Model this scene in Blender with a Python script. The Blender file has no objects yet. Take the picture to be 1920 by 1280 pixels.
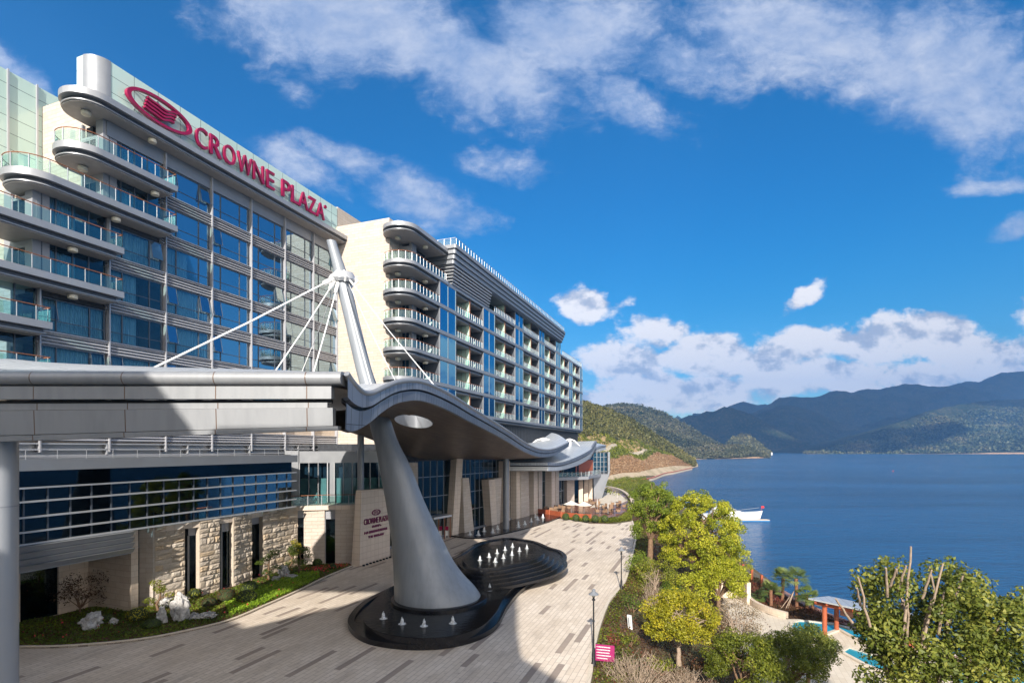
import bpy, bmesh, math, random
import numpy as np
from math import sin, cos, pi, radians, atan2, sqrt, exp, floor
from mathutils import Vector, noise as mnoise
random.seed(7)
SC = bpy.context.scene
COL = SC.collection

# ---------------- camera, sky, sun, exposure ----------------
EYE = 11.5            # camera height above the forecourt paving
F = 1005.0            # focal length in photo pixels (1920 wide)
cam_d = bpy.data.cameras.new('camera'); cam = bpy.data.objects.new('camera', cam_d); COL.objects.link(cam)
cam.location = (0, 0, EYE); cam.rotation_euler = (pi/2, 0, 0)
cam_d.sensor_width = 36; cam_d.lens = 36*F/1920; cam_d.shift_y = 200/1920
cam_d.clip_start = 0.1; cam_d.clip_end = 30000
SC.camera = cam
SC.view_settings.view_transform = 'Standard'; SC.view_settings.look = 'None'
SC.view_settings.exposure = 0.9; SC.view_settings.gamma = 1.0
SC.render.engine = 'CYCLES'
SC.cycles.max_bounces = 7; SC.cycles.diffuse_bounces = 2; SC.cycles.glossy_bounces = 3
SC.cycles.transmission_bounces = 4; SC.cycles.transparent_max_bounces = 14; SC.cycles.volume_bounces = 0
SC.cycles.use_denoising = True
try: SC.cycles.denoiser = 'OPENIMAGEDENOISE'
except Exception: pass
SC.cycles.sample_clamp_indirect = 6.0
SC.cycles.caustics_reflective = False; SC.cycles.caustics_refractive = False

SUN_EL = radians(27.0); SUN_AZ = radians(187.4)     # azimuth clockwise from +Y
sun_dir = Vector((sin(SUN_AZ)*cos(SUN_EL), cos(SUN_AZ)*cos(SUN_EL), sin(SUN_EL)))
sd = bpy.data.lights.new('sun', 'SUN'); so = bpy.data.objects.new('sun', sd); COL.objects.link(so)
sd.energy = 4.5; sd.angle = radians(0.55); sd.color = (1.0, 0.93, 0.83)
so.rotation_euler = sun_dir.to_track_quat('Z', 'Y').to_euler(); so.location = (0, -50, 80)

# ---------------- node helpers ----------------
class NT:
    def __init__(s, nt): s.nt = nt; s.n = nt.nodes; s.l = nt.links
    def add(s, typ, ins=None, **props):
        n = s.n.new(typ)
        for k, v in props.items(): setattr(n, k, v)
        for k, v in (ins or {}).items(): s.set(n.inputs[k], v)
        return n
    def set(s, inp, v):
        if isinstance(v, bpy.types.NodeSocket): s.l.new(v, inp)
        elif isinstance(v, tuple) and len(v) == 3 and inp.type == 'RGBA': inp.default_value = (*v, 1)
        else: inp.default_value = v
    def m(s, op, a, b=0.0, c=None, clamp=False):
        n = s.add('ShaderNodeMath', operation=op, use_clamp=clamp); s.set(n.inputs[0], a); s.set(n.inputs[1], b)
        if c is not None: s.set(n.inputs[2], c)
        return n.outputs[0]
    def vm(s, op, a, b=(0, 0, 0)):
        n = s.add('ShaderNodeVectorMath', operation=op); s.set(n.inputs[0], a); s.set(n.inputs[1], b); return n.outputs[0]
    def mix(s, f, a, b, blend='MIX'):
        n = s.add('ShaderNodeMix', data_type='RGBA', blend_type=blend, clamp_factor=True)
        s.set(n.inputs[0], f); s.set(n.inputs[6], a); s.set(n.inputs[7], b); return n.outputs[2]
    def noise(s, vec, scale, detail=4, rough=0.55, dist=0.0, col=False):
        n = s.add('ShaderNodeTexNoise', {'Scale': scale, 'Detail': detail, 'Roughness': rough, 'Distortion': dist})
        if vec is not None: s.l.new(vec, n.inputs['Vector'])
        return n.outputs[1 if col else 0]
    def rng(s, v, a, b, c=0.0, d=1.0, typ='SMOOTHSTEP'):
        n = s.add('ShaderNodeMapRange', interpolation_type=typ)
        for i, x in enumerate((v, a, b, c, d)): s.set(n.inputs[i], x)
        return n.outputs[0]
    def ramp(s, f, stops):
        n = s.add('ShaderNodeValToRGB'); s.set(n.inputs[0], f); cr = n.color_ramp
        while len(cr.elements) < len(stops): cr.elements.new(0.5)
        for e, (p, c) in zip(cr.elements, stops): e.position = p; e.color = (*c, 1)
        return n.outputs[0]
    def xyz(s, v):
        n = s.add('ShaderNodeSeparateXYZ'); s.l.new(v, n.inputs[0]); return n.outputs
    def comb(s, x, y, z=0.0):
        n = s.add('ShaderNodeCombineXYZ'); s.set(n.inputs[0], x); s.set(n.inputs[1], y); s.set(n.inputs[2], z); return n.outputs[0]
    def bump(s, h, strength=0.5, dist=0.05):
        return s.add('ShaderNodeBump', {'Height': h, 'Strength': strength, 'Distance': dist}).outputs[0]

def material(name):
    m = bpy.data.materials.new(name); m.use_nodes = True
    t = NT(m.node_tree); b = t.n['Principled BSDF']
    return m, t, b
def objc(t): return t.add('ShaderNodeTexCoord').outputs['Object']
def uvc(t): return t.add('ShaderNodeTexCoord').outputs['UV']
def geo(t): return t.add('ShaderNodeNewGeometry').outputs['Position']

# ---------------- sky with clouds ----------------
w = bpy.data.worlds.new('World'); SC.world = w; w.use_nodes = True
W = NT(w.node_tree); bg = W.n['Background']
sky = W.add('ShaderNodeTexSky', sky_type='NISHITA', sun_disc=False)
sky.sun_elevation = SUN_EL; sky.sun_rotation = SUN_AZ; sky.altitude = 300; sky.air_density = 1.0; sky.dust_density = 0.1; sky.ozone_density = 2.0
SKY_K = 0.072
hsv = W.add('ShaderNodeHueSaturation', {'Hue': 0.49, 'Saturation': 1.5, 'Value': 1.0, 'Color': sky.outputs[0]})
dirv = W.add('ShaderNodeTexCoord').outputs['Generated']
nrm = W.vm('NORMALIZE', dirv)
dx, dy, dz = W.xyz(nrm)
ysafe = W.m('MAXIMUM', dy, 0.12)
ga = W.m('DIVIDE', dx, ysafe); gb = W.m('DIVIDE', dz, ysafe)     # tangent-plane coordinates about +Y
ab = W.comb(ga, gb, 0.0)
front = W.rng(dy, 0.12, 0.25)
wob = W.noise(ab, 3.0, 5, 0.6, col=True)
wob = W.vm('SUBTRACT', wob, (.5, .5, .5)); wob = W.vm('MULTIPLY', wob, (.16, .12, 0)); abw = W.vm('ADD', ab, wob)
def blob(px, py, rx, ry, rot=0.0, soft=1.0, src=None):
    mp = W.add('ShaderNodeMapping', vector_type='TEXTURE', ins={'Vector': src or abw, 'Location': ((px-960)/F, (840-py)/F, 0), 'Rotation': (0, 0, radians(rot)), 'Scale': (rx/F, ry/F, 1)})
    ln = W.add('ShaderNodeVectorMath', {0: mp.outputs[0]}, operation='LENGTH').outputs['Value']
    return W.rng(ln, 0.0, 1.6, soft, 0.0)
def union(lst):
    r = lst[0]
    for x in lst[1:]: r = W.m('MAXIMUM', r, x)
    return r
zs = W.m('ADD', W.m('MAXIMUM', dz, 0.0), 0.12)
plan = W.comb(W.m('DIVIDE', dx, zs), W.m('DIVIDE', dy, zs), 0.0)
n1 = W.noise(plan, 2.6, 10, 0.64, 0.25)
n1b = W.noise(W.vm('MULTIPLY', ab, (1, 1.6, 1)), 4.2, 9, 0.62, 0.3)
n2 = W.noise(W.vm('MULTIPLY', ab, (1, 1.5, 1)), 8.5, 12, 0.64, 0.05)
n2s = W.noise(W.vm('ADD', W.vm('MULTIPLY', ab, (1, 1.5, 1)), (0.008, -0.035, 0)), 8.5, 5, 0.55, 0.05)
high = union([blob(640, 30, 330, 150, -8), blob(860, 120, 330, 110, -22), blob(1060, 60, 260, 130), blob(1150, 180, 170, 80, -30, .8),
              blob(1500, 50, 420, 130, -5, .9), blob(1780, 140, 330, 190, -25, 1.0), blob(1290, 110, 200, 80, 0, .85),
              blob(1900, 270, 150, 60, -15, .75), blob(1890, 345, 150, 24, 10, .75), blob(1900, 440, 70, 36, 20, .9),
              blob(790, 380, 200, 70, -22, .85), blob(650, 300, 130, 45, -25, .75), blob(950, 310, 150, 50, -10, .7), blob(560, 330, 140, 55, -30, .75),
              blob(30, 140, 150, 60, -35, 1.0), blob(540, 150, 120, 60, -30, .6), blob(-150, 40, 200, 120, 0, .8), blob(2150, 100, 300, 260, 0, .9), blob(400, 20, 120, 60, 0, .55)])
backc = W.m('MULTIPLY', W.m('SUBTRACT', 1.0, front), 0.5)
cov = W.m('MAXIMUM', W.m('MULTIPLY', high, front), backc)
n1c = W.noise(W.vm('MULTIPLY', abw, (1, 1.5, 1)), 17.0, 8, 0.68, 0.2)
nh = W.m('ADD', W.m('ADD', W.m('MULTIPLY', n1, 0.36), W.m('MULTIPLY', n1b, 0.40)), W.m('MULTIPLY', n1c, 0.24))
nhs = W.m('MULTIPLY', W.m('SUBTRACT', nh, 0.5), 3.3)
hd = W.rng(W.m('ADD', W.m('SUBTRACT', W.m('MULTIPLY', cov, 1.30), 0.50), nhs), -0.03, 0.72)
hd = W.m('MULTIPLY', hd, W.rng(cov, 0.0, 0.3))
cum = union([blob(1085, 572, 66, 46, 0, .95), blob(1180, 575, 80, 26, 10, .6), blob(1500, 556, 90, 26, 35, .8),
             blob(1240, 615, 90, 50, 0, .9), blob(1160, 665, 130, 60, 15, .95), blob(1330, 665, 170, 60, -5, 1.0), blob(1480, 665, 180, 55, 10, 1.0),
             blob(1640, 635, 170, 66, 8, 1.0), blob(1740, 615, 130, 60, 15, 1.0), blob(1820, 650, 170, 60, 0, 1.0), blob(1260, 730, 260, 60, 0, 1.05),
             blob(1520, 715, 240, 55, 0, 1.0), blob(1780, 690, 280, 50, 8, .95), blob(1900, 640, 140, 45, 20, .85), blob(1120, 760, 180, 50, 0, 1.0),
             blob(2100, 620, 260, 120, 0, .95), blob(700, 770, 900, 70, 0, .8)])
cum = W.m('MULTIPLY', cum, front)
n2n = W.m('MULTIPLY', W.m('SUBTRACT', n2, 0.5), 1.9)
cd = W.rng(W.m('ADD', W.m('SUBTRACT', W.m('MULTIPLY', cum, 1.2), 0.58), n2n), -0.02, 0.32)
# sunward sides bright, undersides shaded
shade = W.rng(W.m('SUBTRACT', n2, n2s), -0.14, 0.02)
cumcol = W.mix(shade, (0.34, 0.37, 0.44), (0.74, 0.71, 0.69))
hcol = W.mix(W.rng(nh, 0.42, 0.66), (0.20, 0.27, 0.42), (0.46, 0.48, 0.54))
skyt = W.mix(W.rng(dz, 0.02, 0.42), (0.62, 0.92, 1.02), (0.13, 0.90, 1.12))
skyc = W.vm('MULTIPLY', W.vm('SCALE', hsv.outputs[0]), skyt)
skyc.node.inputs[0].links[0].from_node.inputs['Scale'].default_value = SKY_K
c1 = W.mix(W.m('MULTIPLY', hd, 0.80), skyc, hcol)
c2 = W.mix(W.m('MULTIPLY', cd, 0.95), c1, cumcol)
# added bright cloud in the unseen sky behind the camera, to fill the shade
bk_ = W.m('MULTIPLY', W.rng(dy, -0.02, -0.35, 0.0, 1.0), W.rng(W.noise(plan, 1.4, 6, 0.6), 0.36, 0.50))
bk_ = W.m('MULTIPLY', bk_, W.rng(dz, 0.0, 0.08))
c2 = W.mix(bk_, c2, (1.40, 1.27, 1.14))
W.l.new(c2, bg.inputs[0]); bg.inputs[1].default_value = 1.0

# ---------------- frame of the hotel: s along its front, t back into it ----------------
YAW = radians(20.2); US, UC = sin(YAW), cos(YAW)
def L(s, t, z=0.0): return (US*s - UC*t, UC*s + US*t, z)
def L2(s, t): return (US*s - UC*t, UC*s + US*t)
def P(px, py, Y):                       # world point seen at a photo pixel, at distance Y
    return ((px-960)/F*Y, Y, EYE + (840-py)/F*Y)
def G(px, py, z=0.0):                   # point of the level plane z seen at a photo pixel
    Y = (EYE - z)*F/(py-840); return ((px-960)/F*Y, Y)
def XY(px, Y): return ((px-960)/F*Y, Y)

# ---------------- mesh builder ----------------
class MB:
    def __init__(s): s.v = []; s.f = []; s.mi = []; s.cur = 0
    def add(s, vs, fs):
        b = len(s.v); s.v.extend([tuple(p) for p in vs]); s.f.extend([tuple(b+i for i in f) for f in fs]); s.mi.extend([s.cur]*len(fs)); return s
    def hexa(s, b4, t4):
        return s.add(list(b4)+list(t4), [(3, 2, 1, 0), (4, 5, 6, 7), (0, 1, 5, 4), (1, 2, 6, 5), (2, 3, 7, 6), (3, 0, 4, 7)])
    def box(s, x0, x1, y0, y1, z0, z1):
        return s.hexa([(x0, y0, z0), (x1, y0, z0), (x1, y1, z0), (x0, y1, z0)], [(x0, y0, z1), (x1, y0, z1), (x1, y1, z1), (x0, y1, z1)])
    def boxL(s, s0, s1, t0, t1, z0, z1):
        c = [(s0, t0), (s1, t0), (s1, t1), (s0, t1)]
        return s.hexa([L(a, b, z0) for a, b in c], [L(a, b, z1) for a, b in c])
    def wall(s, a, b, th, z0, z1):      # slab from plan point a to b, thickness th to the left of a->b
        d = Vector((b[0]-a[0], b[1]-a[1])).normalized(); n = (-d.y*th, d.x*th)
        c = [a, b, (b[0]+n[0], b[1]+n[1]), (a[0]+n[0], a[1]+n[1])]
        if th < 0: c = [c[3], c[2], c[1], c[0]]
        return s.hexa([(x, y, z0) for x, y in c], [(x, y, z1) for x, y in c])
    def prism(s, poly, z0, z1, top=True, bot=True):
        n = len(poly); vs = [(x, y, z0) for x, y in poly]+[(x, y, z1) for x, y in poly]
        fs = [(i, (i+1) % n, n+(i+1) % n, n+i) for i in range(n)]
        if top: fs.append(tuple(range(n, 2*n)))
        if bot: fs.append(tuple(range(n-1, -1, -1)))
        return s.add(vs, fs)
    def sheet(s, poly, z): return s.add([(x, y, z) for x, y in poly], [tuple(range(len(poly)))])
    def tube(s, pts, r, n=6, cap=True):
        pts = [Vector(p) for p in pts]; m = len(pts)
        rs = r if isinstance(r, (list, tuple)) else [r]*m
        vs = []; up = None
        for i, p in enumerate(pts):
            d = (pts[min(i+1, m-1)]-pts[max(i-1, 0)]).normalized()
            if up is None: up = Vector((0, 0, 1)) if abs(d.z) < 0.9 else Vector((1, 0, 0))
            a = d.cross(up)
            if a.length < 1e-4: a = d.orthogonal()
            a.normalize(); b = d.cross(a).normalized(); up = -b if False else up
            for k in range(n):
                q = 2*pi*k/n; vs.append(tuple(p + (a*cos(q)+b*sin(q))*rs[i]))
        fs = [(i*n+k, i*n+(k+1) % n, (i+1)*n+(k+1) % n, (i+1)*n+k) for i in range(m-1) for k in range(n)]
        if cap: fs += [tuple(range(n-1, -1, -1)), tuple(range((m-1)*n, m*n))]
        return s.add(vs, fs)
    def lathe(s, c, prof, n=16, cap=True):
        m = len(prof); vs = [(c[0]+r*cos(2*pi*k/n), c[1]+r*sin(2*pi*k/n), c[2]+z) for r, z in prof for k in range(n)]
        fs = [(i*n+k, i*n+(k+1) % n, (i+1)*n+(k+1) % n, (i+1)*n+k) for i in range(m-1) for k in range(n)]
        if cap: fs += [tuple(range(n-1, -1, -1)), tuple(range((m-1)*n, m*n))]
        return s.add(vs, fs)
    def grid(s, rows, close=False):
        m = len(rows); n = len(rows[0]); vs = [p for r in rows for p in r]
        kk = n if close else n-1
        return s.add(vs, [(i*n+k, i*n+(k+1) % n, (i+1)*n+(k+1) % n, (i+1)*n+k) for i in range(m-1) for k in range(kk)])
    def build(s, name, mat, parent=None, smooth=None, uv=False, kind=None):
        me = bpy.data.meshes.new(name)
        org = wloc(parent) if parent else Vector((0, 0, 0))
        V = np.array(s.v, dtype=np.float64).reshape(-1, 3)
        Vl = V - np.array(org)
        me.from_pydata(Vl.tolist(), [], s.f)
        for mm in (mat if isinstance(mat, (list, tuple)) else [mat]): me.materials.append(mm)
        if isinstance(mat, (list, tuple)): me.polygons.foreach_set('material_index', s.mi)
        if uv:
            lay = me.uv_layers.new(name='UVMap'); buf = np.zeros((len(me.loops), 2))
            for p in me.polygons:
                n = p.normal
                if abs(n.z) > 0.75:
                    for li in p.loop_indices:
                        q = V[me.loops[li].vertex_index]; buf[li] = (US*q[0]+UC*q[1], -UC*q[0]+US*q[1])
                else:
                    h = Vector((-n.y, n.x)).normalized()
                    for li in p.loop_indices:
                        q = V[me.loops[li].vertex_index]; buf[li] = (h.x*q[0]+h.y*q[1], q[2])
            lay.data.foreach_set('uv', buf.ravel())
        if smooth is not None:
            me.polygons.foreach_set('use_smooth', [True]*len(me.polygons))
            if smooth < 180: me.set_sharp_from_angle(angle=radians(smooth))
        me.update()
        o = bpy.data.objects.new(name, me); COL.objects.link(o)
        if parent: o.parent = parent
        if kind: o['kind'] = kind
        return o
def wloc(o):
    v = Vector((0, 0, 0))
    while o is not None: v += o.location; o = o.parent
    return v
def tag(o, label=None, cat=None, group=None, kind=None):
    if label: o['label'] = label
    if cat: o['category'] = cat
    if group: o['group'] = group
    if kind: o['kind'] = kind
    return o
def thing(name, label, cat, loc, group=None):
    o = bpy.data.objects.new(name, None); COL.objects.link(o); o.location = loc
    o.empty_display_size = 0.2
    return tag(o, label, cat, group)
def copy_tree(o, parent=None, loc=None, rot=None, scale=None, label=None):
    c = o.copy(); COL.objects.link(c)
    if parent: c.parent = parent
    if loc is not None: c.location = loc
    if rot is not None: c.rotation_euler = (0, 0, rot)
    if scale is not None: c.scale = scale if isinstance(scale, tuple) else (scale,)*3
    if label: c['label'] = label
    for ch in KIDS(o): copy_tree(ch, c)
    return c
def KIDS(o): return [x for x in list(o.children)]
def cr(pts, n=8, closed=False):         # Catmull-Rom through points of any dimension
    pts = [np.array(p, float) for p in pts]; out = []; m = len(pts)
    for i in range(m if closed else m-1):
        g = (lambda k: pts[k % m]) if closed else (lambda k: pts[max(0, min(m-1, k))])
        p0, p1, p2, p3 = g(i-1), g(i), g(i+1), g(i+2)
        for j in range(n):
            t = j/n
            out.append(tuple(0.5*((2*p1)+(-p0+p2)*t+(2*p0-5*p1+4*p2-p3)*t*t+(-p0+3*p1-3*p2+p3)*t**3)))
    if not closed: out.append(tuple(pts[-1]))
    return out
def offset(poly, d):                    # closed plan polygon moved inwards by d (counter-clockwise polygon)
    n = len(poly); out = []
    for i in range(n):
        a, b, c = Vector(poly[i-1][:2]), Vector(poly[i][:2]), Vector(poly[(i+1) % n][:2])
        e1 = (b-a).normalized(); e2 = (c-b).normalized()
        n1 = Vector((-e1.y, e1.x)); n2 = Vector((-e2.y, e2.x)); nn = (n1+n2)
        if nn.length < 1e-5: nn = n1
        nn.normalize(); k = max(0.4, nn.dot(n1)); out.append((b.x+nn.x*d/k, b.y+nn.y*d/k))
    return out
def ccw(poly):
    a = sum(poly[i][0]*poly[(i+1) % len(poly)][1]-poly[(i+1) % len(poly)][0]*poly[i][1] for i in range(len(poly)))
    return poly if a > 0 else poly[::-1]
def fbm(x, y, z=0.0, o=4): return mnoise.fractal(Vector((x, y, z)), 1.0, 2.0, o)
# ---------------- materials ----------------
def simple(name, col, rough=0.5, metal=0.0, vary=0.08, scale=2.0, bump=0.0, spec=0.5, bscale=None):
    m, t, b = material(name); c = objc(t)
    n = t.noise(c, scale, 5, 0.6)
    k = t.rng(n, 0.3, 0.7, 1-vary, 1+vary, 'LINEAR')
    sc = t.vm('SCALE', (col[0], col[1], col[2])); t.set(sc.node.inputs['Scale'], k)
    t.l.new(sc, b.inputs['Base Color'])
    b.inputs['Metallic'].default_value = metal; b.inputs['Specular IOR Level'].default_value = spec
    t.l.new(t.rng(t.noise(c, scale*2.3, 3, 0.5), 0.3, 0.7, rough*0.85, min(1, rough*1.15), 'LINEAR'), b.inputs['Roughness'])
    if bump: t.l.new(t.bump(t.noise(c, bscale or scale*6, 4, 0.6), bump, 0.02), b.inputs['Normal'])
    return m
M = {}
M['alu'] = simple('aluminium_panel', (0.32, 0.33, 0.35), 0.38, 0.35, 0.05, 0.8)
M['alu_light'] = simple('pale_aluminium', (0.50, 0.51, 0.53), 0.35, 0.3, 0.05, 0.8)
M['alu_dark'] = simple('dark_metal', (0.10, 0.11, 0.13), 0.45, 0.3, 0.08, 1.0)
M['alu_mid'] = simple('mid_grey_metal', (0.25, 0.265, 0.29), 0.42, 0.3, 0.06, 1.0)
M['frame'] = simple('window_frame_grey', (0.10, 0.115, 0.14), 0.4, 0.4, 0.05)
M['frame_light'] = simple('window_frame_pale', (0.40, 0.41, 0.44), 0.4, 0.3, 0.05)
m, t, b = material('pillar_paint_streaked'); c = objc(t)
s1_ = t.noise(t.vm('MULTIPLY', c, (1.6, 1.6, .10)), 1.5, 6, .65, .1); s2_ = t.noise(c, .5, 4, .6)
col = t.mix(t.rng(s1_, .35, .7, 0, .75), (0.25, 0.275, 0.31), (0.20, 0.22, 0.245)); col = t.mix(t.rng(s2_, .45, .7, 0, .35), col, (0.28, 0.295, 0.31))
z_ = t.xyz(c)[2]; jn = t.m('ABSOLUTE', t.m('SUBTRACT', t.m('FRACT', t.m('DIVIDE', z_, 2.9)), .5)); col = t.mix(t.rng(jn, .0, .006, .35, 0, 'LINEAR'), col, (0.2, 0.21, 0.23))
t.l.new(col, b.inputs['Base Color']); b.inputs['Metallic'].default_value = .1; t.l.new(t.rng(s1_, .3, .7, .34, .5), b.inputs['Roughness']); M['mast'] = m
M['white_paint'] = simple('white_paint', (0.78, 0.78, 0.77), 0.4, 0.0, 0.04)
M['pillar'] = simple('pillar_paint', (0.33, 0.35, 0.38), 0.36, 0.15, 0.05, 0.35)
M['soffit_grey'] = simple('balcony_soffit', (0.36, 0.34, 0.33), 0.55, 0.1, 0.08)
M['render_grey'] = simple('grey_cladding', (0.30, 0.305, 0.33), 0.5, 0.1, 0.05, 0.6)
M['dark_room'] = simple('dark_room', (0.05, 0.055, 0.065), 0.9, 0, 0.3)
M['magenta'] = simple('magenta_enamel', (0.30, 0.006, 0.06), 0.35, 0.0, 0.08)
M['maroon'] = simple('maroon_enamel', (0.16, 0.01, 0.06), 0.4, 0.0, 0.08)
M['wood_rail'] = simple('wood_handrail', (0.28, 0.11, 0.05), 0.5, 0, 0.2, 5)
M['orange_wood'] = simple('orange_stained_wood', (0.34, 0.085, 0.035), 0.5, 0, 0.2, 3)
M['cream_lamp'] = simple('cream_lamp_glass', (0.72, 0.66, 0.52), 0.4, 0, 0.05)
M['black_stone'] = simple('black_granite', (0.012, 0.012, 0.014), 0.16, 0, 0.4, 6, 0.25, bscale=14)
M['canvas'] = simple('white_canvas', (0.75, 0.72, 0.66), 0.8, 0, 0.06)
M['white_plastic'] = simple('white_plastic', (0.78, 0.78, 0.76), 0.45, 0, 0.04)
m, t, b = material('water_spray'); t.l.new(t.rng(t.noise(objc(t), 22, 3), .38, .6, .15, .95), b.inputs['Alpha']); b.inputs['Base Color'].default_value = (.85, .88, .9, 1); b.inputs['Roughness'].default_value = .4; M['spray'] = m
M['foam'] = simple('foaming_water', (0.85, 0.88, 0.9), 0.5, 0, 0.08, 20, 0.8, bscale=40)
M['green_panel'] = simple('pale_green_partition', (0.45, 0.62, 0.52), 0.35, 0, 0.05)
M['wicker'] = simple('wicker', (0.24, 0.15, 0.09), 0.8, 0, 0.3, 20)
M['black_metal'] = simple('black_metal', (0.02, 0.021, 0.024), 0.45, 0.3, 0.15)
M['bark'] = simple('bark', (0.19, 0.12, 0.075), 0.9, 0, 0.35, 7, 0.8, 0.2, 18)
M['pale_bark'] = simple('pale_bark', (0.34, 0.26, 0.195), 0.9, 0, 0.25, 7, 0.6, 0.2, 18)
M['palm_bark'] = simple('palm_bark', (0.20, 0.10, 0.06), 0.95, 0, 0.4, 12, 0.9, 0.2, 22)
M['grey_rock'] = simple('grey_limestone', (0.42, 0.41, 0.40), 0.85, 0, 0.45, 4, 1.0, 0.2, 7)
M['_'] = None; del M['_']
M['soil'] = simple('reddish_soil', (0.12, 0.055, 0.04), 0.95, 0, 0.5, 1.2, 0.8, 0.1, 8)

def glass_mat(name, tint, mixr=0.42, gcol=(0.8, 0.9, 1.0), rough=0.02, wob=0.15):
    m, t, b = material(name); t.n.remove(b); out = t.n['Material Output']
    c = objc(t)
    tr = t.add('ShaderNodeBsdfTransparent', {'Color': tint})
    nz = t.bump(t.noise(c, 0.35, 2, 0.5), wob, 0.06)
    gl = t.add('ShaderNodeBsdfGlossy', {'Color': gcol, 'Roughness': rough, 'Normal': nz})
    fr = t.add('ShaderNodeFresnel', {'IOR': 1.5}).outputs[0]
    fac = t.m('ADD', t.m('MULTIPLY', fr, 1.0), mixr, clamp=True)
    mx = t.add('ShaderNodeMixShader', {0: fac, 1: tr.outputs[0], 2: gl.outputs[0]})
    t.l.new(mx.outputs[0], out.inputs[0]); return m
M['glass'] = glass_mat('window_glass', (0.36, 0.60, 0.74), 0.06, (0.32, 0.43, 0.50))
M['glass_blue'] = glass_mat('blue_window_glass', (0.05, 0.20, 0.34), 0.34, (0.15, 0.38, 0.52))
M['glass_navy'] = glass_mat('navy_window_glass', (0.14, 0.28, 0.38), 0.06, (0.22, 0.28, 0.32))
M['glass_dark'] = glass_mat('dark_window_glass', (0.20, 0.30, 0.32), 0.06, (0.34, 0.44, 0.50))
M['glass_rail'] = glass_mat('railing_glass', (0.60, 0.84, 0.78), 0.12, (0.7, 0.9, 0.88), wob=0.0)
m, t, b = material('curtain_fabric'); c = objc(t)
sx = t.xyz(c)
wv = t.m('SINE', t.m('MULTIPLY', t.m('ADD', t.m('MULTIPLY', sx[0], US), t.m('MULTIPLY', sx[1], UC)), 42.0))
t.l.new(t.mix(t.rng(t.noise(c, 0.7, 3), 0.35, 0.65), (0.55, 0.60, 0.62), (0.72, 0.76, 0.76)), b.inputs['Base Color'])
b.inputs['Roughness'].default_value = 0.9; t.l.new(t.bump(wv, 0.9, 0.04), b.inputs['Normal']); M['curtain'] = m
M['drape'] = simple('brown_drape', (0.32, 0.25, 0.19), 0.9, 0, 0.15)
M['lit_blind'] = simple('ivory_blind', (0.62, 0.60, 0.42), 0.9, 0, 0.1)

# pale green back-painted glass cladding with panel joints
m, t, b = material('green_glass_cladding'); u = uvc(t)
bk = t.add('ShaderNodeTexBrick', {'Vector': u, 'Color1': (0.47, 0.63, 0.57), 'Color2': (0.53, 0.68, 0.62), 'Mortar': (0.10, 0.13, 0.13), 'Scale': 1.0, 'Mortar Size': 0.022, 'Mortar Smooth': 0.1, 'Bias': 0.0, 'Brick Width': 2.15, 'Row Height': 1.37}, offset=0.0)
t.l.new(bk.outputs[0], b.inputs['Base Color']); b.inputs['Roughness'].default_value = 0.12; b.inputs['Coat Weight'].default_value = 0.3
t.l.new(t.bump(t.m('SUBTRACT', 1.0, bk.outputs[1]), 0.4, 0.02), b.inputs['Normal']); M['green_clad'] = m

def ashlar(name, c1, c2, mortar, bw, rh, rough_amt=0.25, msize=0.012, off=0.5, nvary=0.25):
    m, t, b = material(name); u = uvc(t)
    uj = t.vm('ADD', u, t.vm('SCALE', t.noise(u, 0.9, 2, 0.5, col=True)))
    uj.node.inputs[1].links[0].from_node.inputs['Scale'].default_value = 0.03
    bk = t.add('ShaderNodeTexBrick', {'Vector': uj, 'Color1': c1, 'Color2': c2, 'Mortar': mortar, 'Scale': 1.0, 'Mortar Size': msize, 'Mortar Smooth': 0.2, 'Bias': 0.0, 'Brick Width': bw, 'Row Height': rh}, offset=off)
    n = t.noise(u, 2.2, 6, 0.65); n3 = t.noise(t.vm('MULTIPLY', u, (0.5, 3.0, 1.0)), 1.6, 5, 0.6)
    col = t.mix(t.rng(n, 0.35, 0.75, 0, nvary), bk.outputs[0], (0.50, 0.36, 0.22))
    col = t.mix(t.rng(n3, 0.5, 0.72, 0, nvary*0.9), col, (0.62, 0.57, 0.50))
    t.l.new(col, b.inputs['Base Color']); b.inputs['Roughness'].default_value = 0.82; b.inputs['Specular IOR Level'].default_value = 0.25
    h = t.m('ADD', t.m('MULTIPLY', bk.outputs[1], -0.6), t.m('MULTIPLY', t.noise(u, 5.0, 6, 0.6), 1.0))
    t.l.new(t.bump(h, rough_amt, 0.08), b.inputs['Normal']); return m
M['cream_stone'] = ashlar('cream_split_stone', (0.50, 0.435, 0.375), (0.57, 0.51, 0.455), (0.36, 0.29, 0.23), 1.15, 0.36, 0.55, 0.012)
M['smooth_stone'] = ashlar('smooth_cream_stone', (0.60, 0.49, 0.39), (0.67, 0.57, 0.47), (0.42, 0.32, 0.24), 0.95, 0.42, 0.2, 0.012)
M['tile_stone'] = ashlar('beige_stone_tile', (0.64, 0.54, 0.45), (0.68, 0.58, 0.49), (0.34, 0.25, 0.19), 0.62, 0.6, 0.08, 0.01, 0.0, 0.08)
M['rubble'] = simple('rough_hewn_stone', (0.50, 0.42, 0.33), 0.9, 0, 0.22, 2.6, 1.0, 0.2, 5)
m, t, b = material('rough_hewn_blocks')
oi = t.add('ShaderNodeAttribute', attribute_name='tone').outputs['Fac']; c = objc(t)
col = t.ramp(oi, [(0.0, (0.44, 0.36, 0.27)), (0.35, (0.50, 0.42, 0.33)), (0.7, (0.55, 0.48, 0.40)), (1.0, (0.54, 0.41, 0.27))])
col = t.mix(t.rng(t.noise(c, 3, 6, .65), .4, .7, 0, .45), col, (0.40, 0.34, 0.28)); t.l.new(col, b.inputs['Base Color'])
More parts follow.
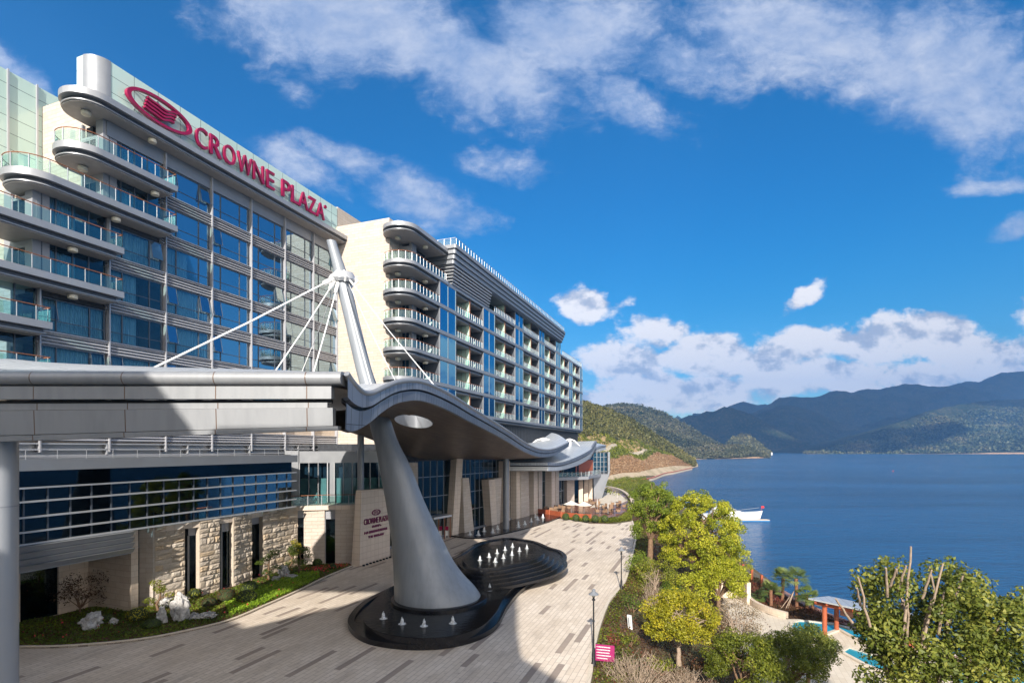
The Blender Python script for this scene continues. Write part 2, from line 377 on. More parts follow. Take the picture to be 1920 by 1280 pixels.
b.inputs['Roughness'].default_value = 0.9; t.l.new(t.bump(t.noise(c, 6, 6, 0.7), 0.9, 0.08), b.inputs['Normal']); M['blocks'] = m

# bronze tiled soffit of the entrance roof
m, t, b = material('bronze_soffit_tiles'); u = uvc(t)
bk = t.add('ShaderNodeTexBrick', {'Vector': u, 'Color1': (0.15, 0.112, 0.085), 'Color2': (0.25, 0.19, 0.14), 'Mortar': (0.05, 0.04, 0.035), 'Scale': 1.0, 'Mortar Size': 0.015, 'Brick Width': 1.5, 'Row Height': 0.38, 'Bias': -0.2}, offset=0.5)
t.l.new(bk.outputs[0], b.inputs['Base Color']); b.inputs['Metallic'].default_value = 0.6; b.inputs['Roughness'].default_value = 0.42
t.l.new(t.bump(t.m('ADD', bk.outputs[1], t.noise(u, 1.5, 3)), 0.2, 0.02), b.inputs['Normal']); M['soffit'] = m
# standing-seam zinc
m, t, b = material('zinc_roof'); u = uvc(t)
bk = t.add('ShaderNodeTexBrick', {'Vector': u, 'Color1': (0.50, 0.53, 0.56), 'Color2': (0.56, 0.59, 0.62), 'Mortar': (0.25, 0.27, 0.3), 'Scale': 1.0, 'Mortar Size': 0.02, 'Brick Width': 3.0, 'Row Height': 0.6}, offset=0.4)
t.l.new(bk.outputs[0], b.inputs['Base Color']); b.inputs['Metallic'].default_value = 0.35; b.inputs['Roughness'].default_value = 0.38; M['zinc'] = m
m, t, b = material('fascia_zinc_tiles'); u = uvc(t)
bk = t.add('ShaderNodeTexBrick', {'Vector': u, 'Color1': (0.20, 0.215, 0.25), 'Color2': (0.27, 0.285, 0.32), 'Mortar': (0.05, 0.05, 0.06), 'Scale': 1.0, 'Mortar Size': 0.015, 'Brick Width': 0.5, 'Row Height': 2.5, 'Bias': 0.0}, offset=0.0)
t.l.new(bk.outputs[0], b.inputs['Base Color']); b.inputs['Metallic'].default_value = 0.5; b.inputs['Roughness'].default_value = 0.35; M['fascia_tile'] = m
# large fascia panels with rusty joints, spaced 3.85 m
m, t, b = material('fascia_panels'); g = geo(t); gx, gy, gz = t.xyz(g)
jj = t.m('ABSOLUTE', t.m('SUBTRACT', t.m('FRACT', t.m('DIVIDE', t.m('ADD', gx, 40.0), 3.72)), 0.5))
jm = t.rng(jj, 0.004, 0.007, 1, 0, 'LINEAR')
col = t.mix(jm, t.mix(t.rng(t.noise(t.vm('MULTIPLY', g, (1, 1, 0.15)), 2.5, 5), .35, .75), (0.29, 0.30, 0.315), (0.25, 0.26, 0.275)), (0.12, 0.07, 0.045))
t.l.new(col, b.inputs['Base Color']); b.inputs['Metallic'].default_value = 0.2; b.inputs['Roughness'].default_value = 0.42; M['fascia'] = m

# forecourt paving: long pavers laid along the front, dark ones scattered
m, t, b = material('forecourt_pavers'); u = uvc(t); us, ut, _ = t.xyz(u)
bk = t.add('ShaderNodeTexBrick', {'Vector': u, 'Color1': (0.66, 0.57, 0.47), 'Color2': (0.75, 0.66, 0.56), 'Mortar': (0.40, 0.33, 0.27), 'Scale': 1.0, 'Mortar Size': 0.014, 'Brick Width': 0.9, 'Row Height': 0.3}, offset=0.5)
row = t.m('FLOOR', t.m('DIVIDE', ut, 0.6))
wn = t.add('ShaderNodeTexWhiteNoise', {'W': row}, noise_dimensions='1D').outputs[0]
wl = t.m('ADD', 1.8, t.m('MULTIPLY', t.m('FRACT', t.m('MULTIPLY', wn, 7.3)), 2.0))
cell = t.m('FLOOR', t.m('ADD', t.m('DIVIDE', us, wl), t.m('MULTIPLY', wn, 17.0)))
wc = t.add('ShaderNodeTexWhiteNoise', {'Vector': t.comb(row, cell)}, noise_dimensions='2D').outputs[0]
half = t.m('LESS_THAN', t.m('FRACT', t.m('DIVIDE', ut, 0.6)), 0.62)
dk = t.m('MULTIPLY', t.m('GREATER_THAN', wc, 0.86), half)
col = t.mix(t.m('MULTIPLY', dk, 0.8), bk.outputs[0], (0.24, 0.19, 0.165))
col = t.mix(t.rng(t.noise(u, 0.35, 5, 0.6), 0.35, 0.75, 0, 0.45), col, (0.50, 0.41, 0.32))
st_ = t.noise(t.vm('MULTIPLY', u, (0.25, 1.6, 1)), 0.8, 6, 0.7, 0.6); col = t.mix(t.rng(st_, 0.5, 0.72, 0, 0.5), col, (0.34, 0.28, 0.23))
sp_ = t.noise(u, 3.2, 3, 0.5); col = t.mix(t.rng(sp_, 0.66, 0.74, 0, 0.5), col, (0.26, 0.21, 0.18))
t.l.new(col, b.inputs['Base Color']); b.inputs['Roughness'].default_value = 0.8; b.inputs['Specular IOR Level'].default_value = 0.2
t.l.new(t.bump(bk.outputs[1], -0.25, 0.01), b.inputs['Normal']); M['paving'] = m
M['pale_paving'] = ashlar('pale_terrace_paving', (0.60, 0.53, 0.43), (0.66, 0.59, 0.49), (0.45, 0.38, 0.3), 0.8, 0.4, 0.05, 0.01, 0.5, 0.1)
# wooden deck, wet and glossy
m, t, b = material('wooden_decking'); u = uvc(t)
bk = t.add('ShaderNodeTexBrick', {'Vector': u, 'Color1': (0.20, 0.07, 0.035), 'Color2': (0.27, 0.11, 0.06), 'Mortar': (0.05, 0.02, 0.01), 'Scale': 1.0, 'Mortar Size': 0.012, 'Brick Width': 3.0, 'Row Height': 0.15}, offset=0.4)
t.l.new(bk.outputs[0], b.inputs['Base Color']); b.inputs['Roughness'].default_value = 0.25; M['deck'] = m

def water_mat(name, col, rough, bscale, bstr, spec=0.5, bd=0.08, stretch=(1, 1, 1)):
    m, t, b = material(name); g = t.vm('MULTIPLY', geo(t), stretch)
    n = t.m('ADD', t.noise(g, bscale, 5, 0.62), t.m('MULTIPLY', t.noise(g, bscale*0.13, 4, 0.6), 2.0))
    t.l.new(t.bump(n, bstr, bd), b.inputs['Normal'])
    cc = t.mix(t.rng(t.noise(t.vm('MULTIPLY', geo(t), (0.006, 0.02, 1)), 1.0, 5, 0.6), 0.35, 0.65), tuple(x*0.75 for x in col), tuple(x*1.25 for x in col))
    t.l.new(cc, b.inputs['Base Color']); b.inputs['Roughness'].default_value = rough; b.inputs['Specular IOR Level'].default_value = spec
    b.inputs['IOR'].default_value = 1.33
    return m
M['lake'] = water_mat('lake_water', (0.012, 0.07, 0.17), 0.16, 0.9, 0.9, 0.35, 0.5, (0.6, 1.3, 1))
M['pool'] = water_mat('pool_water', (0.02, 0.26, 0.36), 0.05, 3.0, 0.3, 0.5, 0.03)
M['basin_water'] = water_mat('black_basin_water', (0.008, 0.009, 0.010), 0.06, 5.0, 0.55, 0.5, 0.03)
M['boat_white'] = simple('boat_gelcoat', (0.8, 0.8, 0.8), 0.2, 0, 0.03)

def leaf_mat(name, c1, c2, c3, trans=0.35):
    m, t, b = material(name); t.n.remove(b); out = t.n['Material Output']
    a = t.add('ShaderNodeAttribute', attribute_name='tone').outputs['Fac']
    col = t.ramp(a, [(0.0, c1), (0.55, c2), (1.0, c3)])
    d = t.add('ShaderNodeBsdfPrincipled', {'Base Color': col, 'Roughness': 0.5, 'Specular IOR Level': 0.35})
    tl = t.add('ShaderNodeBsdfTranslucent', {'Color': t.mix(1.0, col, (0.9, 1.0, 0.35), 'MULTIPLY')})
    mx = t.add('ShaderNodeMixShader', {0: trans, 1: d.outputs[0], 2: tl.outputs[0]})
    t.l.new(mx.outputs[0], out.inputs[0]); return m
M['leaf_green'] = leaf_mat('green_leaves', (0.04, 0.07, 0.012), (0.12, 0.18, 0.02), (0.28, 0.33, 0.035))
M['leaf_yellow'] = leaf_mat('yellow_green_leaves', (0.12, 0.16, 0.012), (0.34, 0.36, 0.022), (0.60, 0.55, 0.05))
M['leaf_gold'] = leaf_mat('golden_leaves', (0.12, 0.14, 0.012), (0.32, 0.31, 0.022), (0.56, 0.46, 0.03))
M['leaf_dark'] = leaf_mat('dark_glossy_leaves', (0.04, 0.06, 0.012), (0.12, 0.15, 0.02), (0.32, 0.31, 0.06), 0.25)
M['leaf_olive'] = leaf_mat('olive_leaves', (0.06, 0.08, 0.012), (0.18, 0.21, 0.02), (0.36, 0.34, 0.04))
M['leaf_lime'] = leaf_mat('lime_leaves', (0.14, 0.22, 0.02), (0.26, 0.42, 0.03), (0.40, 0.54, 0.04))
M['leaf_red'] = leaf_mat('reddish_leaves', (0.06, 0.03, 0.02), (0.12, 0.07, 0.03), (0.24, 0.05, 0.04))
M['leaf_brown'] = leaf_mat('dry_brown_twigs', (0.14, 0.10, 0.06), (0.25, 0.19, 0.12), (0.36, 0.28, 0.18), 0.1)
M['leaf_hill'] = leaf_mat('hill_forest_leaves', (0.042, 0.05, 0.014), (0.12, 0.115, 0.03), (0.25, 0.20, 0.07), 0.0)
M['leaf_palm'] = leaf_mat('palm_fronds', (0.05, 0.08, 0.02), (0.12, 0.17, 0.04), (0.26, 0.30, 0.09), 0.2)
M['flower'] = simple('red_flowers', (0.62, 0.05, 0.06), 0.7)
def set_tone(o, vals):
    a = o.data.attributes.new('tone', 'FLOAT', 'FACE'); a.data.foreach_set('value', vals)
# ---------------- foliage helpers ----------------
def leaf_cloud(name, mat, parent, pts, size, tones, out=None, seed=0, aspect=0.55, upbias=0.2, kind=None):
    R = np.random.RandomState(seed); N = len(pts); org = np.array(wloc(parent)) if parent else np.zeros(3)
    nrm = R.normal(size=(N, 3)); nrm /= np.linalg.norm(nrm, axis=1)[:, None]
    if out is not None: nrm = nrm*0.75 + out*0.8
    nrm[:, 2] += upbias; nrm /= np.linalg.norm(nrm, axis=1)[:, None]+1e-9
    a = np.cross(nrm, R.normal(size=(N, 3))); a /= np.linalg.norm(a, axis=1)[:, None]+1e-9
    b = np.cross(nrm, a); sz = (np.array(size)*R.uniform(.65, 1.3, N))[:, None] if np.isscalar(size) else (size*R.uniform(.65, 1.3, N))[:, None]
    P0 = np.asarray(pts) - org; bend = nrm*sz*0.12
    V = np.stack([P0-a*sz*.5, P0+b*sz*aspect*.5-bend, P0+a*sz*.5, P0-b*sz*aspect*.5-bend], 1).reshape(-1, 3)
    me = bpy.data.meshes.new(name); me.vertices.add(4*N); me.vertices.foreach_set('co', V.ravel())
    me.loops.add(4*N); me.loops.foreach_set('vertex_index', np.arange(4*N)); me.polygons.add(N)
    me.polygons.foreach_set('loop_start', np.arange(N)*4); me.polygons.foreach_set('loop_total', np.full(N, 4))
    me.materials.append(mat); me.update(calc_edges=True)
    at = me.attributes.new('tone', 'FLOAT', 'FACE'); at.data.foreach_set('value', np.clip(tones, 0, 1).astype(np.float32))
    o = bpy.data.objects.new(name, me); COL.objects.link(o)
    if parent: o.parent = parent
    if kind: o['kind'] = kind
    return o
def clump_pts(R, c, r, n, flat=0.8, shell=0.5):
    d = R.normal(size=(n, 3)); d /= np.linalg.norm(d, axis=1)[:, None]
    rad = (shell+(1-shell)*R.uniform(0, 1, n)**.5)[:, None]
    p = d*rad*r; p[:, 2] *= flat
    return p+np.array(c), d
def foliage(name, mat, parent, clumps, per, size, seed, flat=.8, tone=.5, spread=.28, aspect=.55, shell=.45, dens=None):
    """clumps: (x,y,z,r); leaves per unit clump area"""
    R = np.random.RandomState(seed); PP = []; DD = []; TT = []
    for (x, y, z, r) in clumps:
        n = max(6, int(per*r*r)); p, d = clump_pts(R, (x, y, z), r, n, flat, shell)
        PP.append(p); DD.append(d); t0 = tone+R.uniform(-spread, spread)*.75
        TT.append(t0+R.uniform(-spread, spread, n)*.9)
    return leaf_cloud(name, mat, parent, np.concatenate(PP), size, np.concatenate(TT), np.concatenate(DD), seed+1, aspect)
def limb(mb, a, b, r0, r1, rnd, wob=.12, n=5, sides=7):
    a = Vector(a); b = Vector(b); ln = (b-a).length; pts = []; rs = []
    off = Vector((0, 0, 0))
    for i in range(n+1):
        f = i/n
        o = Vector((rnd.uniform(-1, 1), rnd.uniform(-1, 1), rnd.uniform(-.5, .5)))*wob*ln*.5*sin(pi*f)
        pts.append(a.lerp(b, f)+o); rs.append(r0+(r1-r0)*f)
    mb.tube(pts, rs, sides); return pts
def tree(name, label, cat, base, height, crown_r, mat, bark, seed, trunk_r=.2, fork=.35, nb=8, clump_r=.9, per=160, leaf=.22,
         crown_c=None, flat=.8, tone=.5, group=None, lean=(0, 0), squash=1.0, nclump=55, crown_h=None, gaps=.0, spread=.28, aspect=.55, hollow=.55, bare=0):
    rnd = random.Random(seed); root = thing(name, label, cat, base, group)
    B = Vector(base); H = height; ch = crown_h or H*(1-fork)*.55
    cc = Vector(crown_c) if crown_c else B+Vector((lean[0], lean[1], H-ch))
    mb = MB(); top = B.lerp(cc, .55); fk = B+(cc-B)*fork*1.2; fk.z = B.z+H*fork
    limb(mb, B-Vector((0, 0, .2)), fk, trunk_r*1.15, trunk_r*.8, rnd, .06, 6, 9)
    cl = []
    for i in range(nclump):
        while True:
            d = Vector((rnd.gauss(0, 1), rnd.gauss(0, 1), rnd.gauss(0, 1))).normalized()
            if d.z > -.62: break
        f = hollow+(1-hollow)*rnd.random()**.6
        r = clump_r*rnd.uniform(.6, 1.2)
        p = cc+Vector((d.x*(crown_r-r*.6)*f, d.y*(crown_r-r*.6)*f*squash, d.z*(ch-r*.5)*f))
        if rnd.random() < gaps: continue
        cl.append((p.x, p.y, p.z, r))
    for i in range(nb):
        c = cl[int(i*len(cl)/nb) % len(cl)]; e = Vector(c[:3])
        m1 = fk.lerp(e, .5)+Vector((0, 0, .08*H))
        limb(mb, fk+Vector((0, 0, -.1*rnd.random()*H*fork)), m1, trunk_r*.55, trunk_r*.3, rnd, .1, 4, 6)
        limb(mb, m1, e, trunk_r*.3, trunk_r*.1, rnd, .15, 4, 5)
        for _ in range(2):
            c2 = rnd.choice(cl); 
            if (Vector(c2[:3])-m1).length < crown_r*1.1: limb(mb, m1, c2[:3], trunk_r*.2, trunk_r*.06, rnd, .15, 3, 4)
    mb.build('trunk', bark, root, smooth=60)
    foliage('crown', mat, root, cl, per, leaf, seed, flat, tone, spread, aspect)
    return root
def bush(name, label, base, r, mat, seed, h=None, per=260, leaf=.12, cat='shrub', group=None, n=9, tone=.5, stems=True, flat=.9, spread=.25, bark=None, shape='ball'):
    rnd = random.Random(seed); root = thing(name, label, cat, base, group); h = h or r*1.5; cl = []
    if shape == 'ball': cl.append((base[0], base[1], base[2]+h*.5, r)); flat = (h*.5)/r
    else:
        for i in range(n):
            a = rnd.uniform(0, 2*pi); q = r*.62*sqrt(rnd.random()); zz = rnd.uniform(.25, .85)*h
            cl.append((base[0]+q*cos(a), base[1]+q*sin(a), base[2]+zz, r*rnd.uniform(.32, .5)))
    if shape == 'ball':
        R = np.random.RandomState(seed); nn = int(per*r*r*3.0); p, d = clump_pts(R, cl[0][:3], r, nn, flat, .86)
        nz = np.array([mnoise.noise(Vector(q)*2.2/r*.6) for q in p]); p = np.array(cl[0][:3])+(p-np.array(cl[0][:3]))*(1+.12*nz[:, None])
        leaf_cloud('foliage', mat, root, p, leaf, tone+R.uniform(-spread, spread, nn), d, seed, .6)
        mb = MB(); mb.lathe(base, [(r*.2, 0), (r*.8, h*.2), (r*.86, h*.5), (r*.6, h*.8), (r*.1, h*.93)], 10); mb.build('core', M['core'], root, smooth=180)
    else:
        foliage('foliage', mat, root, cl, per, leaf, seed, flat, tone, spread)
        mb = MB()
        for c in cl[:6]: limb(mb, (base[0]+rnd.uniform(-.1, .1), base[1]+rnd.uniform(-.1, .1), base[2]-.1), c[:3], .045*max(1, r), .015, rnd, .1, 3, 5)
        mb.build('stems', bark or M['bark'], root)
    return root
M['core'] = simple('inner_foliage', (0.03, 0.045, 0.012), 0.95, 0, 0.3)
M['core_purple'] = simple('inner_purple_foliage', (0.05, 0.035, 0.03), 0.95, 0, 0.3)
# ================= hotel tower =================
ZK = [34.7-3.6*k for k in range(7)]
def outline(s0, s1, tf, tb, r, r2=0.0, n=9):
    p = [(s0, tb)]
    if r > 1.4 and tb-tf < 2*r+.9: p = [(s0+r+.3, tb)]+[(s0+r-r*sin(a), tb-r+r*cos(a)) for a in [pi/2*i/n for i in range(n+1)]]
    if r > 0: p += [(s0+r-r*cos(a), tf+r-r*sin(a)) for a in [pi/2*i/n for i in range(n+1)]]
    else: p += [(s0, tf)]
    if r2 > 0: p += [(s1-r2+r2*sin(a), tf+r2-r2*cos(a)) for a in [pi/2*i/n for i in range(n+1)]]
    else: p += [(s1, tf)]
    p += [(s1, tb)]
    return p
def toL(poly): return [L2(a, b) for a, b in poly]
def slab(root, name, s0, s1, tf, tb, z, r, r2=0.0, mats=None, th=0.5, low=True, endfree=True):
    mb = MB(); e = 0.0 if not endfree else 0.25
    mb.prism(toL(outline(s0, s1, tf, tb, r, r2)), z-th, z)
    mb.cur = 1
    mb.prism(toL(outline(s0+.45, s1-e*1.4, tf+.45, tb, max(0, r-.45), max(0, r2-.45))), z-th-.28, z-th-.004)
    if low:
        mb.cur = 0
        mb.prism(toL(outline(s0+.28, s1-e, tf+.28, tb, max(0, r-.28), max(0, r2-.28))), z-th-.36, z-th-.284)
        mb.cur = 2
        mb.prism(toL(outline(s0+.42, s1-e*1.6, tf+.42, tb, max(0, r-.42), max(0, r2-.42))), z-th-.44, z-th-.364)
    return mb.build(name, mats or [M['alu'], M['alu_dark'], M['soffit_grey']], root, smooth=35)
def resample(path, step, start=0.0):
    out = []; acc = start; prev = Vector(path[0]); d = -start
    pts = [Vector(p) for p in path]; tot = 0; nxt = start
    for a, b in zip(pts, pts[1:]):
        seg = (b-a).length
        while seg > 0 and nxt <= tot+seg:
            out.append(tuple(a+(b-a)*((nxt-tot)/seg))); nxt += step
        tot += seg
    return out
def railing(par, path, z, h=1.05, step=1.15, post=0.026, rail=M['wood_rail'], glass=True, endpost=True):
    path = [tuple(p) for p in path]
    W3 = lambda p, zz: (*L2(*p), zz)
    if glass:
        g = MB(); n = len(path)
        vs = [W3(p, z+.06) for p in path]+[W3(p, z+h-.14) for p in path]
        g.add(vs, [(i, i+1, n+i+1, n+i) for i in range(n-1)]); g.build('railing_glass', M['glass_rail'], par)
    f = MB()
    ps = resample(path, step, 0.05)
    if endpost: ps.append(path[-1])
    for p in ps:
        x, y = L2(*p); f.box(x-post, x+post, y-post, y+post, z, z+h-.02)
    f.build('railing_posts', M['frame_light'], par)  # only the upright posts of the railing, joined in one mesh
    r = MB(); r.tube([W3(p, z+h) for p in path], 0.035, 6); r.build('handrail', rail, par)
def lamp(par, s, t, z, r=.27):
    x, y = L2(s, t); mb = MB(); mb.lathe((x, y, z), [(r*.8, 0), (r*1.2, -.04), (r*1.25, -.2), (r*1.15, -.32), (r*.7, -.36)], 14)
    mb.build('ceiling_lamp', M['cream_lamp'], par, smooth=40)

def module_proto(W_, H_, splits, transom, name='window', opens=(), base=0.0, glass='glass', curtain=True, fm='frame', seed=0):
    """window module in local (s,t,z); splits = mullion positions"""
    rnd = random.Random(seed)
    fr = MB(); d = 0.09
    for x in splits: fr.boxL(x-.04, x+.04, -.06, d, base, H_)
    fr.boxL(splits[0], splits[-1], -.05, d-.01, base, base+.07); fr.boxL(splits[0], splits[-1], -.05, d-.01, H_-.08, H_)
    if transom: fr.boxL(splits[0], splits[-1], -.035, d-.02, transom-.03, transom+.03)
    for i in opens:
        a, b2 = splits[i]+.05, splits[i+1]-.05; z0, z1 = transom+.04, H_-.1
        for (p, q) in (((a, z0), (b2, z0)), ((a, z0), (a, z1)), ((b2, z0), (b2, z1))):
            f = lambda s, z: L(s, -.07-.32*(z1-z)/(z1-z0), z)
            fr.tube([f(*p), f(*q)], .028, 4)
    o = fr.build(name, M[fm])
    g = MB()
    for i in range(len(splits)-1):
        a, b2 = splits[i]+.04, splits[i+1]-.04
        cells = [(base+.07, transom-.03), (transom+.03, H_-.08)] if transom else [(base+.07, H_-.08)]
        for j, (z0, z1) in enumerate(cells):
            if i in opens and j == 1:
                f = lambda s, z: L(s, -.07-.32*(z1-z)/(z1-z0), z)
                g.add([f(a, z0), f(b2, z0), f(b2, z1), f(a, z1)], [(3, 2, 1, 0)])
            else: g.add([L(a, 0, z0), L(b2, 0, z0), L(b2, 0, z1), L(a, 0, z1)], [(3, 2, 1, 0)])
    g.build('pane', M[glass], o)
    if curtain:
        c = MB(); spans = rnd.choice([[(0, 1)], [(0, 1)], [(0, .38), (.62, 1)], [(0, .55)], [(.3, 1)]])
        for a, b2 in spans:
            s0 = splits[0]+(splits[-1]-splits[0])*a; s1 = splits[0]+(splits[-1]-splits[0])*b2; n = int((s1-s0)*9)+2
            c.grid([[L(s0+(s1-s0)*i/n, .35+.055*sin(i*1.9)+.03*sin(i*.7), z) for i in range(n+1)] for z in (base+.08, H_-.05)])
        c.build('curtain', M['curtain'], o, smooth=180)
    return o

M['louvre'] = simple('spandrel_metal', (0.42, 0.425, 0.455), 0.42, 0.25, 0.05)
tower = thing('hotel_tower', 'tall hotel tower with rows of blue windows and a pale green glass parapet', 'hotel building', L(42, 50, 0))
# structure
mb = MB()
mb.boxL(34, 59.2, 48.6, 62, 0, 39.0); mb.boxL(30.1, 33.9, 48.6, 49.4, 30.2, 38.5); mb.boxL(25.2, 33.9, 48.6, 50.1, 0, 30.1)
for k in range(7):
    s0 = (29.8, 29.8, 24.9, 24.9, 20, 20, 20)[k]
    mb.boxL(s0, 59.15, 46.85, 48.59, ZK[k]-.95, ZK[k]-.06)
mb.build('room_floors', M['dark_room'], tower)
mb = MB(); mb.boxL(59.0, 62.5, 38.45, 46.68, 0, 41.0); mb.boxL(59.25, 67.5, 46.7, 60, 0, 41.0)
mb.boxL(59.3, 67.5, 46.72, 56, 41.0, 43.8)
mb.boxL(30.5, 33.8, 49.5, 57.5, 0, 42.0); mb.boxL(25.6, 30.4, 50.2, 57.4, 0, 33.2)
stone = mb.build('stone_wall', M['cream_stone'], tower, uv=True)
mb = MB()
for (s0, t1, z0, z1) in ((29.72, 49.48, 31.1, 38.6), (24.82, 50.15, 23.9, 31.0), (19.9, 50.1, 12, 23.8)):
    mb.boxL(s0, s0+.25, 46.72, 47.6, z0, z1); mb.boxL(s0, s0+.25, 49.3, t1, z0, z1)
    zz = z0
    while zz < z1-1:
        mb.boxL(s0, s0+.25, 47.6, 49.3, zz-.9 if zz > z0 else zz-.9, zz+.12); mb.boxL(s0, s0+.25, 47.6, 49.3, zz+2.5, zz+2.71); zz += 3.6
    mb.boxL(s0+.25, s0+1.1, 46.72, 46.95, z0, z1)
mb.build('end_wall', M['render_grey'], tower)
# windows in the end walls
for z in (31.1, 34.7): 
    f = MB(); s0 = 29.78
    for a in (47.62, 48.45, 49.26): f.boxL(s0-.04, s0+.06, a-.03, a+.03, z+.15, z+2.5)
    f.boxL(s0-.03, s0+.05, 47.6, 49.3, z+.12, z+.2); f.boxL(s0-.03, s0+.05, 47.6, 49.3, z+2.42, z+2.5)
    o = f.build('end_window', M['frame_light'], tower); g = MB(); g.boxL(s0, s0+.02, 47.6, 49.3, z+.2, z+2.42); g.build('pane', M['glass'], o)
for z in (23.9, 27.5):
    f = MB(); s0 = 24.88
    for a in (47.62, 48.45, 49.26): f.boxL(s0-.04, s0+.06, a-.03, a+.03, z+.15, z+2.5)
    o = f.build('end_window', M['frame_light'], tower); g = MB(); g.boxL(s0, s0+.02, 47.6, 49.3, z+.2, z+2.42); g.build('pane', M['glass'], o)
# parapet behind the sign
def par_poly(s0, s1, t0, t1, r, n=10):
    return [(s0+r-r*cos(a), t0+r-r*sin(a)) for a in [pi/2*i/n for i in range(n+1)]]+[(s1, t0), (s1, t1), (s0, t1)]
mb = MB(); pp = par_poly(29.0, 59.2, 46.7, 48.8, 1.3); 
mb.prism(toL(pp), 39.5, 43.6); mb.build('parapet', M['green_clad'], tower, uv=True, smooth=30)
mb = MB(); q = [(s, t) for s, t in par_poly(28.97, 30.5, 46.67, 48.8, 1.33)]
n = len(q); vs = [(*L2(*p), 39.52) for p in q[:11]]+[(*L2(*p), 43.62) for p in q[:11]]
mb.add(vs, [(i, i+1, 11+i+1, 11+i) for i in range(10)]); mb.build('parapet_corner', M['alu_mid'], tower, smooth=180)
# cornice with lamps
co = slab(tower, 'cornice', 26.9, 60.3, 44.9, 49.0, 39.5, 2.05)
for s in (28.6, 33.2): lamp(co, s, 47.0 if s < 29 else 45.8, 38.56)
# balconies: (level, s0, s1)
for k, s0, s1 in ((0, 26.5, 34.9), (1, 23.2, 34.9), (2, 17.5, 30.2), (3, 17.5, 30.2), (4, 12, 25.1), (5, 12, 25.1)):
    o = slab(tower, 'balcony', s0, s1, 44.9, 49.0, ZK[k]+.35, 2.05)
    path = outline(s0+.12, s1-.08, 45.02, 48.88, 1.93)
    path = path[1:-1]+[(s1-.08, 46.6)]
    railing(o, path, ZK[k]+.35)
    for s in ((s0+2.0, s0+7.0) if k < 2 else (s1-3.2,)): lamp(o, s, 45.9 if s > s0+4 else 47.2, ZK[k]-.60)
# louvred spandrel bands
for k in range(7):
    s0 = (34.6, 34.6, 29.9, 29.9, 25.0, 25.0, 20)[k]
    mb = MB(); mb.boxL(s0, 59.0, 46.76, 46.86, ZK[k]-1.08, ZK[k])
    for j in range(4): 
        z = ZK[k]-.10-.25*j; mb.hexa([L(s0, 46.50, z-.13), L(59.0, 46.50, z-.13), L(59.0, 46.74, z-.13), L(s0, 46.74, z-.13)], [L(s0, 46.58, z), L(59.0, 46.58, z), L(59.0, 46.74, z), L(s0, 46.74, z)])
    mb.boxL(s0, 59.0, 46.46, 46.745, ZK[k]-.085, ZK[k]-.005)
    mb.build('louvre_band', M['louvre'], tower)
# piers between bays
for i, s in enumerate([25.15, 30.05, 34.95, 39.8, 44.7, 49.6, 54.4, 58.9]):
    mb = MB(); z1 = (23.8, 31.0)[i] if i < 2 else 38.4
    mb.boxL(s-.05, s+.05, 46.38, 46.92, 11.2, z1); mb.build('pier', M['louvre'], tower)
mb = MB(); mb.boxL(29.95, 59.1, 46.62, 46.84, 37.3, 38.6); mb.build('window_header', M['alu_mid'], tower)
protos = [module_proto(4.6, 2.5, [.12, 1.15, 3.5, 4.6], .85, 'window', op, seed=sd_) for op, sd_ in (((), 1), ((0,), 2), ((2,), 3), ((0, 2), 4), ((), 8), ((), 11))]
bays = [25.15, 30.05, 34.95, 39.8, 44.7, 49.6, 54.4]
tl = tower.location; rnd = random.Random(5)
used = set()
for k in range(6):
    for i, s in enumerate(bays):
        if (k < 2 and i < 2) or (k in (2, 3) and i < 1): continue
        ch = rnd.choice([0, 0, 1, 2, 3, 4, 5, 5]); pr = protos[ch]
        loc = Vector(L(s+.04, 46.74, ZK[k]+.03)) - tl
        sc = (1, 1, 1)
        if ch not in used: used.add(ch); pr.parent = tower; pr.location = loc; continue
        copy_tree(pr, tower, loc)
for i, pr in enumerate(protos):
    if i not in used:
        for c in list(pr.children): bpy.data.objects.remove(c)
        bpy.data.objects.remove(pr)
door = module_proto(4.6, 3.0, [.0, .95, 2.1, 3.25, 4.55], None, 'balcony_door', (), seed=9, base=0.0)
first = True
for k in range(6):
    for s in ([30.0], [30.0], [25.2], [25.2], [20.3], [20.3])[k]:
        loc = Vector(L(s+.2, 46.78, ZK[k]+.36)) - tl
        if first: door.parent = tower; door.location = loc; first = False
        else: copy_tree(door, tower, loc)
mb = MB()
for k, s0 in ((0, 30), (1, 30), (2, 25.1), (3, 25.1), (4, 20.1), (5, 20.1)):
    mb.boxL(s0-.05, s0+.16, 46.7, 46.95, ZK[k]+.3, ZK[k]+2.6); mb.boxL(s0-.05, s0+4.8, 46.8, 46.97, ZK[k]+3.3, ZK[k]+3.5)
mb.build('door_surround', M['render_grey'], tower)
# lower facade below the windows: pinkish stone and louvres
mb = MB(); mb.boxL(5, 59.05, 46.8, 47.6, 11.95, 14.2); mb.build('lower_stone_band', M['smooth_stone'], tower, uv=True)
mb = MB(); mb.boxL(5, 59.05, 46.95, 47.5, 9.8, 11.94)
for z in (11.9, 11.45, 11.0, 10.55): mb.boxL(5, 59.0, 46.5, 46.94, z-.1, z)
for s in np.arange(8, 59, 7.3): mb.boxL(s-.06, s+.06, 46.5, 46.93, 10.1, 11.85)
mb.build('plant_louvres', M['alu_light'], tower)

# pale green glass block beyond the tower
gb_ = thing('glass_clad_block', 'pale green glass clad block behind the near end of the hotel tower', 'building', L(22, 60, 0))
mb = MB(); mb.boxL(6, 33.2, 56.0, 70, 0, 43.6); mb.build('glass_cladding', M['green_clad'], gb_, uv=True)
for s in (21.8, 23.86, 25.9, 27.96, 30.06):
    mb = MB(); mb.boxL(s-.07, s+.07, 55.85, 55.98, 0, 43.7); mb.build('pilaster', M['alu_light'], gb_)

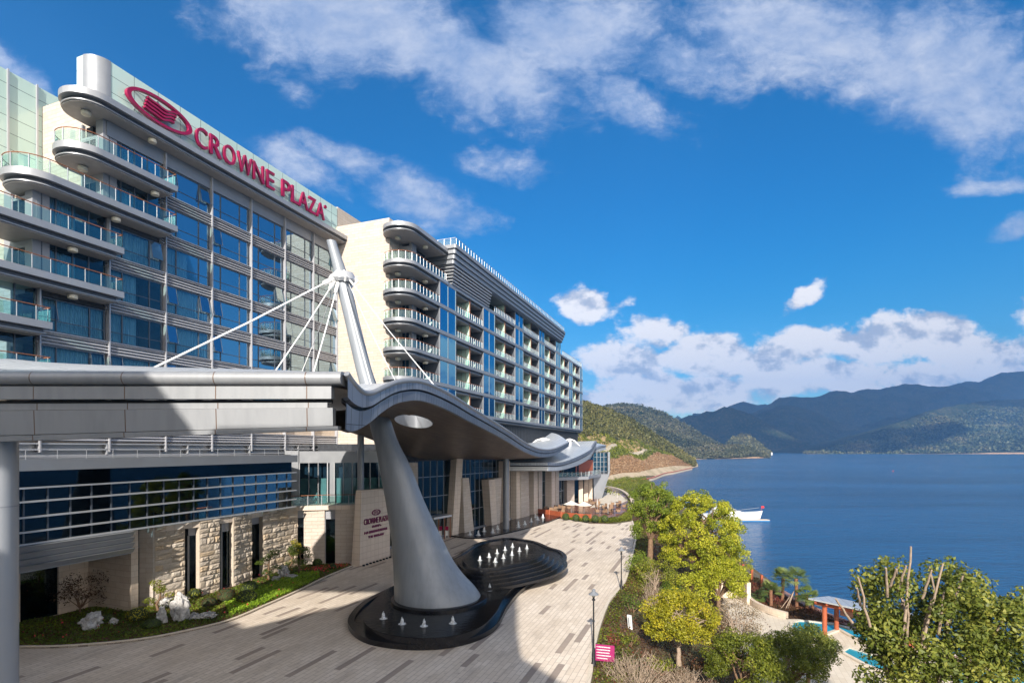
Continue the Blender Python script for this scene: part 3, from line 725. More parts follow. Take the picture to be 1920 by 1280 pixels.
# ---- rooftop sign ----
sign = thing('rooftop_sign', 'large magenta raised letters and oval emblem reading CROWNE PLAZA on the green parapet', 'sign', L(44, 46.6, 39.5))
def text_mesh(ch, s0, s1, z0, z1, t, depth, mat, parent, name='letter', off=0.03, mapf=None):
    cu = bpy.data.curves.new(name, 'FONT'); cu.body = ch; cu.size = 1.0; cu.extrude = 0.5; cu.offset = off; cu.resolution_u = 4
    tmp = bpy.data.objects.new('tmp', cu); COL.objects.link(tmp); bpy.context.view_layer.update()
    dg = bpy.context.evaluated_depsgraph_get(); me = bpy.data.meshes.new_from_object(tmp.evaluated_get(dg))
    bpy.data.objects.remove(tmp); bpy.data.curves.remove(cu)
    V = np.array([v.co[:] for v in me.vertices])
    x0, x1 = V[:, 0].min(), V[:, 0].max(); y0, y1 = V[:, 1].min(), V[:, 1].max()
    a = (V[:, 0]-x0)/(x1-x0); b_ = (V[:, 1]-y0)/(y1-y0); d = (0.5-V[:, 2])
    org = wloc(parent)
    mapf = mapf or (lambda a, b_, d: L(s0+(s1-s0)*a, t+d*depth, z0+(z1-z0)*b_))
    for i, v in enumerate(me.vertices): v.co = Vector(mapf(a[i], b_[i], d[i])) - org
    me.materials.clear(); me.materials.append(mat); me.name = name; me.update()
    o = bpy.data.objects.new(name, me); COL.objects.link(o); o.parent = parent; return o
def s_at(px, t):
    k = (px-960)/F; return t*(UC+k*US)/(US-k*UC)
tS = 46.05
for ch, a, b_ in (('C', 368, 390), ('R', 395, 417), ('O', 420, 443), ('W', 447, 474), ('N', 476, 496), ('E', 501, 515.5), ('P', 530, 546), ('L', 548, 562), ('A', 561, 579), ('Z', 580, 593.5), ('A', 594.5, 609.5)):
    text_mesh(ch, s_at(a, tS), s_at(b_, tS), 40.55, 42.5, tS, .28, M['magenta'], sign, off=.004)
text_mesh('®', s_at(609, tS), s_at(613, tS), 42.15, 42.6, tS, .2, M['magenta'], sign)
mb = MB(); cs, cz = 34.25, 41.62
rows = []
for i in range(65):
    a = 2*pi*i/64; ca, sa = cos(a), sin(a)
    pts = []
    for (ra, rb, t_) in ((3.05, 1.20, tS), (3.05, 1.20, tS+.34), (2.68, .98, tS+.34), (2.68, .98, tS)):
        pts.append(L(cs+ra*ca, t_, cz+rb*sa))
    rows.append(pts)
mb.grid(rows, close=True); mb.build('emblem_ring', M['magenta'], sign, smooth=40)
for j in range(4):
    mb = MB(); rows = []; zc = cz+.48-.32*j; sh = (0.28, .12, -.02, -.12)[j]
    for i in range(29):
        a = i/28; s = cs-1.45+sh*.6+a*(2.75+.25*sh)
        ph = a*2; wv = (.16*cos(pi*ph) if ph < 1 else -.16*cos(pi*(ph-1))*1.0)
        wv = .2*sin(2*pi*(a+.25)) if False else (.22*(abs(cos(pi*a*1.0))**.8)*(1 if a < .5 else 0) - .0 if False else .17*cos(2*pi*a*1.0+(0 if a < .5 else 0)))
        z = zc + .13*sin(2*pi*a+pi*.5)*(1 if a < .5 else .9) + .10*(a-.5) - .12*sin(4*pi*a)*(.4)
        rows.append([L(s, tS-.05, z+.085), L(s, tS+.3, z+.085), L(s, tS+.3, z-.085), L(s, tS-.05, z-.085)])
    mb.grid(rows, close=True); n0 = len(rows)*4
    mb.f += [(0, 1, 2, 3), (n0-1, n0-2, n0-3, n0-4)]; mb.mi += [0, 0]
    mb.build('emblem_ribbon', M['magenta'], sign, smooth=40)
mb = MB()
for px in (378, 400, 430, 455, 470, 485, 507, 536, 555, 570, 586, 602): mb.boxL(s_at(px, tS)-.04, s_at(px, tS)+.04, tS+.3, 46.72, 41.9, 41.98); mb.boxL(s_at(px, tS)-.04, s_at(px, tS)+.04, tS+.3, 46.72, 41.0, 41.08)
for a in range(0, 360, 45): s = cs+2.86*cos(radians(a)); z = cz+1.09*sin(radians(a)); mb.boxL(s-.04, s+.04, tS+.3, 46.72, z-.04, z+.04)
mb.build('mounting_brackets', M['alu_light'], sign)  # small brackets holding the letters and ring to the parapet
# ================= hotel wing =================
wing = thing('hotel_wing', 'long hotel wing with stacked glass balconies and a slatted overhanging top storey', 'hotel building', L(100, 42, 0))
TF = 34.3
GL = [(65, 70), (80, 85), (95.2, 99.9), (110.3, 114.5), (123.7, 128), (136.6, 140.6), (149.0, 152.4)]
BAL = [(70, 80), (85, 95.2), (99.9, 110.3), (114.5, 123.7), (128, 136.6), (140.6, 149.0)]
WM = [M['alu_mid'], M['alu_dark'], M['soffit_grey']]
for k in range(6):
    if k == 0:
        slab(wing, 'floor_slab', 56.7, 67.4, TF, 39.0, ZK[k]+.1, 2.35, 0, None, .42, True)
        slab(wing, 'floor_slab', 67.5, 156, TF+.1, 40, ZK[k]+.1, 0, 5, WM, .42, True, False)
    else: 
        slab(wing, 'floor_slab', 56.7, 157, TF, 39.0, ZK[k]+.1, 2.35, 5, WM if k else None, .42, True)
slab(wing, 'corner_roof', 56.7, 67.6, TF, 39.0, 39.4, 2.35, 0, None, .5)
# rear wall, corner walls
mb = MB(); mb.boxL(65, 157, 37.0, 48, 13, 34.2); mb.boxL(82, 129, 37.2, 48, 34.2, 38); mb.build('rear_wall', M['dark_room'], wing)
mb = MB(); mb.boxL(61.4, 61.65, 36.6, 36.95, 8.9, 38.9); mb.boxL(61.4, 61.65, 38.1, 38.5, 8.9, 38.9); mb.boxL(61.4, 65, 36.55, 36.8, 8.9, 38.9) if False else None
for k in range(-1, 7):
    z = 34.7-3.6*k; mb.boxL(61.4, 61.65, 36.95, 38.1, z-.8, z+.2) if k >= 0 else None
    mb.boxL(61.4, 61.65, 36.95, 38.1, z-.75, z-.2)
mb.boxL(61.65, 62.6, 36.6, 36.8, 8.9, 38.9)
mb.build('corner_wall', M['render_grey'], wing)
mb = MB(); mb.boxL(62.2, 66.4, 37.4, 40, 8.9, 38.8); mb.build('corner_core', M['dark_room'], wing)
for k in range(0, 7):
    z = 34.7-3.6*k
    f = MB()
    for a in (36.98, 37.52, 38.06): f.boxL(61.38, 61.48, a-.03, a+.03, z+.2, z+2.85)
    f.boxL(61.38, 61.48, 36.95, 38.1, z+.2, z+.27); f.boxL(61.38, 61.48, 36.95, 38.1, z+2.78, z+2.85)
    o = f.build('corner_window', M['frame_light'], wing); g = MB(); g.boxL(61.43, 61.45, 36.98, 38.06, z+.25, z+2.8); g.build('pane', M['glass'], o)
    c = MB(); n = 14; c.grid([[L(61.75+.03*sin(i*2.1), 37.0+1.0*i/n, zz) for i in range(n+1)] for zz in (z+.25, z+2.8)]); c.build('curtain', M['curtain'], o)
    f = MB()
    for s in (62.6, 63.5, 64.6): f.boxL(s-.04, s+.04, 36.62, 36.72, z+.15, z+2.85)
    f.boxL(62.6, 64.9, 36.62, 36.72, z+2.8, z+2.9)
    o = f.build('corner_door', M['frame'], wing); g = MB(); g.boxL(62.6, 64.9, 36.66, 36.68, z+.2, z+2.8); g.build('pane', M['glass'], o)
# corner balcony railings + lamps
for k in range(0, 6):
    z = ZK[k]+.1; host = MB(); host.boxL(58.6, 58.9, 38.2, 38.4, z, z+.06)
    o = host.build('corner_balcony', M['alu'], wing)
    path = outline(56.85, 67.0 if k == 0 else 64.95, TF+.13, 38.85, 2.2); path = path[1:-1]
    railing(o, path, z, 1.05, .85)
    lamp(o, 59.2, 37.3, z-.9, .3); lamp(o, 63.2, 35.6, z-.9, .3)
o = MB(); o.boxL(59, 59.1, 38.2, 38.3, 39.4, 39.45); o = o.build('roof_balcony', M['alu'], wing); lamp(o, 59.2, 37.3, 38.5, .3); lamp(o, 63.2, 35.6, 38.5, .3)
railing(o, [(59, 38.4), (59, 36.4), (61.6, 36.4)], 39.4, .9, .9)
# glass bays (each bay column built once, copied down the rows)
wl_ = wing.location
def room_glass(s0, s1, seed):
    W_ = s1-s0; H_ = 3.15
    fr = MB(); xs = [0.06, W_/2, W_-.06]
    for x in xs: fr.boxL(x-.06, x+.06, -.06, .12, 0, H_)
    fr.boxL(0, W_, -.04, .1, 0, .08); fr.boxL(0, W_, -.04, .1, H_-.1, H_)
    o = fr.build('bay_window', M['alu_mid']); MB().boxL(0, .05, .12, 2.5, 0, H_).build('side_wall', M['alu_dark'], o); MB().boxL(W_-.05, W_, .12, 2.5, 0, H_).build('side_wall', M['alu_dark'], o)
    g = MB(); g.add([L(.1, 0, .08), L(W_-.1, 0, .08), L(W_-.1, 0, H_-.1), L(.1, 0, H_-.1)], [(3, 2, 1, 0)]); g.build('pane', M['glass_blue'], o)
    return o
def bay(s0, s1, seed):
    W_ = s1-s0; rnd = random.Random(seed)
    b0 = MB()                                    # rear glazing frame
    for x in np.arange(.3, W_, 1.25): b0.boxL(x-.04, x+.04, 2.5, 2.6, 0, 2.9)
    b0.boxL(0, W_, 2.5, 2.62, 2.85, 3.1)
    o = b0.build('balcony', M['frame'])
    g = MB(); g.add([L(0, 2.56, 0), L(W_, 2.56, 0), L(W_, 2.56, 2.85), L(0, 2.56, 2.85)], [(3, 2, 1, 0)]); g.build('door_glass', M['glass_dark'], o)
    p = MB(); mid = W_*.52; p.boxL(mid-.03, mid+.03, .35, 2.45, .05, 2.95); p.build('partition', M['green_panel'], o)
    p = MB(); p.boxL(mid-.05, mid+.05, .22, .34, .05, 3.0); p.boxL(mid-.045, mid+.045, .22, 2.5, 2.96, 3.05)
    for t_ in (1.0, 1.7): p.boxL(mid-.042, mid+.042, t_-.02, t_+.02, .05, 2.95)
    p.build('partition_frame', M['wood_rail'], o)
    railing(o, [(.05, .16), (W_/2, .14), (W_-.05, .16)], 0, 1.05, .78, .03)
    for x in (W_*.2, W_*.75):
        m2 = MB(); c = L(x, 1.3, 3.05); m2.lathe(c, [(.22, 0), (.36, -.04), (.36, -.3), (.22, -.34)], 10); m2.build('ceiling_lamp', M['cream_lamp'], o)
    return o
for i, (s0, s1) in enumerate(GL):
    pr = room_glass(s0, s1, i); first = True
    for k in range(0, 6):
        if k == 0 and (i < 2 or i > 4): continue
        loc = Vector(L(s0, TF+.12, ZK[k]+.1)) - wl_
        if first: pr.parent = wing; pr.location = loc; first = False
        else: copy_tree(pr, wing, loc)
for i, (s0, s1) in enumerate(BAL):
    pr = bay(s0, s1, i); first = True
    for k in range(0, 6):
        if k == 0 and (i < 1 or i > 3): continue
        loc = Vector(L(s0, TF+.02, ZK[k]+.1)) - wl_
        if first: pr.parent = wing; pr.location = loc; first = False
        else: copy_tree(pr, wing, loc)
# far rounded end railing on every floor
for k in range(6):
    z = ZK[k]+.1; h = MB(); h.boxL(156.0, 156.3, 38.8, 39, z, z+.05); o = h.build('end_balcony', M['alu'], wing)
    p = outline(152 if k else 130, 156.8 if k else 155.8, TF+.15, 39, 0, 4.9); railing(o, p[1:], z, 1.05, .9, .04)
mb = MB(); mb.boxL(152.5, 155.6, 36.9, 48, 13, 34.2); mb.build('end_room', M['dark_room'], wing)
# storey of close fins below the lowest balconies
mb = MB(); mb.boxL(70, 154, 36.6, 47, 11.5, 16.2); mb.build('fin_storey_wall', M['glass_blue'] if False else M['alu_dark'], wing)
mb = MB()
for s in np.arange(70.3, 154, .95): mb.boxL(s-.07, s+.07, 36.1, 36.58, 11.6, 16.1)
mb.build('vertical_fins', M['alu_mid'], wing)
# overhanging top storey
mb = MB(); T0 = 33.0; zb = [39.9, 39.25, 38.6, 38.0]
for i in range(4):
    d = .22*i; e = outline(67.2+d, 131-d*1.5, T0+d, 46, .3, 4-d, 8)
    mb.prism(toL(e), zb[i]-.5, zb[i]); 
    mb.prism(toL(outline(67.2+d+.3, 131-d*1.5-.3, T0+d+.3, 46, .1, 3.7-d, 8)), zb[i]-.66, zb[i]-.502)
mb.prism(toL(outline(68.5, 129.2, T0+1.2, 46, .1, 3, 8)), 37.25, 37.33)
mb.build('top_storey_bands', M['alu_mid'], wing, smooth=30)
mb = MB()
for i in range(6):
    z = 37.15-.43*i; d = .75+.1*i
    mb.prism(toL([(67.3+d, 40), (67.3+d, T0+d), (82.2, T0+d), (82.2, 40)]), z-.1, z)
mb.build('top_storey_louvres', M['alu_light'], wing)
mb = MB(); mb.prism(toL([(69, 45), (69, T0+1.7), (81.9, T0+1.7), (81.9, 45)]), 34.72, 37.24); mb.build('top_storey_glazing', M['glass_blue'], wing)
mb = MB(); mb.prism(toL([(69.4, 45), (69.4, T0+2.3), (81.5, T0+2.3), (81.5, 45)]), 34.74, 37.2); mb.build('top_storey_core', M['dark_room'], wing)
h = MB(); h.boxL(70, 129, 36, 45, 39.91, 39.96); o = h.build('roof_terrace', M['alu_mid'], wing)
railing(o, [(67.4, 44), (67.4, T0+.2), (100, T0+.2), (127, T0+.2), (129.8, T0+1.2), (130.6, T0+4)], 39.9, .95, 1.0, .03, M['alu_light'])
# chairs on the balconies
def lounge_chair(root):
    mb = MB(); mb.hexa([(-.3, -.55, .28), (.3, -.55, .28), (.3, .25, .24), (-.3, .25, .24)], [(-.3, -.55, .36), (.3, -.55, .36), (.3, .25, .32), (-.3, .25, .32)]); mb.build('seat', M['white_plastic'], root)
    mb = MB(); mb.hexa([(-.3, .22, .3), (.3, .22, .3), (.3, .3, .3), (-.3, .3, .3)], [(-.3, .55, .85), (.3, .55, .85), (.3, .63, .85), (-.3, .63, .85)]); mb.build('backrest', M['white_plastic'], root)
    for x in (-.27, .27):
        for y in (-.5, .2): mb = MB(); mb.tube([(x, y, 0), (x, y, .3)], .025, 5); mb.build('leg', M['frame_light'], root)
ch0 = thing('lounge_chair', 'white lounge chair on a glass fronted balcony of the long hotel wing', 'chair', (0, 0, 0), 'white lounge chairs on the wing balconies')
lounge_chair(ch0)
spots = [(s, k) for k in range(1, 6) for s in (72, 77.6, 87.3, 92.8, 102)]+[(63.4, k) for k in (1, 2, 3, 4)]
for i, (s, k) in enumerate(spots):
    loc = L(s, TF+1.1, ZK[k]+.105)
    if i == 0: ch0.location = loc; ch0.rotation_euler = (0, 0, -YAW)
    else: copy_tree(ch0, None, loc, -YAW+random.uniform(-.6, .6))
# ================= low block beside the forecourt =================
pod = thing('low_hotel_block', 'low curved hotel block with horizontal slats over blue glass and rough stone piers', 'building', L(28, 40, 0))
GT = 37.2
mb = MB(); mb.boxL(5, 40.6, 36.55, 39, 10.2, 10.85); mb.build('cornice', M['alu'], pod, uv=True)
mb = MB(); mb.boxL(5, 40.5, 37.25, 46.4, 10.86, 10.9); mb.build('roof', M['alu_mid'], pod)
mb = MB()
for s in np.arange(8, 40.4, 1.6): mb.boxL(s-.012, s+.012, 36.75, 36.77, 10.85, 11.45)
mb.boxL(5, 40.5, 36.74, 36.77, 11.44, 11.47); mb.build('roof_railing', M['alu_light'], pod)
mb = MB(); mb.boxL(5, 40.5, GT-.02, GT+.1, 9.2, 10.19); mb.build('dark_band', M['glass_navy'], pod)
mb = MB(); mb.add([L(5, GT, 5.9), L(40.5, GT, 5.9), L(40.5, GT, 9.2), L(5, GT, 9.2)], [(3, 2, 1, 0)]); mb.build('pane', M['glass_navy'], pod)
mb = MB(); mb.boxL(5, 40.5, GT+1.2, GT+9, 5.75, 10.1); mb.build('dark_interior', M['dark_room'], pod)
mb = MB()
for s in np.arange(6, 40.6, 1.21): mb.boxL(s-.045, s+.045, GT-.06, GT+.08, 5.9, 9.2)
mb.build('mullions', M['frame'], pod)
for z in (9.2, 8.4, 7.5, 6.65, 5.95):
    mb = MB(); mb.boxL(5, 40.9, GT-.26, GT-.07, z-.05, z+.05); mb.build('slat', M['alu_light'], pod)
# overhanging ribbed box
mb = MB()
for i in range(4):
    z = 5.9-.37*i; mb.hexa([L(5, 36.75, z-.34), L(25.3, 36.75, z-.34), L(25.3, GT+1, z-.34), L(5, GT+1, z-.34)], [L(5, 36.55, z-.03), L(25.3, 36.55, z-.03), L(25.3, GT+1, z-.03), L(5, GT+1, z-.03)])
mb.boxL(5, 25.28, 36.9, GT+6, 4.36, 5.86); mb.build('ribbed_overhang', M['alu'], pod)
mb = MB(); mb.boxL(26.6, 38, GT+2.6, GT+9, 0, 5.3); mb.build('hidden_core', M['dark_room'], pod)
# recessed ground floor wall below the overhang
mb = MB(); mb.boxL(5, 21.8, 42.3, 43, 0, 4.35); mb.boxL(24.0, 25.9, 42.3, 43, 0, 4.35); mb.boxL(25.9, 26.4, 38.9, 43, 0, 5.4)
mb.boxL(25.85, 26.35, 37.75, 38.88, 0, 5.85)
mb.build('recessed_stone_wall', M['smooth_stone'], pod, uv=True)
mb = MB(); mb.boxL(21.8, 24.0, 42.45, 42.5, 0, 4.3); o = mb.build('ground_window', M['glass_dark'], pod)
mb = MB(); mb.boxL(21.8, 24, 43.2, 45, 0, 4.3); mb.build('room', M['dark_room'], o)
# pier line (plan points measured along the wall)
def rough_pier(a, b, th, z0, z1, seed):
    """hewn block wall: courses of random blocks with uneven faces"""
    rnd = random.Random(seed); d = (Vector(b)-Vector(a)); ln = d.length; d.normalize(); n = Vector((d.y, -d.x))
    mb = MB(); tones = []
    z = z0
    while z < z1-.02:
        h = min(rnd.choice([.26, .36, .44, .55, .36]), z1-z)
        if z1-(z+h) < .12: h = z1-z
        x = 0.0
        while x < ln-.01:
            w_ = min(rnd.uniform(.5, 1.35), ln-x)
            if ln-(x+w_) < .2: w_ = ln-x
            g = .012; k = 5; q = 3; rows = []
            pr = rnd.uniform(.03, .13)
            for j in range(q+2):
                row = []
                for i in range(k+1):
                    u = x+g+(w_-2*g)*i/k; zz = z+g+(h-2*g)*min(max(j-0, 0), q+1)/(q+1)
                    e = min(i, k-i, j, q+1-j); pp = 0.0 if e == 0 else pr*rnd.uniform(.55, 1.1)
                    p = Vector(a)+d*u+n*pp; row.append((p.x, p.y, zz))
                rows.append(row)
            c0 = len(mb.f); mb.grid(rows); tn = rnd.random(); tones += [tn]*(len(mb.f)-c0)
            x += w_
        z += h
    c0 = len(mb.f)
    p0, p1 = Vector(a)-n*.015, Vector(b)-n*.015
    q = [p0, p1, p1-n*th, p0-n*th]
    mb.hexa([(v.x, v.y, z0) for v in q], [(v.x, v.y, z1) for v in q]); tones += [.5]*(len(mb.f)-c0)
    return mb, tones
TOP = 5.85
PR = [((-25.9, 38.9), (-24.95, 40.9)), ((-24.15, 41.45), (-23.47, 43.1)), ((-23.05, 44.4), (-22.6, 46.6)), ((-22.35, 48.1), (-20.9, 52.3))]
for i, (a, b_) in enumerate(PR):
    mb, tones = rough_pier(a, b_, .4, 0, TOP, 20+i); o = mb.build('rough_stone_pier', M['blocks'], pod); set_tone(o, tones)
mb = MB()
mb.wall((-26.95, 38.75), (-25.95, 38.75), .8, 0, TOP)                       # smooth face beside the first pier
mb.build('smooth_stone_pier', M['cream_stone'], pod, uv=True)
for a, b_ in (((-20.55, 52.9), (-18.6, 53.2)), ((-17.6, 53.35), (-15.4, 53.6))):
    mb = MB(); mb.wall(a, b_, .6, 0, TOP); mb.build('smooth_stone_pier', M['cream_stone'], pod, uv=True)
def slot(a, b_, header, z1=TOP):
    a = Vector(a); b2 = Vector(b_); mb = MB(); mb.wall(a, b2, .12, z1-header, z1); o = mb.build('slot_window', M['render_grey'], pod)
    g = MB(); g.add([(*a, 0), (*b2, 0), (*b2, z1-header), (*a, z1-header)], [(0, 1, 2, 3)]); g.build('pane', M['glass_dark'], o)
    f = MB(); 
    for p in (a, b2): f.box(p.x-.05, p.x+.05, p.y-.05, p.y+.05, 0, z1-header)
    f.build('frame', M['frame_light'], o)
for a, b_, hd_ in (((-27.9, 39.2), (-27.0, 38.95), 1.6), ((-25.0, 41.4), (-24.5, 41.75), 1.1), ((-23.8, 43.9), (-23.45, 44.6), 1.2), ((-23.1, 47.0), (-22.75, 48.3), 1.1), ((-21.3, 52.7), (-20.5, 53.1), 1.2), ((-18.6, 53.4), (-17.6, 53.55), 1.4)):
    slot(a, b_, hd_)
# infill behind the slots, terrace deck on top
deckp = [(-28.0, 39.3), (-26.9, 38.9), (-25.9, 39.0), (-24.1, 41.6), (-23.1, 44.5), (-22.4, 48.2), (-21.0, 52.5), (-15.3, 53.7), (-15.6, 60), (-26, 60), (-30, 42)]
mb = MB(); mb.prism(ccw(deckp), TOP-.45, TOP-.02); mb.build('terrace_deck', M['tile_stone'], pod, uv=True)
mb = MB(); mb.prism(ccw([(-28.2, 41.2), (-24.6, 42.6), (-23.9, 45), (-23.3, 48.8), (-22, 54), (-15.6, 54.6), (-16, 59), (-26, 59)]), 0, TOP-.5); mb.build('ground_floor_rooms', M['dark_room'], pod)
o = MB(); o.box(-24, -23.9, 45.5, 45.6, TOP, TOP+.03); o = o.build('terrace_rail', M['alu'], pod)
inv = lambda x, y: (US*x+UC*y, -UC*x+US*y)
tp = [inv(*p) for p in [(-29.6, 41.0), (-27.6, 39.4), (-26.0, 39.2), (-24.3, 41.6), (-23.4, 44.5), (-22.8, 48), (-21.3, 52.3), (-18.5, 53.6), (-15.8, 53.95)]]
railing(o, tp, TOP, 1.0, 1.3, .03)
# upper wall behind the terrace
A, B_ = Vector((-21.6, 54.3)), Vector((-12.8, 57.2)); dd = (B_-A).normalized(); nn = Vector((dd.y, -dd.x)); LN = (B_-A).length
q = lambda u, off: (A.x+dd.x*u+nn.x*off, A.y+dd.y*u+nn.y*off)
mb = MB(); mb.wall(q(0, 0), q(LN, 0), .3, 10.0, 11.2); mb.wall(q(-1.3, .15), q(-.02, .15), .4, TOP, 11.25); mb.wall(q(LN*.32, .08), q(LN*.36, .08), .3, TOP, 10.0)
mb.build('upper_wall', M['alu'], pod, uv=True)
k = 0; u = 0.0
for (u0, u1) in ((.05, .95), (.95, 1.85), (1.85, 2.75), (3.4, 4.3), (4.3, 5.2), (5.2, 6.1), (6.1, 7.0), (7.0, 7.9), (7.9, 8.8)):
    f = MB(); 
    for x in (u0, u1): f.wall(q(x-.05, .05), q(x+.05, .05), .15, TOP, 10.0)
    o = f.build('upper_window', M['alu_light'], pod)
    g = MB(); g.add([(*q(u0, 0), TOP), (*q(u1, 0), TOP), (*q(u1, 0), 10.0), (*q(u0, 0), 10.0)], [(0, 1, 2, 3)]); g.build('pane', M['glass'], o)
    c = MB(); c.add([(*q(u0+.1, -.35), TOP), (*q(u1-.1, -.35), TOP), (*q(u1-.1, -.35), 8.4), (*q(u0+.1, -.35), 8.4)], [(0, 1, 2, 3)]); c.build('blind', M['lit_blind'], o)
mb = MB(); mb.wall(q(-.5, -.8), q(LN, -.8), .3, TOP, 11); mb.build('upper_room', M['dark_room'], pod)

# ---- entrance hall below the wing ----
hall = thing('entrance_hall', 'tall glazed entrance hall with slanted beige and rough stone piers', 'building', (-4, 75, 0))
e0 = Vector((-16.0, 58.5)); e1 = Vector((-8.2, 71.0)); e2 = Vector((4.5, 96.0)); e3 = Vector((10.5, 109.5))
def along(px):                       # point of the hall front seen in photo column px
    k_ = (px-960)/F
    for a, b2 in ((e0, e1), (e1, e2), (e2, e3)):
        d = b2-a; den = d.x-k_*d.y; tt = (k_*a.y-a.x)/den
        if -0.0001 <= tt <= 1.0001: return a+d*tt
    return a+d*tt
HZ = 9.9
mb = MB()
for a, b2 in ((e0, e1), (e1, e2), (e2, e3)): mb.add([(*a, .25), (*b2, .25), (*b2, HZ), (*a, HZ)], [(0, 1, 2, 3)])
mb.build('glass_front', M['glass_dark'], hall)
mb = MB()
for a, b2 in ((e0, e1), (e1, e2), (e2, e3)):
    d = (b2-a).normalized(); n_ = Vector((d.y, -d.x)); m_ = int((b2-a).length/1.25)
    for i in range(m_+1):
        p = a+(b2-a)*i/m_; mb.box(p.x-.05, p.x+.05, p.y-.05, p.y+.05, 0, HZ)
    for z in (.2, 2.9, 5.4, 7.9): mb.wall(a+n_*.04, b2+n_*.04, .08, z-.05, z+.05)
mb.build('glass_mullions', M['alu_mid'], hall)
mb = MB()
for a, b2 in ((e0, e1), (e1, e2), (e2, e3)):
    d = (b2-a).normalized(); n_ = Vector((d.y, -d.x)); mb.wall(a+n_*.25, b2+n_*.25, .6, 0, .2)
mb.build('plinth', M['alu_mid'], hall)
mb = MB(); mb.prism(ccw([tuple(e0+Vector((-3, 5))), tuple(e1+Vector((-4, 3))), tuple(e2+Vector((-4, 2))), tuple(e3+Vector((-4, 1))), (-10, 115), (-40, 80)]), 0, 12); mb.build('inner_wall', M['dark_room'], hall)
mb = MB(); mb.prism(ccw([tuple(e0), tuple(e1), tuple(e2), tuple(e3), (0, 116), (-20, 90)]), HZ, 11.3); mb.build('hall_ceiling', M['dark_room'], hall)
def slant_pier(name, bl, br, tl_, tr_, ztop, mat, off=.7, dep=.9, rough=None):
    pb0, pb1, pt0, pt1 = (along(x) for x in (bl, br, tl_, tr_))
    d = (pb1-pb0).normalized(); n_ = Vector((d.y, -d.x)).normalized()*off; m_ = -n_.normalized()*dep
    b4 = [pb0+n_, pb1+n_, pb1+n_+m_, pb0+n_+m_]; t4 = [pt0+n_, pt1+n_, pt1+n_+m_, pt0+n_+m_]
    mb = MB(); mb.hexa([(v.x, v.y, 0) for v in b4], [(v.x, v.y, ztop) for v in t4])
    return mb.build(name, mat, hall, uv=True)
slant_pier('beige_pier', 836, 848, 845, 857, 10.2, M['tile_stone'], 1.0, 1.6)
slant_pier('stone_pier', 857, 875, 853, 865, 7.5, M['cream_stone'], 1.2, 1.2)
slant_pier('beige_pier', 909, 919, 903, 915, 6.9, M['tile_stone'], 1.2, 1.3); slant_pier('stone_pier', 919, 925, 915, 928, 7.0, M['cream_stone'], 1.15, 1.2)
slant_pier('beige_pier', 935, 945, 935, 945, 9.5, M['tile_stone'], 1.0, 1.5)
slant_pier('stone_pier', 965, 981, 963, 978, 9.3, M['cream_stone'], 1.2, 1.8); slant_pier('beige_pier', 957, 966, 957, 964, 9.3, M['tile_stone'], 1.1, 1.8)
slant_pier('beige_pier', 990, 998, 990, 997, 9.3, M['tile_stone'], 1.1, 1.8); slant_pier('stone_pier', 999, 1005, 998, 1005, 9.3, M['cream_stone'], 1.2, 1.8)
slant_pier('beige_pier', 1022, 1029, 1022, 1029, 9.3, M['tile_stone'], 1.3, 2.2); slant_pier('stone_pier', 1029, 1035, 1029, 1035, 9.3, M['cream_stone'], 1.4, 2.2)
slant_pier('stone_pier', 764, 776, 760, 774, 9.8, M['cream_stone'], .8, 1.2)
# entrance door box
pa, pb = along(795), along(829); d = (pb-pa).normalized(); n_ = Vector((d.y, -d.x))
mb = MB(); mb.wall(pa+n_*1.6, pb+n_*1.6, 1.7, 2.75, 3.0); o = mb.build('door_canopy', M['alu_light'], hall)
for f_ in (0, .33, .66, .98):
    p = pa+(pb-pa)*f_+n_*1.4; mb = MB(); mb.box(p.x-.05, p.x+.05, p.y-.05, p.y+.05, 0, 2.75); mb.build('door_post', M['wood_rail'], o)
# restaurant end beyond the hall
rest = thing('restaurant_pavilion', 'two storey restaurant with balcony slabs at the far end of the hotel', 'building', (14, 118, 0))
r0, r1, r2_ = Vector((8.2, 108)), Vector((14.0, 113.5)), Vector((19.0, 124))
mb = MB()
for a, b2 in ((r0, r1), (r1, r2_)): mb.add([(*a, 0), (*b2, 0), (*b2, 9), (*a, 9)], [(0, 1, 2, 3)])
mb.build('glazing', M['glass_dark'], rest)
mb = MB(); mb.prism(ccw([(6, 112), (12.5, 116), (16, 126), (10, 130), (0, 120)]), 0, 9.4); mb.build('core', M['dark_room'], rest)
mb = MB(); 
for (a, b2) in (((11.3, 109.9), (13.0, 111.6)),): mb.wall(a, b2, .9, 0, 5.2)
mb.build('stone_pier', M['cream_stone'], rest, uv=True)
mb = MB()
for x, y in ((14.6, 114.2), (16.1, 117.2), (17.5, 120.2), (19.0, 123.6)): mb.box(x-.45, x+.45, y-.6, y+.6, 0, 5.1)
mb.build('white_pier', M['smooth_stone'], rest, uv=True)
mb = MB(); mb.prism(ccw([(5.5, 108), (8, 105.5), (15.8, 110.3), (16.6, 113.2), (20.5, 122.5), (17, 126), (8, 118)]), 5.1, 5.7); mb.build('balcony_slab', M['alu'], rest)
o = MB(); o.box(15, 15.1, 112, 112.1, 5.7, 5.73); o = o.build('balcony_rail', M['alu'], rest)
railing(o, [inv(*p) for p in [(8, 105.8), (15.6, 110.5), (16.4, 113.4), (20.2, 122.4)]], 5.7, 1.05, 1.2, .04, M['black_metal'])
mb = MB(); mb.wall((13.3, 113), (17.8, 119.3), -.2, 5.75, 8.9); mb.build('orange_timber_wall', M['orange_wood'], rest)
mb = MB(); mb.prism(ccw([(18.5, 121.5), (21.8, 123.2), (23.6, 130), (17, 130)]), 4.6, 10.6); mb.build('corner_room', M['dark_room'], rest)
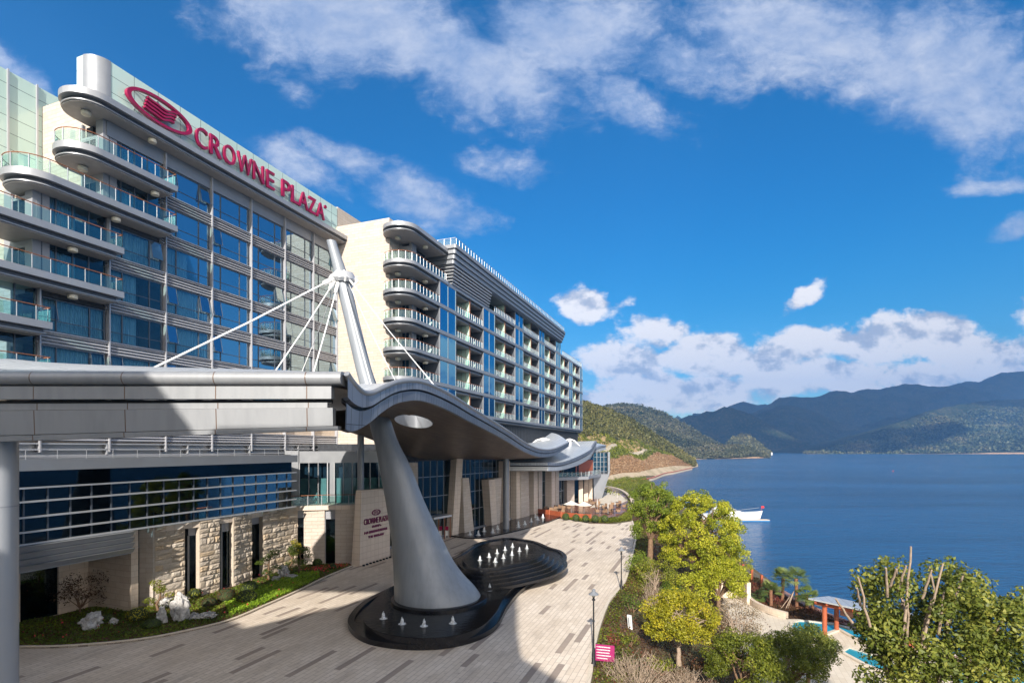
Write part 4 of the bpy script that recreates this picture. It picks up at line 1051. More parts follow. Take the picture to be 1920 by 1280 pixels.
mb = MB(); mb.prism(ccw([(18.45, 121.45), (21.85, 123.15), (23.65, 130.05), (17, 130.05)]), 6.0, 10.4, False, False); mb.build('corner_glazing', M['glass_blue'], rest)
mb = MB()
for p, q_ in (((18.4, 121.4), (21.9, 123.1)), ((21.9, 123.1), (23.7, 130.1))):
    p = Vector(p); q_ = Vector(q_)
    for i in range(5): c = p+(q_-p)*i/4; mb.box(c.x-.06, c.x+.06, c.y-.06, c.y+.06, 5.5, 10.6)
    for z in (6.2, 7.3, 8.4, 9.5): mb.wall(p, q_, .1, z-.05, z+.05)
mb.build('corner_mullions', M['alu_mid'], rest)
mb = MB()
mb.hexa([(18.6, 121.4, -.2), (20.4, 122.4, -.2), (21.6, 128, -.2), (18, 128, -.2)], [(18.4, 121.2, 5.6), (22.4, 123.1, 5.6), (23.8, 131, 5.6), (17, 130, 5.6)])
mb.build('splayed_white_wall', M['alu'], rest)
# ================= sweeping entrance roof =================
can = thing('entrance_roof', 'sweeping wave shaped grey metal entrance roof with a thick banded front edge', 'canopy', (-9, 40, 12))
Ef = [(645, 702, 22.0), (659, 722, 22.6), (676, 737, 23.4), (694, 737.5, 24.2), (715, 728, 25.0), (738, 718.5, 26.0), (762, 715, 27.2), (785, 717, 28.4), (812, 727, 30.3), (845, 744, 33.5), (880, 766, 38), (920, 790, 45), (952, 810, 53.5), (985, 832, 65), (1012, 842.5, 77), (1038, 841.5, 87), (1066, 829, 97)]
Th = [2.32, 2.0, 1.55, 1.3, 1.14, 1.05, 1.02, .98, .95, .95, .95, .95, 1.0, 1.05, 1.1, 1.05, .75]
pth = [(*P(x, y, Y), th) for (x, y, Y), th in zip(Ef, Th)]
EC = cr(pth, 7)                                                    # fine edge curve: x,y,z,thickness
def nrm2(C, i):
    a = Vector(C[max(i-1, 0)][:2]); b2 = Vector(C[min(i+1, len(C)-1)][:2]); d = (b2-a).normalized(); return Vector((d.y, -d.x))
XL = -23.4
# inner curve (back of the soffit), by the same parameter
In = [(-20.6, 31, 14.1), (-20.6, 33, 14.2), (-20.5, 35, 14.2), (-20.2, 38, 14.2), (-19.8, 41, 14.2), (-19.2, 44.4, 14.1), (-18.2, 47.5, 13.9), (-17, 50.5, 13.4), (-15.7, 54, 12.9), (-14.2, 58.2, 12.0), (-11.9, 63.5, 10.5), (-9.2, 70.0, 9.97), (-6, 76.5, 9.82), (-1.5, 85, 9.64), (2.5, 93, 9.5), (5, 98, 9.9), (7.5, 103, 11.2)]
IC = cr(In, 7)
# front part, parallel strip from the left end to the corner
FX = [XL, -21.5, -18, -14.5, -11, -8.5, -7.6]
def front_bot(x): return 11.72+(x-XL)/( -7.2-XL)*.55
frI = [(-23.4, 25.5, 14.0), (-23.0, 26.5, 14.05), (-22.5, 27.5, 14.05), (-22, 28.5, 14.05), (-21.4, 29.5, 14.05), (-21, 30.2, 14.1), (-20.8, 30.6, 14.1)]
# soffit sheet with an oval opening
NV = 26
cols = []
for x, q_ in zip(FX, frI): cols.append(((x, 22.06, front_bot(x)+.1), q_))
for e, q_ in zip(EC[1:], IC[1:]): cols.append(((e[0], e[1], e[2]-e[3]+.02), q_))
hole_c = Vector((-7.15, 39.0)); ha, hb = 1.35, 3.6; ang = radians(8)
def hole_uv(p):
    d = Vector(p[:2])-hole_c; ca, sa = cos(ang), sin(ang); return (d.x*ca+d.y*sa)/ha, (-d.x*sa+d.y*ca)/hb
SV = {}
def nearz(k, X, Y): return min(SV[k], key=lambda p: (p.x-X)**2+(p.y-Y)**2).z
def surf(cols, f, name, mat, flip, thk=0.0):
    rows = []
    for v in range(NV+1):
        a = v/NV; rows.append([f(c, a) for c in cols])
    # refine around the hole by warping vertices outwards onto the oval
    pts = [[Vector(p) for p in r] for r in rows]; vs = [p for r in pts for p in r]; n = len(cols); fs = []
    inside = set()
    for i, p in enumerate(vs):
        x, y = hole_uv(p)
        if x*x+y*y < 1: inside.add(i)
    drop = set()
    for j in range(NV):
        for i in range(n-1):
            qd = (j*n+i, j*n+i+1, (j+1)*n+i+1, (j+1)*n+i)
            if sum(k in inside for k in qd) >= 3: continue
            fs.append(qd if not flip else qd[::-1])
    for i in inside:                              # remaining inside vertices slide out to the rim
        x, y = hole_uv(vs[i]); r = sqrt(x*x+y*y) or 1e-3
        if r > .3:
            x /= r; y /= r; ca, sa = cos(ang), sin(ang); vs[i] = Vector((hole_c.x+x*ha*ca-y*hb*sa, hole_c.y+x*ha*sa+y*hb*ca, vs[i].z))
    SV[name] = vs
    mb = MB(); mb.add(vs, fs); return mb.build(name, mat, can, smooth=180, uv=True)
def ease(a): return a
def fsof(c, a):
    e, q_ = Vector(c[0]), Vector(c[1]); p = e.lerp(q_, a); 
    return (p.x, p.y, p.z+.35*sin(pi*a)*0)
# densify columns
dc = []
for (a0, b0), (a1, b1) in zip(cols, cols[1:]):
    dc.append((a0, b0)); dc.append((tuple((Vector(a0)+Vector(a1))/2), tuple((Vector(b0)+Vector(b1))/2)))
dc.append(cols[-1])
surf(dc, fsof, 'soffit', M['soffit'], True)
tcols = []
for x, q_ in zip(FX, frI): tcols.append(((x, 22.1, 14.6), (q_[0], q_[1], 15.7)))
nI = len(IC)
for i, (e, q_) in enumerate(zip(EC[1:], IC[1:])):
    f_ = i/nI; zt = q_[2]+(1.7 if f_ < .5 else 1.7+(f_-.5)*3.2); tcols.append(((e[0], e[1], e[2]+.02), (q_[0], q_[1], zt)))
dt = []
for (a0, b0), (a1, b1) in zip(tcols, tcols[1:]):
    dt.append((a0, b0)); dt.append((tuple((Vector(a0)+Vector(a1))/2), tuple((Vector(b0)+Vector(b1))/2)))
dt.append(tcols[-1])
def ftop(c, a):
    e, q_ = Vector(c[0]), Vector(c[1]); p = e.lerp(q_, a); p.z = e.z+(q_.z-e.z)*(1-(1-a)**1.8); return tuple(p)
surf(dt, ftop, 'roof_sheet', M['zinc'], False)
# lining of the oval opening
def fitz(k):
    P_ = [(p.x, p.y, p.z) for p in SV[k] if .7 < sqrt(sum(c*c for c in hole_uv(p))) < 1.5]; A_ = np.array([(a, b2, 1) for a, b2, c in P_]); return np.linalg.lstsq(A_, np.array([c for a, b2, c in P_]), rcond=None)[0]
fz = [fitz('soffit'), fitz('roof_sheet')]
mb = MB(); rows = []
for z in (0, 1):
    row = []
    for i in range(48):
        a = 2*pi*i/48; x, y = cos(a), sin(a); ca, sa = cos(ang), sin(ang); X, Y = hole_c.x+x*ha*ca-y*hb*sa, hole_c.y+x*ha*sa+y*hb*ca
        row.append((X, Y, float(fz[z] @ np.array([X, Y, 1]))+(-.03 if z == 0 else .08)))
    rows.append(row)
mb.grid(rows, close=True); mb.build('oval_opening_lining', M['alu_mid'], can, smooth=180)
# side fascia strips
def strip(C, name, mat, prof, i0=0, i1=None):
    """prof: list of (outward, fraction of thickness down)"""
    rows = []; idx = range(i0, i1 or len(C))
    for i in idx:
        x, y, z, th = C[i]; n_ = nrm2(C, i); rows.append([(x+n_.x*o, y+n_.y*o, z-f_*th) for o, f_ in prof])
    mb = MB(); mb.grid(rows); return mb.build(name, mat, can, smooth=35, uv=True)
strip(EC, 'upper_fascia', M['fascia_tile'], [(.0, .04), (.17, .04), (.17, .40), (-.08, .42)])
strip(EC, 'shadow_gap', M['black_metal'], [(-.02, .41), (-.12, .42), (-.12, .5), (.0, .5)])
strip(EC, 'lower_fascia', M['fascia_tile'], [(-.1, .495), (.1, .5), (.06, .97), (-.1, 1.0)])
mb = MB(); mb.tube([(x+nrm2(EC, i).x*.12, y+nrm2(EC, i).y*.12, z+.04) for i, (x, y, z, th) in enumerate(EC)], .13, 8); mb.build('edge_rim', M['alu_mid'], can, smooth=60)
# front fascia, banded
def fband(prof, x0, x1, name, mat):
    mb = MB(); n = 8; rows = []
    for i in range(n+1):
        x = x0+(x1-x0)*i/n; f_ = (x-XL)/(-7.2-XL); lo = .55*(1-f_)
        rows.append([(x, 22-o, z-lo*g) for o, z, g in prof])
    mb.grid(rows); 
    for r in (rows[0], rows[-1]): mb.add(r, [tuple(range(len(r)))])
    return mb.build(name, mat, can, smooth=35)
bn = [(.0-.3, 14.66, 0), (.0, 14.64, 0)]+[(.05+.27*sin(a), 14.36+.28*cos(a), 0) for a in [pi*i/10 for i in range(11)]]+[(-.3, 14.06, 0)]
fband(bn, XL, -6.95, 'bullnose_edge', M['fascia'])
fband([(-.3, 14.03, 0), (.12, 14.03, 0), (.12, 13.52, .05), (-.3, 13.52, .05)], XL, -7.38, 'front_band', M['fascia'])
fband([(-.3, 13.5, .05), (-.15, 13.5, .05), (-.15, 13.36, .1), (-.3, 13.36, .1)], XL, -7.45, 'front_gap', M['black_metal'])
fband([(-.3, 13.38, .1), (-.05, 13.38, .1), (-.05, 13.17, .25), (-.3, 13.17, .25)], XL, -7.6, 'front_band', M['fascia'])
fband([(-.3, 13.155, .27), (.1, 13.155, .27), (.06, 12.42, .85), (-.3, 12.42, .85)], XL, -7.33, 'front_band', M['fascia'])
fband([(-.3, 12.40, .87), (.16, 12.40, .87), (.14, 12.24, 1.0), (-.3, 12.24, 1.0)], XL, -7.1, 'bottom_lip', M['fascia'])
# second roof beyond
def roof2(name, label, Ex, th, front_x0, front_Y, inner, loc, w2=0.0):
    rt = thing(name, label, 'canopy', loc)
    C = cr([(*P(x, y, Y), h_) for (x, y, Y), h_ in zip(Ex, th)], 6)
    C0 = [(front_x0+(C[0][0]-front_x0)*i/6, front_Y, C[0][2]+.0, C[0][3]) for i in range(6)]
    C = C0+C
    for nm, mt, prof in (('upper_fascia', 'fascia_tile', [(-.3, 0), (.1, 0), (.12, .35), (-.1, .36)]), ('shadow_gap', 'black_metal', [(-.05, .36), (-.12, .45), (-.1, .48)]), ('lower_fascia', 'zinc', [(-.1, .48), (.05, .5), (-.05, 1.0), (-.4, 1.02)])):
        rows = []
        for i in range(len(C)):
            x, y, z, h_ = C[i]; n_ = nrm2(C, i); rows.append([(x+n_.x*o, y+n_.y*o, z-f_*h_) for o, f_ in prof])
        mb = MB(); mb.grid(rows); mb.build(nm, M[mt], rt, smooth=35, uv=True)
    I = cr(inner, max(1, (len(C)-1)//(len(inner)-1)))
    n = min(len(C), len(I)); sel = [I[int(i*(len(I)-1)/(len(C)-1))] for i in range(len(C))]
    rows = [[tuple(Vector(c[:3]).lerp(Vector((q_[0], q_[1], q_[2])), a)) for c, q_ in zip(C, sel)] for a in [i/8 for i in range(9)]]
    mb = MB(); mb.grid(rows); mb.build('roof_sheet', M['zinc'], rt, smooth=180, uv=True)
    rows = [[tuple(Vector((c[0], c[1], c[2]-c[3])).lerp(Vector((q_[0], q_[1], q_[2]-2.2-w2)), a)) for c, q_ in zip(C, sel)] for a in [i/8 for i in range(9)]]
    mb = MB(); mb.grid(rows); mb.build('soffit', M['soffit'], rt, smooth=180, uv=True)
    return rt
roof2('restaurant_roof', 'pale zinc roof curving upwards over the restaurant, just beyond the big entrance roof', [(1027, 867, 85), (1047, 867, 90), (1067, 862, 97), (1090, 852, 106), (1108, 841, 114), (1118, 826, 119)],
      [1.3, 1.35, 1.5, 1.8, 1.75, 1.2], -7, 85.0, [(-8, 96, 11.9), (-2, 102, 11.9), (3, 110, 12.1), (7, 118, 12.9), (12, 126, 13.0)], (3, 100, 10))
roof2('end_roof', 'smaller upturned zinc roof over the far corner of the restaurant', [(1104, 852, 121), (1113, 843, 122), (1124, 836, 124), (1136, 834, 127)],
      [1.4, 1.2, 1.2, 1.1], 15.5, 120.5, [(12, 130, 12.4), (16, 133, 12.6), (22, 138, 12.8)], (19, 126, 10))
# white braces standing on the roofs
for i, (px, py, Y) in enumerate(((1019, 824, 96), (1068, 824, 116))):
    c = Vector(P(px, py+5, Y)); r = thing('roof_brace', ('larger' if i == 0 else 'smaller')+' white spread leg brace standing on the zinc roof', 'brace', tuple(c), 'white braces on the curved roofs')
    mb = MB(); mb.tube([c-Vector((0, 0, .8)), c+Vector((0, 0, .75))], .45 if i == 0 else .4, 10); mb.build('post', M['white_paint'], r)
    for sx in (-1, 1):
        mb = MB(); k = .8 if i else 1; mb.tube([c+Vector((0, 0, .72)), c+Vector((sx*1.3*k, 0, .35)), c+Vector((sx*2.7*k, 0, -.75))], [.16, .16, .1], 8); mb.build('leg', M['white_paint'], r)

# ================= leaning mast =================
mast = thing('leaning_mast', 'huge grey flared mast leaning out of the black fountain and through the entrance roof', 'mast', (-5.2, 38.4, .7))
sec = [(1137, 742, 906), (1117, 741, 901), (1100, 740.5, 889), (1080, 739.5, 870), (1052, 738, 850), (1012, 735, 830), (972, 729, 810), (927, 721.5, 790), (892, 714.5, 777), (865, 710, 765), (840, 705, 752), (815, 698.5, 741), (790, 692, 733), (770, 687, 726), (740, 680, 714), (700, 669.5, 699), (660, 660, 688), (600, 646.5, 673), (560, 637, 664), (525, 629, 654.5), (500, 624, 646.5), (470, 617, 636), (452, 612.5, 630)]
Ym = 38.4; rings = []
secs = cr([((a+b2)/2, y, (b2-a)/2) for y, a, b2 in sec], 3)
for cx, y, r in secs:
    c = P(cx, y, Ym); R_ = r/F*Ym; rings.append([(c[0]+R_*cos(2*pi*k/40), c[1]+R_*sin(2*pi*k/40)*(.98), c[2]) for k in range(40)])
mb = MB(); mb.grid(rings, close=True); mb.add(rings[-1], [tuple(range(40))]); mb.build('mast_body', M['mast'], mast, smooth=180)
mb = MB(); c = P(824, 1137, Ym); mb.lathe((c[0], c[1], .72), [(3.4, 0), (3.4, .14), (3.2, .2), (3.1, .2)], 48); mb.build('base_ring', M['black_stone'], mast, smooth=40)
# collar and cables
mb = MB(); rows = []
for cx, y, r in ((645, 512, 17), (642, 520, 24), (641.5, 526, 25), (643, 531, 17)):
    c = P(cx, y, Ym); R_ = r/F*Ym; rows.append([(c[0]+R_*cos(2*pi*k/24), c[1]+R_*sin(2*pi*k/24), c[2]) for k in range(24)])
mb.grid(rows, close=True); mb.build('collar', M['alu_light'], mast, smooth=40)
for i, (ax, ay, aY, bx, by, bY, r) in enumerate(((626, 522, 37.8, 262, 702, 30, .085), (628, 526, 37.9, 505, 712, 33, .06), (632, 528, 38.2, 560, 712, 40, .04), (634, 530, 38.0, 584, 712, 35, .065),
                                   (655, 524, 38.0, 818, 727, 30.6, .035), (657, 527, 38.6, 824, 733, 31.6, .03), (653, 530, 38.2, 744, 719, 27.5, .025), (646, 532, 37.6, 700, 735, 36.4, .06))):
    a, b2 = Vector(P(ax, ay, aY)), Vector(P(bx, by, bY)); mb = MB(); mb.tube([a, a.lerp(b2, .5)-Vector((0, 0, .12)), b2], r*.72, 8); mb.build('stay_cable', M['white_paint'], mast, smooth=60)
    if i < 5:
        mb = MB(); d = (b2-a).normalized(); mb.tube([a-d*.3, a+d*.9], r*2.0, 8); mb.build('cable_socket', M['white_paint'], mast, smooth=60)
for a in range(6):
    an = a*pi/3; c = Vector(P(642, 521, Ym)); d = Vector((cos(an), sin(an), 0)); mb = MB()
    p0, p1 = c+d*.5+Vector((0, 0, .45)), c+d*1.15+Vector((0, 0, -.2)); sd_ = d.cross(Vector((0, 0, 1)))*.04
    mb.add([p0-sd_, p1-sd_, c+d*.9-sd_-Vector((0, 0, .5)), c+d*.5-sd_-Vector((0, 0, .35)), p0+sd_, p1+sd_, c+d*.9+sd_-Vector((0, 0, .5)), c+d*.5+sd_-Vector((0, 0, .35))], [(0, 1, 2, 3), (7, 6, 5, 4), (0, 4, 5, 1), (1, 5, 6, 2), (2, 6, 7, 3), (3, 7, 4, 0)])
    mb.build('collar_fin', M['white_paint'], mast)
# round columns
def column(x, y, r, z1, label, mat):
    rt = thing('round_column', label, 'column', (x, y, 0)); mb = MB(); mb.lathe((x, y, 0), [(r, 0), (r, z1)], 32); mb.build('shaft', M[mat], rt, smooth=40)
    mb = MB(); mb.lathe((x, y, 0), [(r*1.25, 0), (r*1.25, .1), (r*1.05, .16)], 32); mb.build('base', M[mat], rt, smooth=40)
    mb = MB(); mb.lathe((x, y, z1-3.6), [(r*1.015, 0), (r*1.015, .05)], 32); mb.build('joint_ring', M['alu_mid'], rt, smooth=40)
column(-22.0, 22.9, .7, 12.6, 'large round grey column carrying the near left end of the entrance roof', 'pillar')
column(-15.3, 54.2, .33, 13.6, 'slim dark grey round column rising behind the slanted stone name wall', 'alu_mid')
column(-.85, 75.6, .42, 10.0, 'round grey column standing in the dark strip pool by the entrance glass', 'alu_mid')
# ================= forecourt, fountain, garden =================
def st(o): o['kind'] = 'structure'; return o
plaza_px = [(1085, 1400), (1103, 1262), (1106, 1235), (1118, 1180), (1140, 1125), (1168, 1092), (1182, 1045), (1190, 1005), (1184, 977)]
right = [(2.5, -15), (2.6, 10)]+[G(*p) for p in plaza_px]
far = [G(1150, 982), G(1105, 981), G(1060, 973), G(1045, 972)]
left = [(8, 96), (4.5, 97), (-8, 72), (-16, 60), (-16, 54), (-21, 53.5), (-24, 44), (-28, 39.5), (-40, 36), (-45, -15)]
mb = MB(); mb.sheet(ccw(right+far+left), 0.0); st(mb.build('forecourt_paving', M['paving'], None, uv=True))
# kerb along the planted bank
kp = [Vector(p) for p in right[1:]]
mb = MB()
rows = []
C = cr([tuple(p) for p in kp], 5)
for i in range(len(C)):
    a = Vector(C[max(0, i-1)]); b2 = Vector(C[min(len(C)-1, i+1)]); d = (b2-a).normalized(); n_ = Vector((d.y, -d.x)); c = Vector(C[i])
    rows.append([(c.x, c.y, -.1), (c.x, c.y, .12), (c.x+n_.x*.22, c.y+n_.y*.22, .12), (c.x+n_.x*.22, c.y+n_.y*.22, -.2)])
mb.grid(rows); st(mb.build('kerb', M['pale_paving'], None, uv=True))

# ---- fountain ----
fo = thing('black_fountain', 'black stone fountain basin of two joined ovals with a terraced mound, round the mast', 'fountain', (-2, 42, 0))
outer = [(655, 1162), (657, 1185), (690, 1207), (760, 1218), (830, 1216), (893, 1202), (932, 1178), (952, 1143), (978, 1112), (1020, 1084), (1054, 1064), (1063, 1049), (1052, 1037), (1030, 1030), (1000, 1018), (950, 1012), (895, 1022), (852, 1048), (795, 1076), (735, 1106), (685, 1132)]
ow = ccw([tuple(p) for p in cr([G(*p) for p in outer], 5, True)])
def ring(poly, w_, z0, z1, name, mat):
    inn = offset(poly, w_); n = len(poly); mb = MB()
    vs = [(x, y, z0) for x, y in poly]+[(x, y, z1) for x, y in poly]+[(x, y, z1) for x, y in inn]+[(x, y, z0) for x, y in inn]
    mb.add(vs, [(k*n+i, k*n+(i+1) % n, (k+1)*n+(i+1) % n, (k+1)*n+i) for k in range(3) for i in range(n)])
    return mb.build(name, mat, fo, smooth=30)
ring(ow, .42, 0, .32, 'outer_kerb', M['black_stone'])
mb = MB(); mb.sheet(offset(ow, .38), .2); mb.build('basin_water', M['basin_water'], fo)
tier = [(683, 1150), (688, 1172), (725, 1188), (790, 1195), (850, 1191), (900, 1174), (930, 1146), (950, 1112), (985, 1083), (1030, 1060), (1046, 1045), (1030, 1033), (1000, 1020), (950, 1013), (900, 1022), (862, 1045), (800, 1068), (742, 1096), (703, 1122)]
tw = ccw([tuple(p) for p in cr([G(x, y, .72) for x, y in tier], 5, True)])
mb = MB(); mb.prism(tw, .05, .70, False); mb.build('tier_wall', M['black_stone'], fo, smooth=30)
mb = MB(); mb.sheet(tw, .72); mb.build('tier_water', M['basin_water'], fo)
mound = [(868, 1044), (898, 1027), (945, 1019), (1000, 1021), (1021, 1033), (1005, 1046), (960, 1057), (915, 1064), (880, 1061)]
mw = ccw([tuple(p) for p in cr([G(x, y, 2.0) for x, y in mound], 6, True)])
for i in range(6):
    o_ = offset(mw, -.42*i); mb = MB(); mb.prism(o_, .74, 2.0-.21*i, False); mb.build('terrace_step', M['black_stone'], fo, smooth=30)
    mb = MB(); mb.sheet(o_, 2.005-.21*i); mb.build('terrace_water', M['basin_water'], fo)
def jet(x, y, z, h, label, group):
    rt = thing('water_jet', label, 'water jet', (x, y, z), group); rnd = random.Random(int(x*100+y*37))
    mb = MB(); prof = [(.3*h, 0), (.33*h, .1*h), (.25*h, .28*h), (.2*h, .5*h), (.17*h, .75*h), (.1*h, .9*h), (.02*h, h)]; n = 9; rows = []
    for r, zz in prof: rows.append([(x+r*cos(2*pi*k/n)*rnd.uniform(.6, 1.4), y+r*sin(2*pi*k/n)*rnd.uniform(.6, 1.4), z+zz*rnd.uniform(.9, 1.1)) for k in range(n)])
    mb.grid(rows, close=True); mb.build('spray', M['spray'], rt, smooth=180); mb = MB()
    for _ in range(26):
        a, q_, hh = rnd.uniform(0, 6.3), rnd.uniform(.05, .5)*h, rnd.uniform(.05, 1.1)*h; r = rnd.uniform(.008, .022); q_ *= 1.15-hh/h*.9; c = Vector((x+q_*cos(a), y+q_*sin(a), z+hh)); mb.add([c+Vector(k)*r for k in ((1, 0, 0), (-.5, .8, 0), (-.5, -.8, 0), (0, 0, 1.5))], [(0, 1, 3), (1, 2, 3), (2, 0, 3), (2, 1, 0)])
    mb.build('droplets', M['foam'], rt)
    mb = MB(); mb.lathe((x, y, z+.004), [(.2*h, 0), (.45*h, .012), (.6*h, .0)], 12); mb.build('splash_ring', M['spray'], rt)
for p in ((719, 1159), (754, 1169), (795, 1173), (849, 1168)): jet(*G(*p, .72), .72, .42, 'foaming white jet in front of the mast, in the lower tier of the black fountain', 'jets in front of the mast')
for p in ((885, 1101), (918, 1106)): jet(*G(*p, .72), .72, .46, 'foaming white jet behind the mast foot, below the terraced mound of the fountain', 'jets below the terraced mound')
for p in ((900, 1050), (917, 1044), (932, 1037), (947, 1031), (961, 1025), (974, 1033), (960, 1040), (944, 1046), (929, 1053), (988, 1028)): jet(*G(*p, .0+2.0), 2.0, .38, 'small foaming jet on top of the terraced black mound of the fountain', 'jets on the terraced mound')
# strip pool along the entrance glass
sp = thing('strip_pool', 'long dark shallow pool along the foot of the entrance hall glass', 'pool', (0, 80, 0))
spp = [G(848, 1006), G(870, 1009), G(895, 1010), G(925, 1005), G(960, 998), G(1000, 988), G(1030, 979), G(1052, 970), (4.9, 97), (4.2, 93.5), (-8.1, 69.4)]
spw = ccw([tuple(p) for p in spp]); mb = MB(); mb.prism(spw, .0, .16, False); mb.build('pool_kerb', M['black_stone'], sp); mb = MB(); mb.sheet(offset(spw, .12), .17); mb.build('pool_water', M['basin_water'], sp)
for p in ((881, 1002), (897, 1003), (908, 996), (924, 998), (933, 992), (972, 984), (984, 983), (996, 978), (1004, 970), (1008, 974), (1018, 970), (972, 988)):
    jet(*G(*p, .17), .17, .62, 'thin white jet in the dark strip pool along the entrance glass', 'jets in the strip pool')

# ---- slanted name wall ----
nw = thing('name_wall', 'slanted beige tiled name wall with maroon lettering at the corner of the low block', 'sign', (-14.5, 54, 0))
A0, A1 = Vector((-14.9, 52.35)), Vector((-12.95, 56.9)); dw = (A1-A0).normalized(); nw_ = Vector((dw.y, -dw.x))
zt0, zt1 = 7.35, 7.25
def nwp(u, z, off=0.0):
    f_ = z/7.3; a = A0.lerp(A1, 0)+dw*(.28*f_); b2 = A1; p = a.lerp(b2, u)+nw_*off; return (p.x, p.y, z)
bk = [Vector(nwp(0, 0))+Vector((-.85, .25, 0)), Vector(nwp(1, 0))+Vector((-1.2, .5, 0)), Vector(nwp(1, zt1))+Vector((-1.0, .4, 0)), Vector(nwp(0, zt0))+Vector((-.6, .2, 0))]
v = [nwp(0, 0), nwp(1, 0), nwp(1, zt1), nwp(0, zt0)]+[tuple(b2) for b2 in bk]
mb = MB(); mb.add(v, [(0, 1, 2, 3), (5, 4, 7, 6), (4, 0, 3, 7), (1, 5, 6, 2), (3, 2, 6, 7), (0, 4, 5, 1)]); mb.build('wall', M['tile_stone'], nw, uv=True)
text_mesh('CROWNE PLAZA', 0, 0, 0, 0, 0, 0, M['maroon'], nw, 'lettering', .02, lambda a, b_, d: nwp(.10+.82*a, 3.9+.6*b_, .08-.08*d))
text_mesh('®', 0, 0, 0, 0, 0, 0, M['maroon'], nw, 'lettering', .02, lambda a, b_, d: nwp(.925+.03*a, 4.38+.12*b_, .08-.08*d))
rl = random.Random(12)
for (u0, u1, z0, h_, gap) in ((.36, .68, 3.48, .24, None), (.12, .88, 2.98, .25, .245), (.25, .79, 2.5, .24, .40)):   # lines too small to read in the photo: strokes only
    mb = MB(); u = u0
    while u < u1-.01:
        w_ = rl.uniform(.011, .02)
        if gap and abs(u-gap) < .014: u += .02; continue
        lo, hi = (0, 1) if rl.random() < .6 else rl.choice([(0, .3), (.7, 1), (.35, .65), (0, .6), (.4, 1)])
        q4 = [nwp(u, z0+h_*lo, .07), nwp(u+w_, z0+h_*lo, .07), nwp(u+w_, z0+h_*hi, .07), nwp(u, z0+h_*hi, .07)]
        q5 = [nwp(u, z0+h_*lo, 0), nwp(u+w_, z0+h_*lo, 0), nwp(u+w_, z0+h_*hi, 0), nwp(u, z0+h_*hi, 0)]
        mb.add(q4+q5, [(0, 1, 2, 3), (7, 6, 5, 4), (0, 4, 5, 1), (1, 5, 6, 2), (2, 6, 7, 3), (3, 7, 4, 0)]); u += w_+.002
    mb.build('lettering', M['maroon'], nw)
mb = MB(); rows = []
for i in range(33):
    a = 2*pi*i/32; rows.append([nwp(.5+ra*cos(a), 4.98+rb*sin(a), of) for ra, rb, of in ((.145, .31, .0), (.145, .31, .08), (.115, .25, .08), (.115, .25, 0))])
mb.grid(rows, close=True); mb.build('emblem_ring', M['maroon'], nw)
for j in range(3):
    mb = MB(); rows = []
    for i in range(13):
        a = i/12; z = 5.12-.14*j+.03*sin(2*pi*a); u = .43+.14*a; rows.append([nwp(u, z+.04, .07), nwp(u, z-.04, .07), nwp(u, z-.04, 0), nwp(u, z+.04, 0)])
    mb.grid(rows, close=True); mb.build('emblem_ribbon', M['maroon'], nw)
for i in range(9):
    p = nwp(.04+i*.108, .08, .35); lt = thing('ground_light', 'small dark uplight at the foot of the slanted name wall', 'light', (p[0], p[1], 0), 'uplights along the name wall')
    mb = MB(); mb.lathe((p[0], p[1], .0), [(.13, 0), (.15, .05), (.12, .14), (.05, .16)], 8); mb.build('housing', M['black_metal'], lt, smooth=40)

# ---- garden ----
kb = [(-100, 1222), (25, 1216), (110, 1214.5), (200, 1208), (270, 1200), (335, 1188), (430, 1165), (500, 1136), (560, 1109), (612, 1083), (662, 1062)]
gk = cr([G(*p) for p in kb], 5)
back = [(-16.2, 53.3), (-20.5, 52.6), (-22.2, 48.2), (-22.9, 45), (-24.0, 41.6), (-25.8, 38.8), (-27.5, 38.6), (-30.2, 38.8), (-31.2, 36.5), (-36, 34)]
gp = ccw([tuple(p) for p in gk]+back)
mb = MB(); mb.prism(gp, -.02, .10, True, False); st(mb.build('garden_soil', M['soil']))
mb = MB(); rows = []
for i in range(len(gk)):
    a = Vector(gk[max(0, i-1)]); b2 = Vector(gk[min(len(gk)-1, i+1)]); d = (b2-a).normalized(); n_ = Vector((d.y, -d.x)); c = Vector(gk[i])
    rows.append([(c.x, c.y, -.0), (c.x, c.y, .15), (c.x-n_.x*.16, c.y-n_.y*.16, .15), (c.x-n_.x*.16, c.y-n_.y*.16, 0)])
mb.grid(rows); st(mb.build('garden_kerb', M['pale_paving'], None, uv=True))
def inpoly(x, y, poly):
    c = False; n = len(poly); j = n-1
    for i in range(n):
        xi, yi = poly[i]; xj, yj = poly[j]
        if (yi > y) != (yj > y) and x < (xj-xi)*(y-yi)/(yj-yi)+xi: c = not c
        j = i
    return c
def scatter(poly, n, seed):
    R = random.Random(seed); xs = [p[0] for p in poly]; ys = [p[1] for p in poly]; out = []
    while len(out) < n:
        x, y = R.uniform(min(xs), max(xs)), R.uniform(min(ys), max(ys))
        if inpoly(x, y, poly): out.append((x, y))
    return out
def cover(name, poly, n, leaf, mat, z, hgt, tone, seed, label, spread=.3, zf=None):
    pts = scatter(poly, n, seed); R = np.random.RandomState(seed)
    P3 = np.array([(x, y, (zf(x, y) if zf else z)+R.uniform(0, hgt)*(.65+.6*mnoise.noise(Vector((x*.6, y*.6, 3))))) for x, y in pts])
    tn = np.array([tone+.35*mnoise.noise(Vector((x*.35, y*.35, 1))) for x, y in pts])+R.uniform(-spread, spread, n)
    o = leaf_cloud(name, mat, None, P3, leaf, tn, None, seed, .6, .9); return tag(o, label, 'ground cover', None, 'stuff')
gin = [tuple(p) for p in offset(gp, .25)]
cover('grass', gin, 26000, .13, M['leaf_green'], .1, .16, .5, 3, 'low dark green ground cover in the garden bed beside the forecourt')
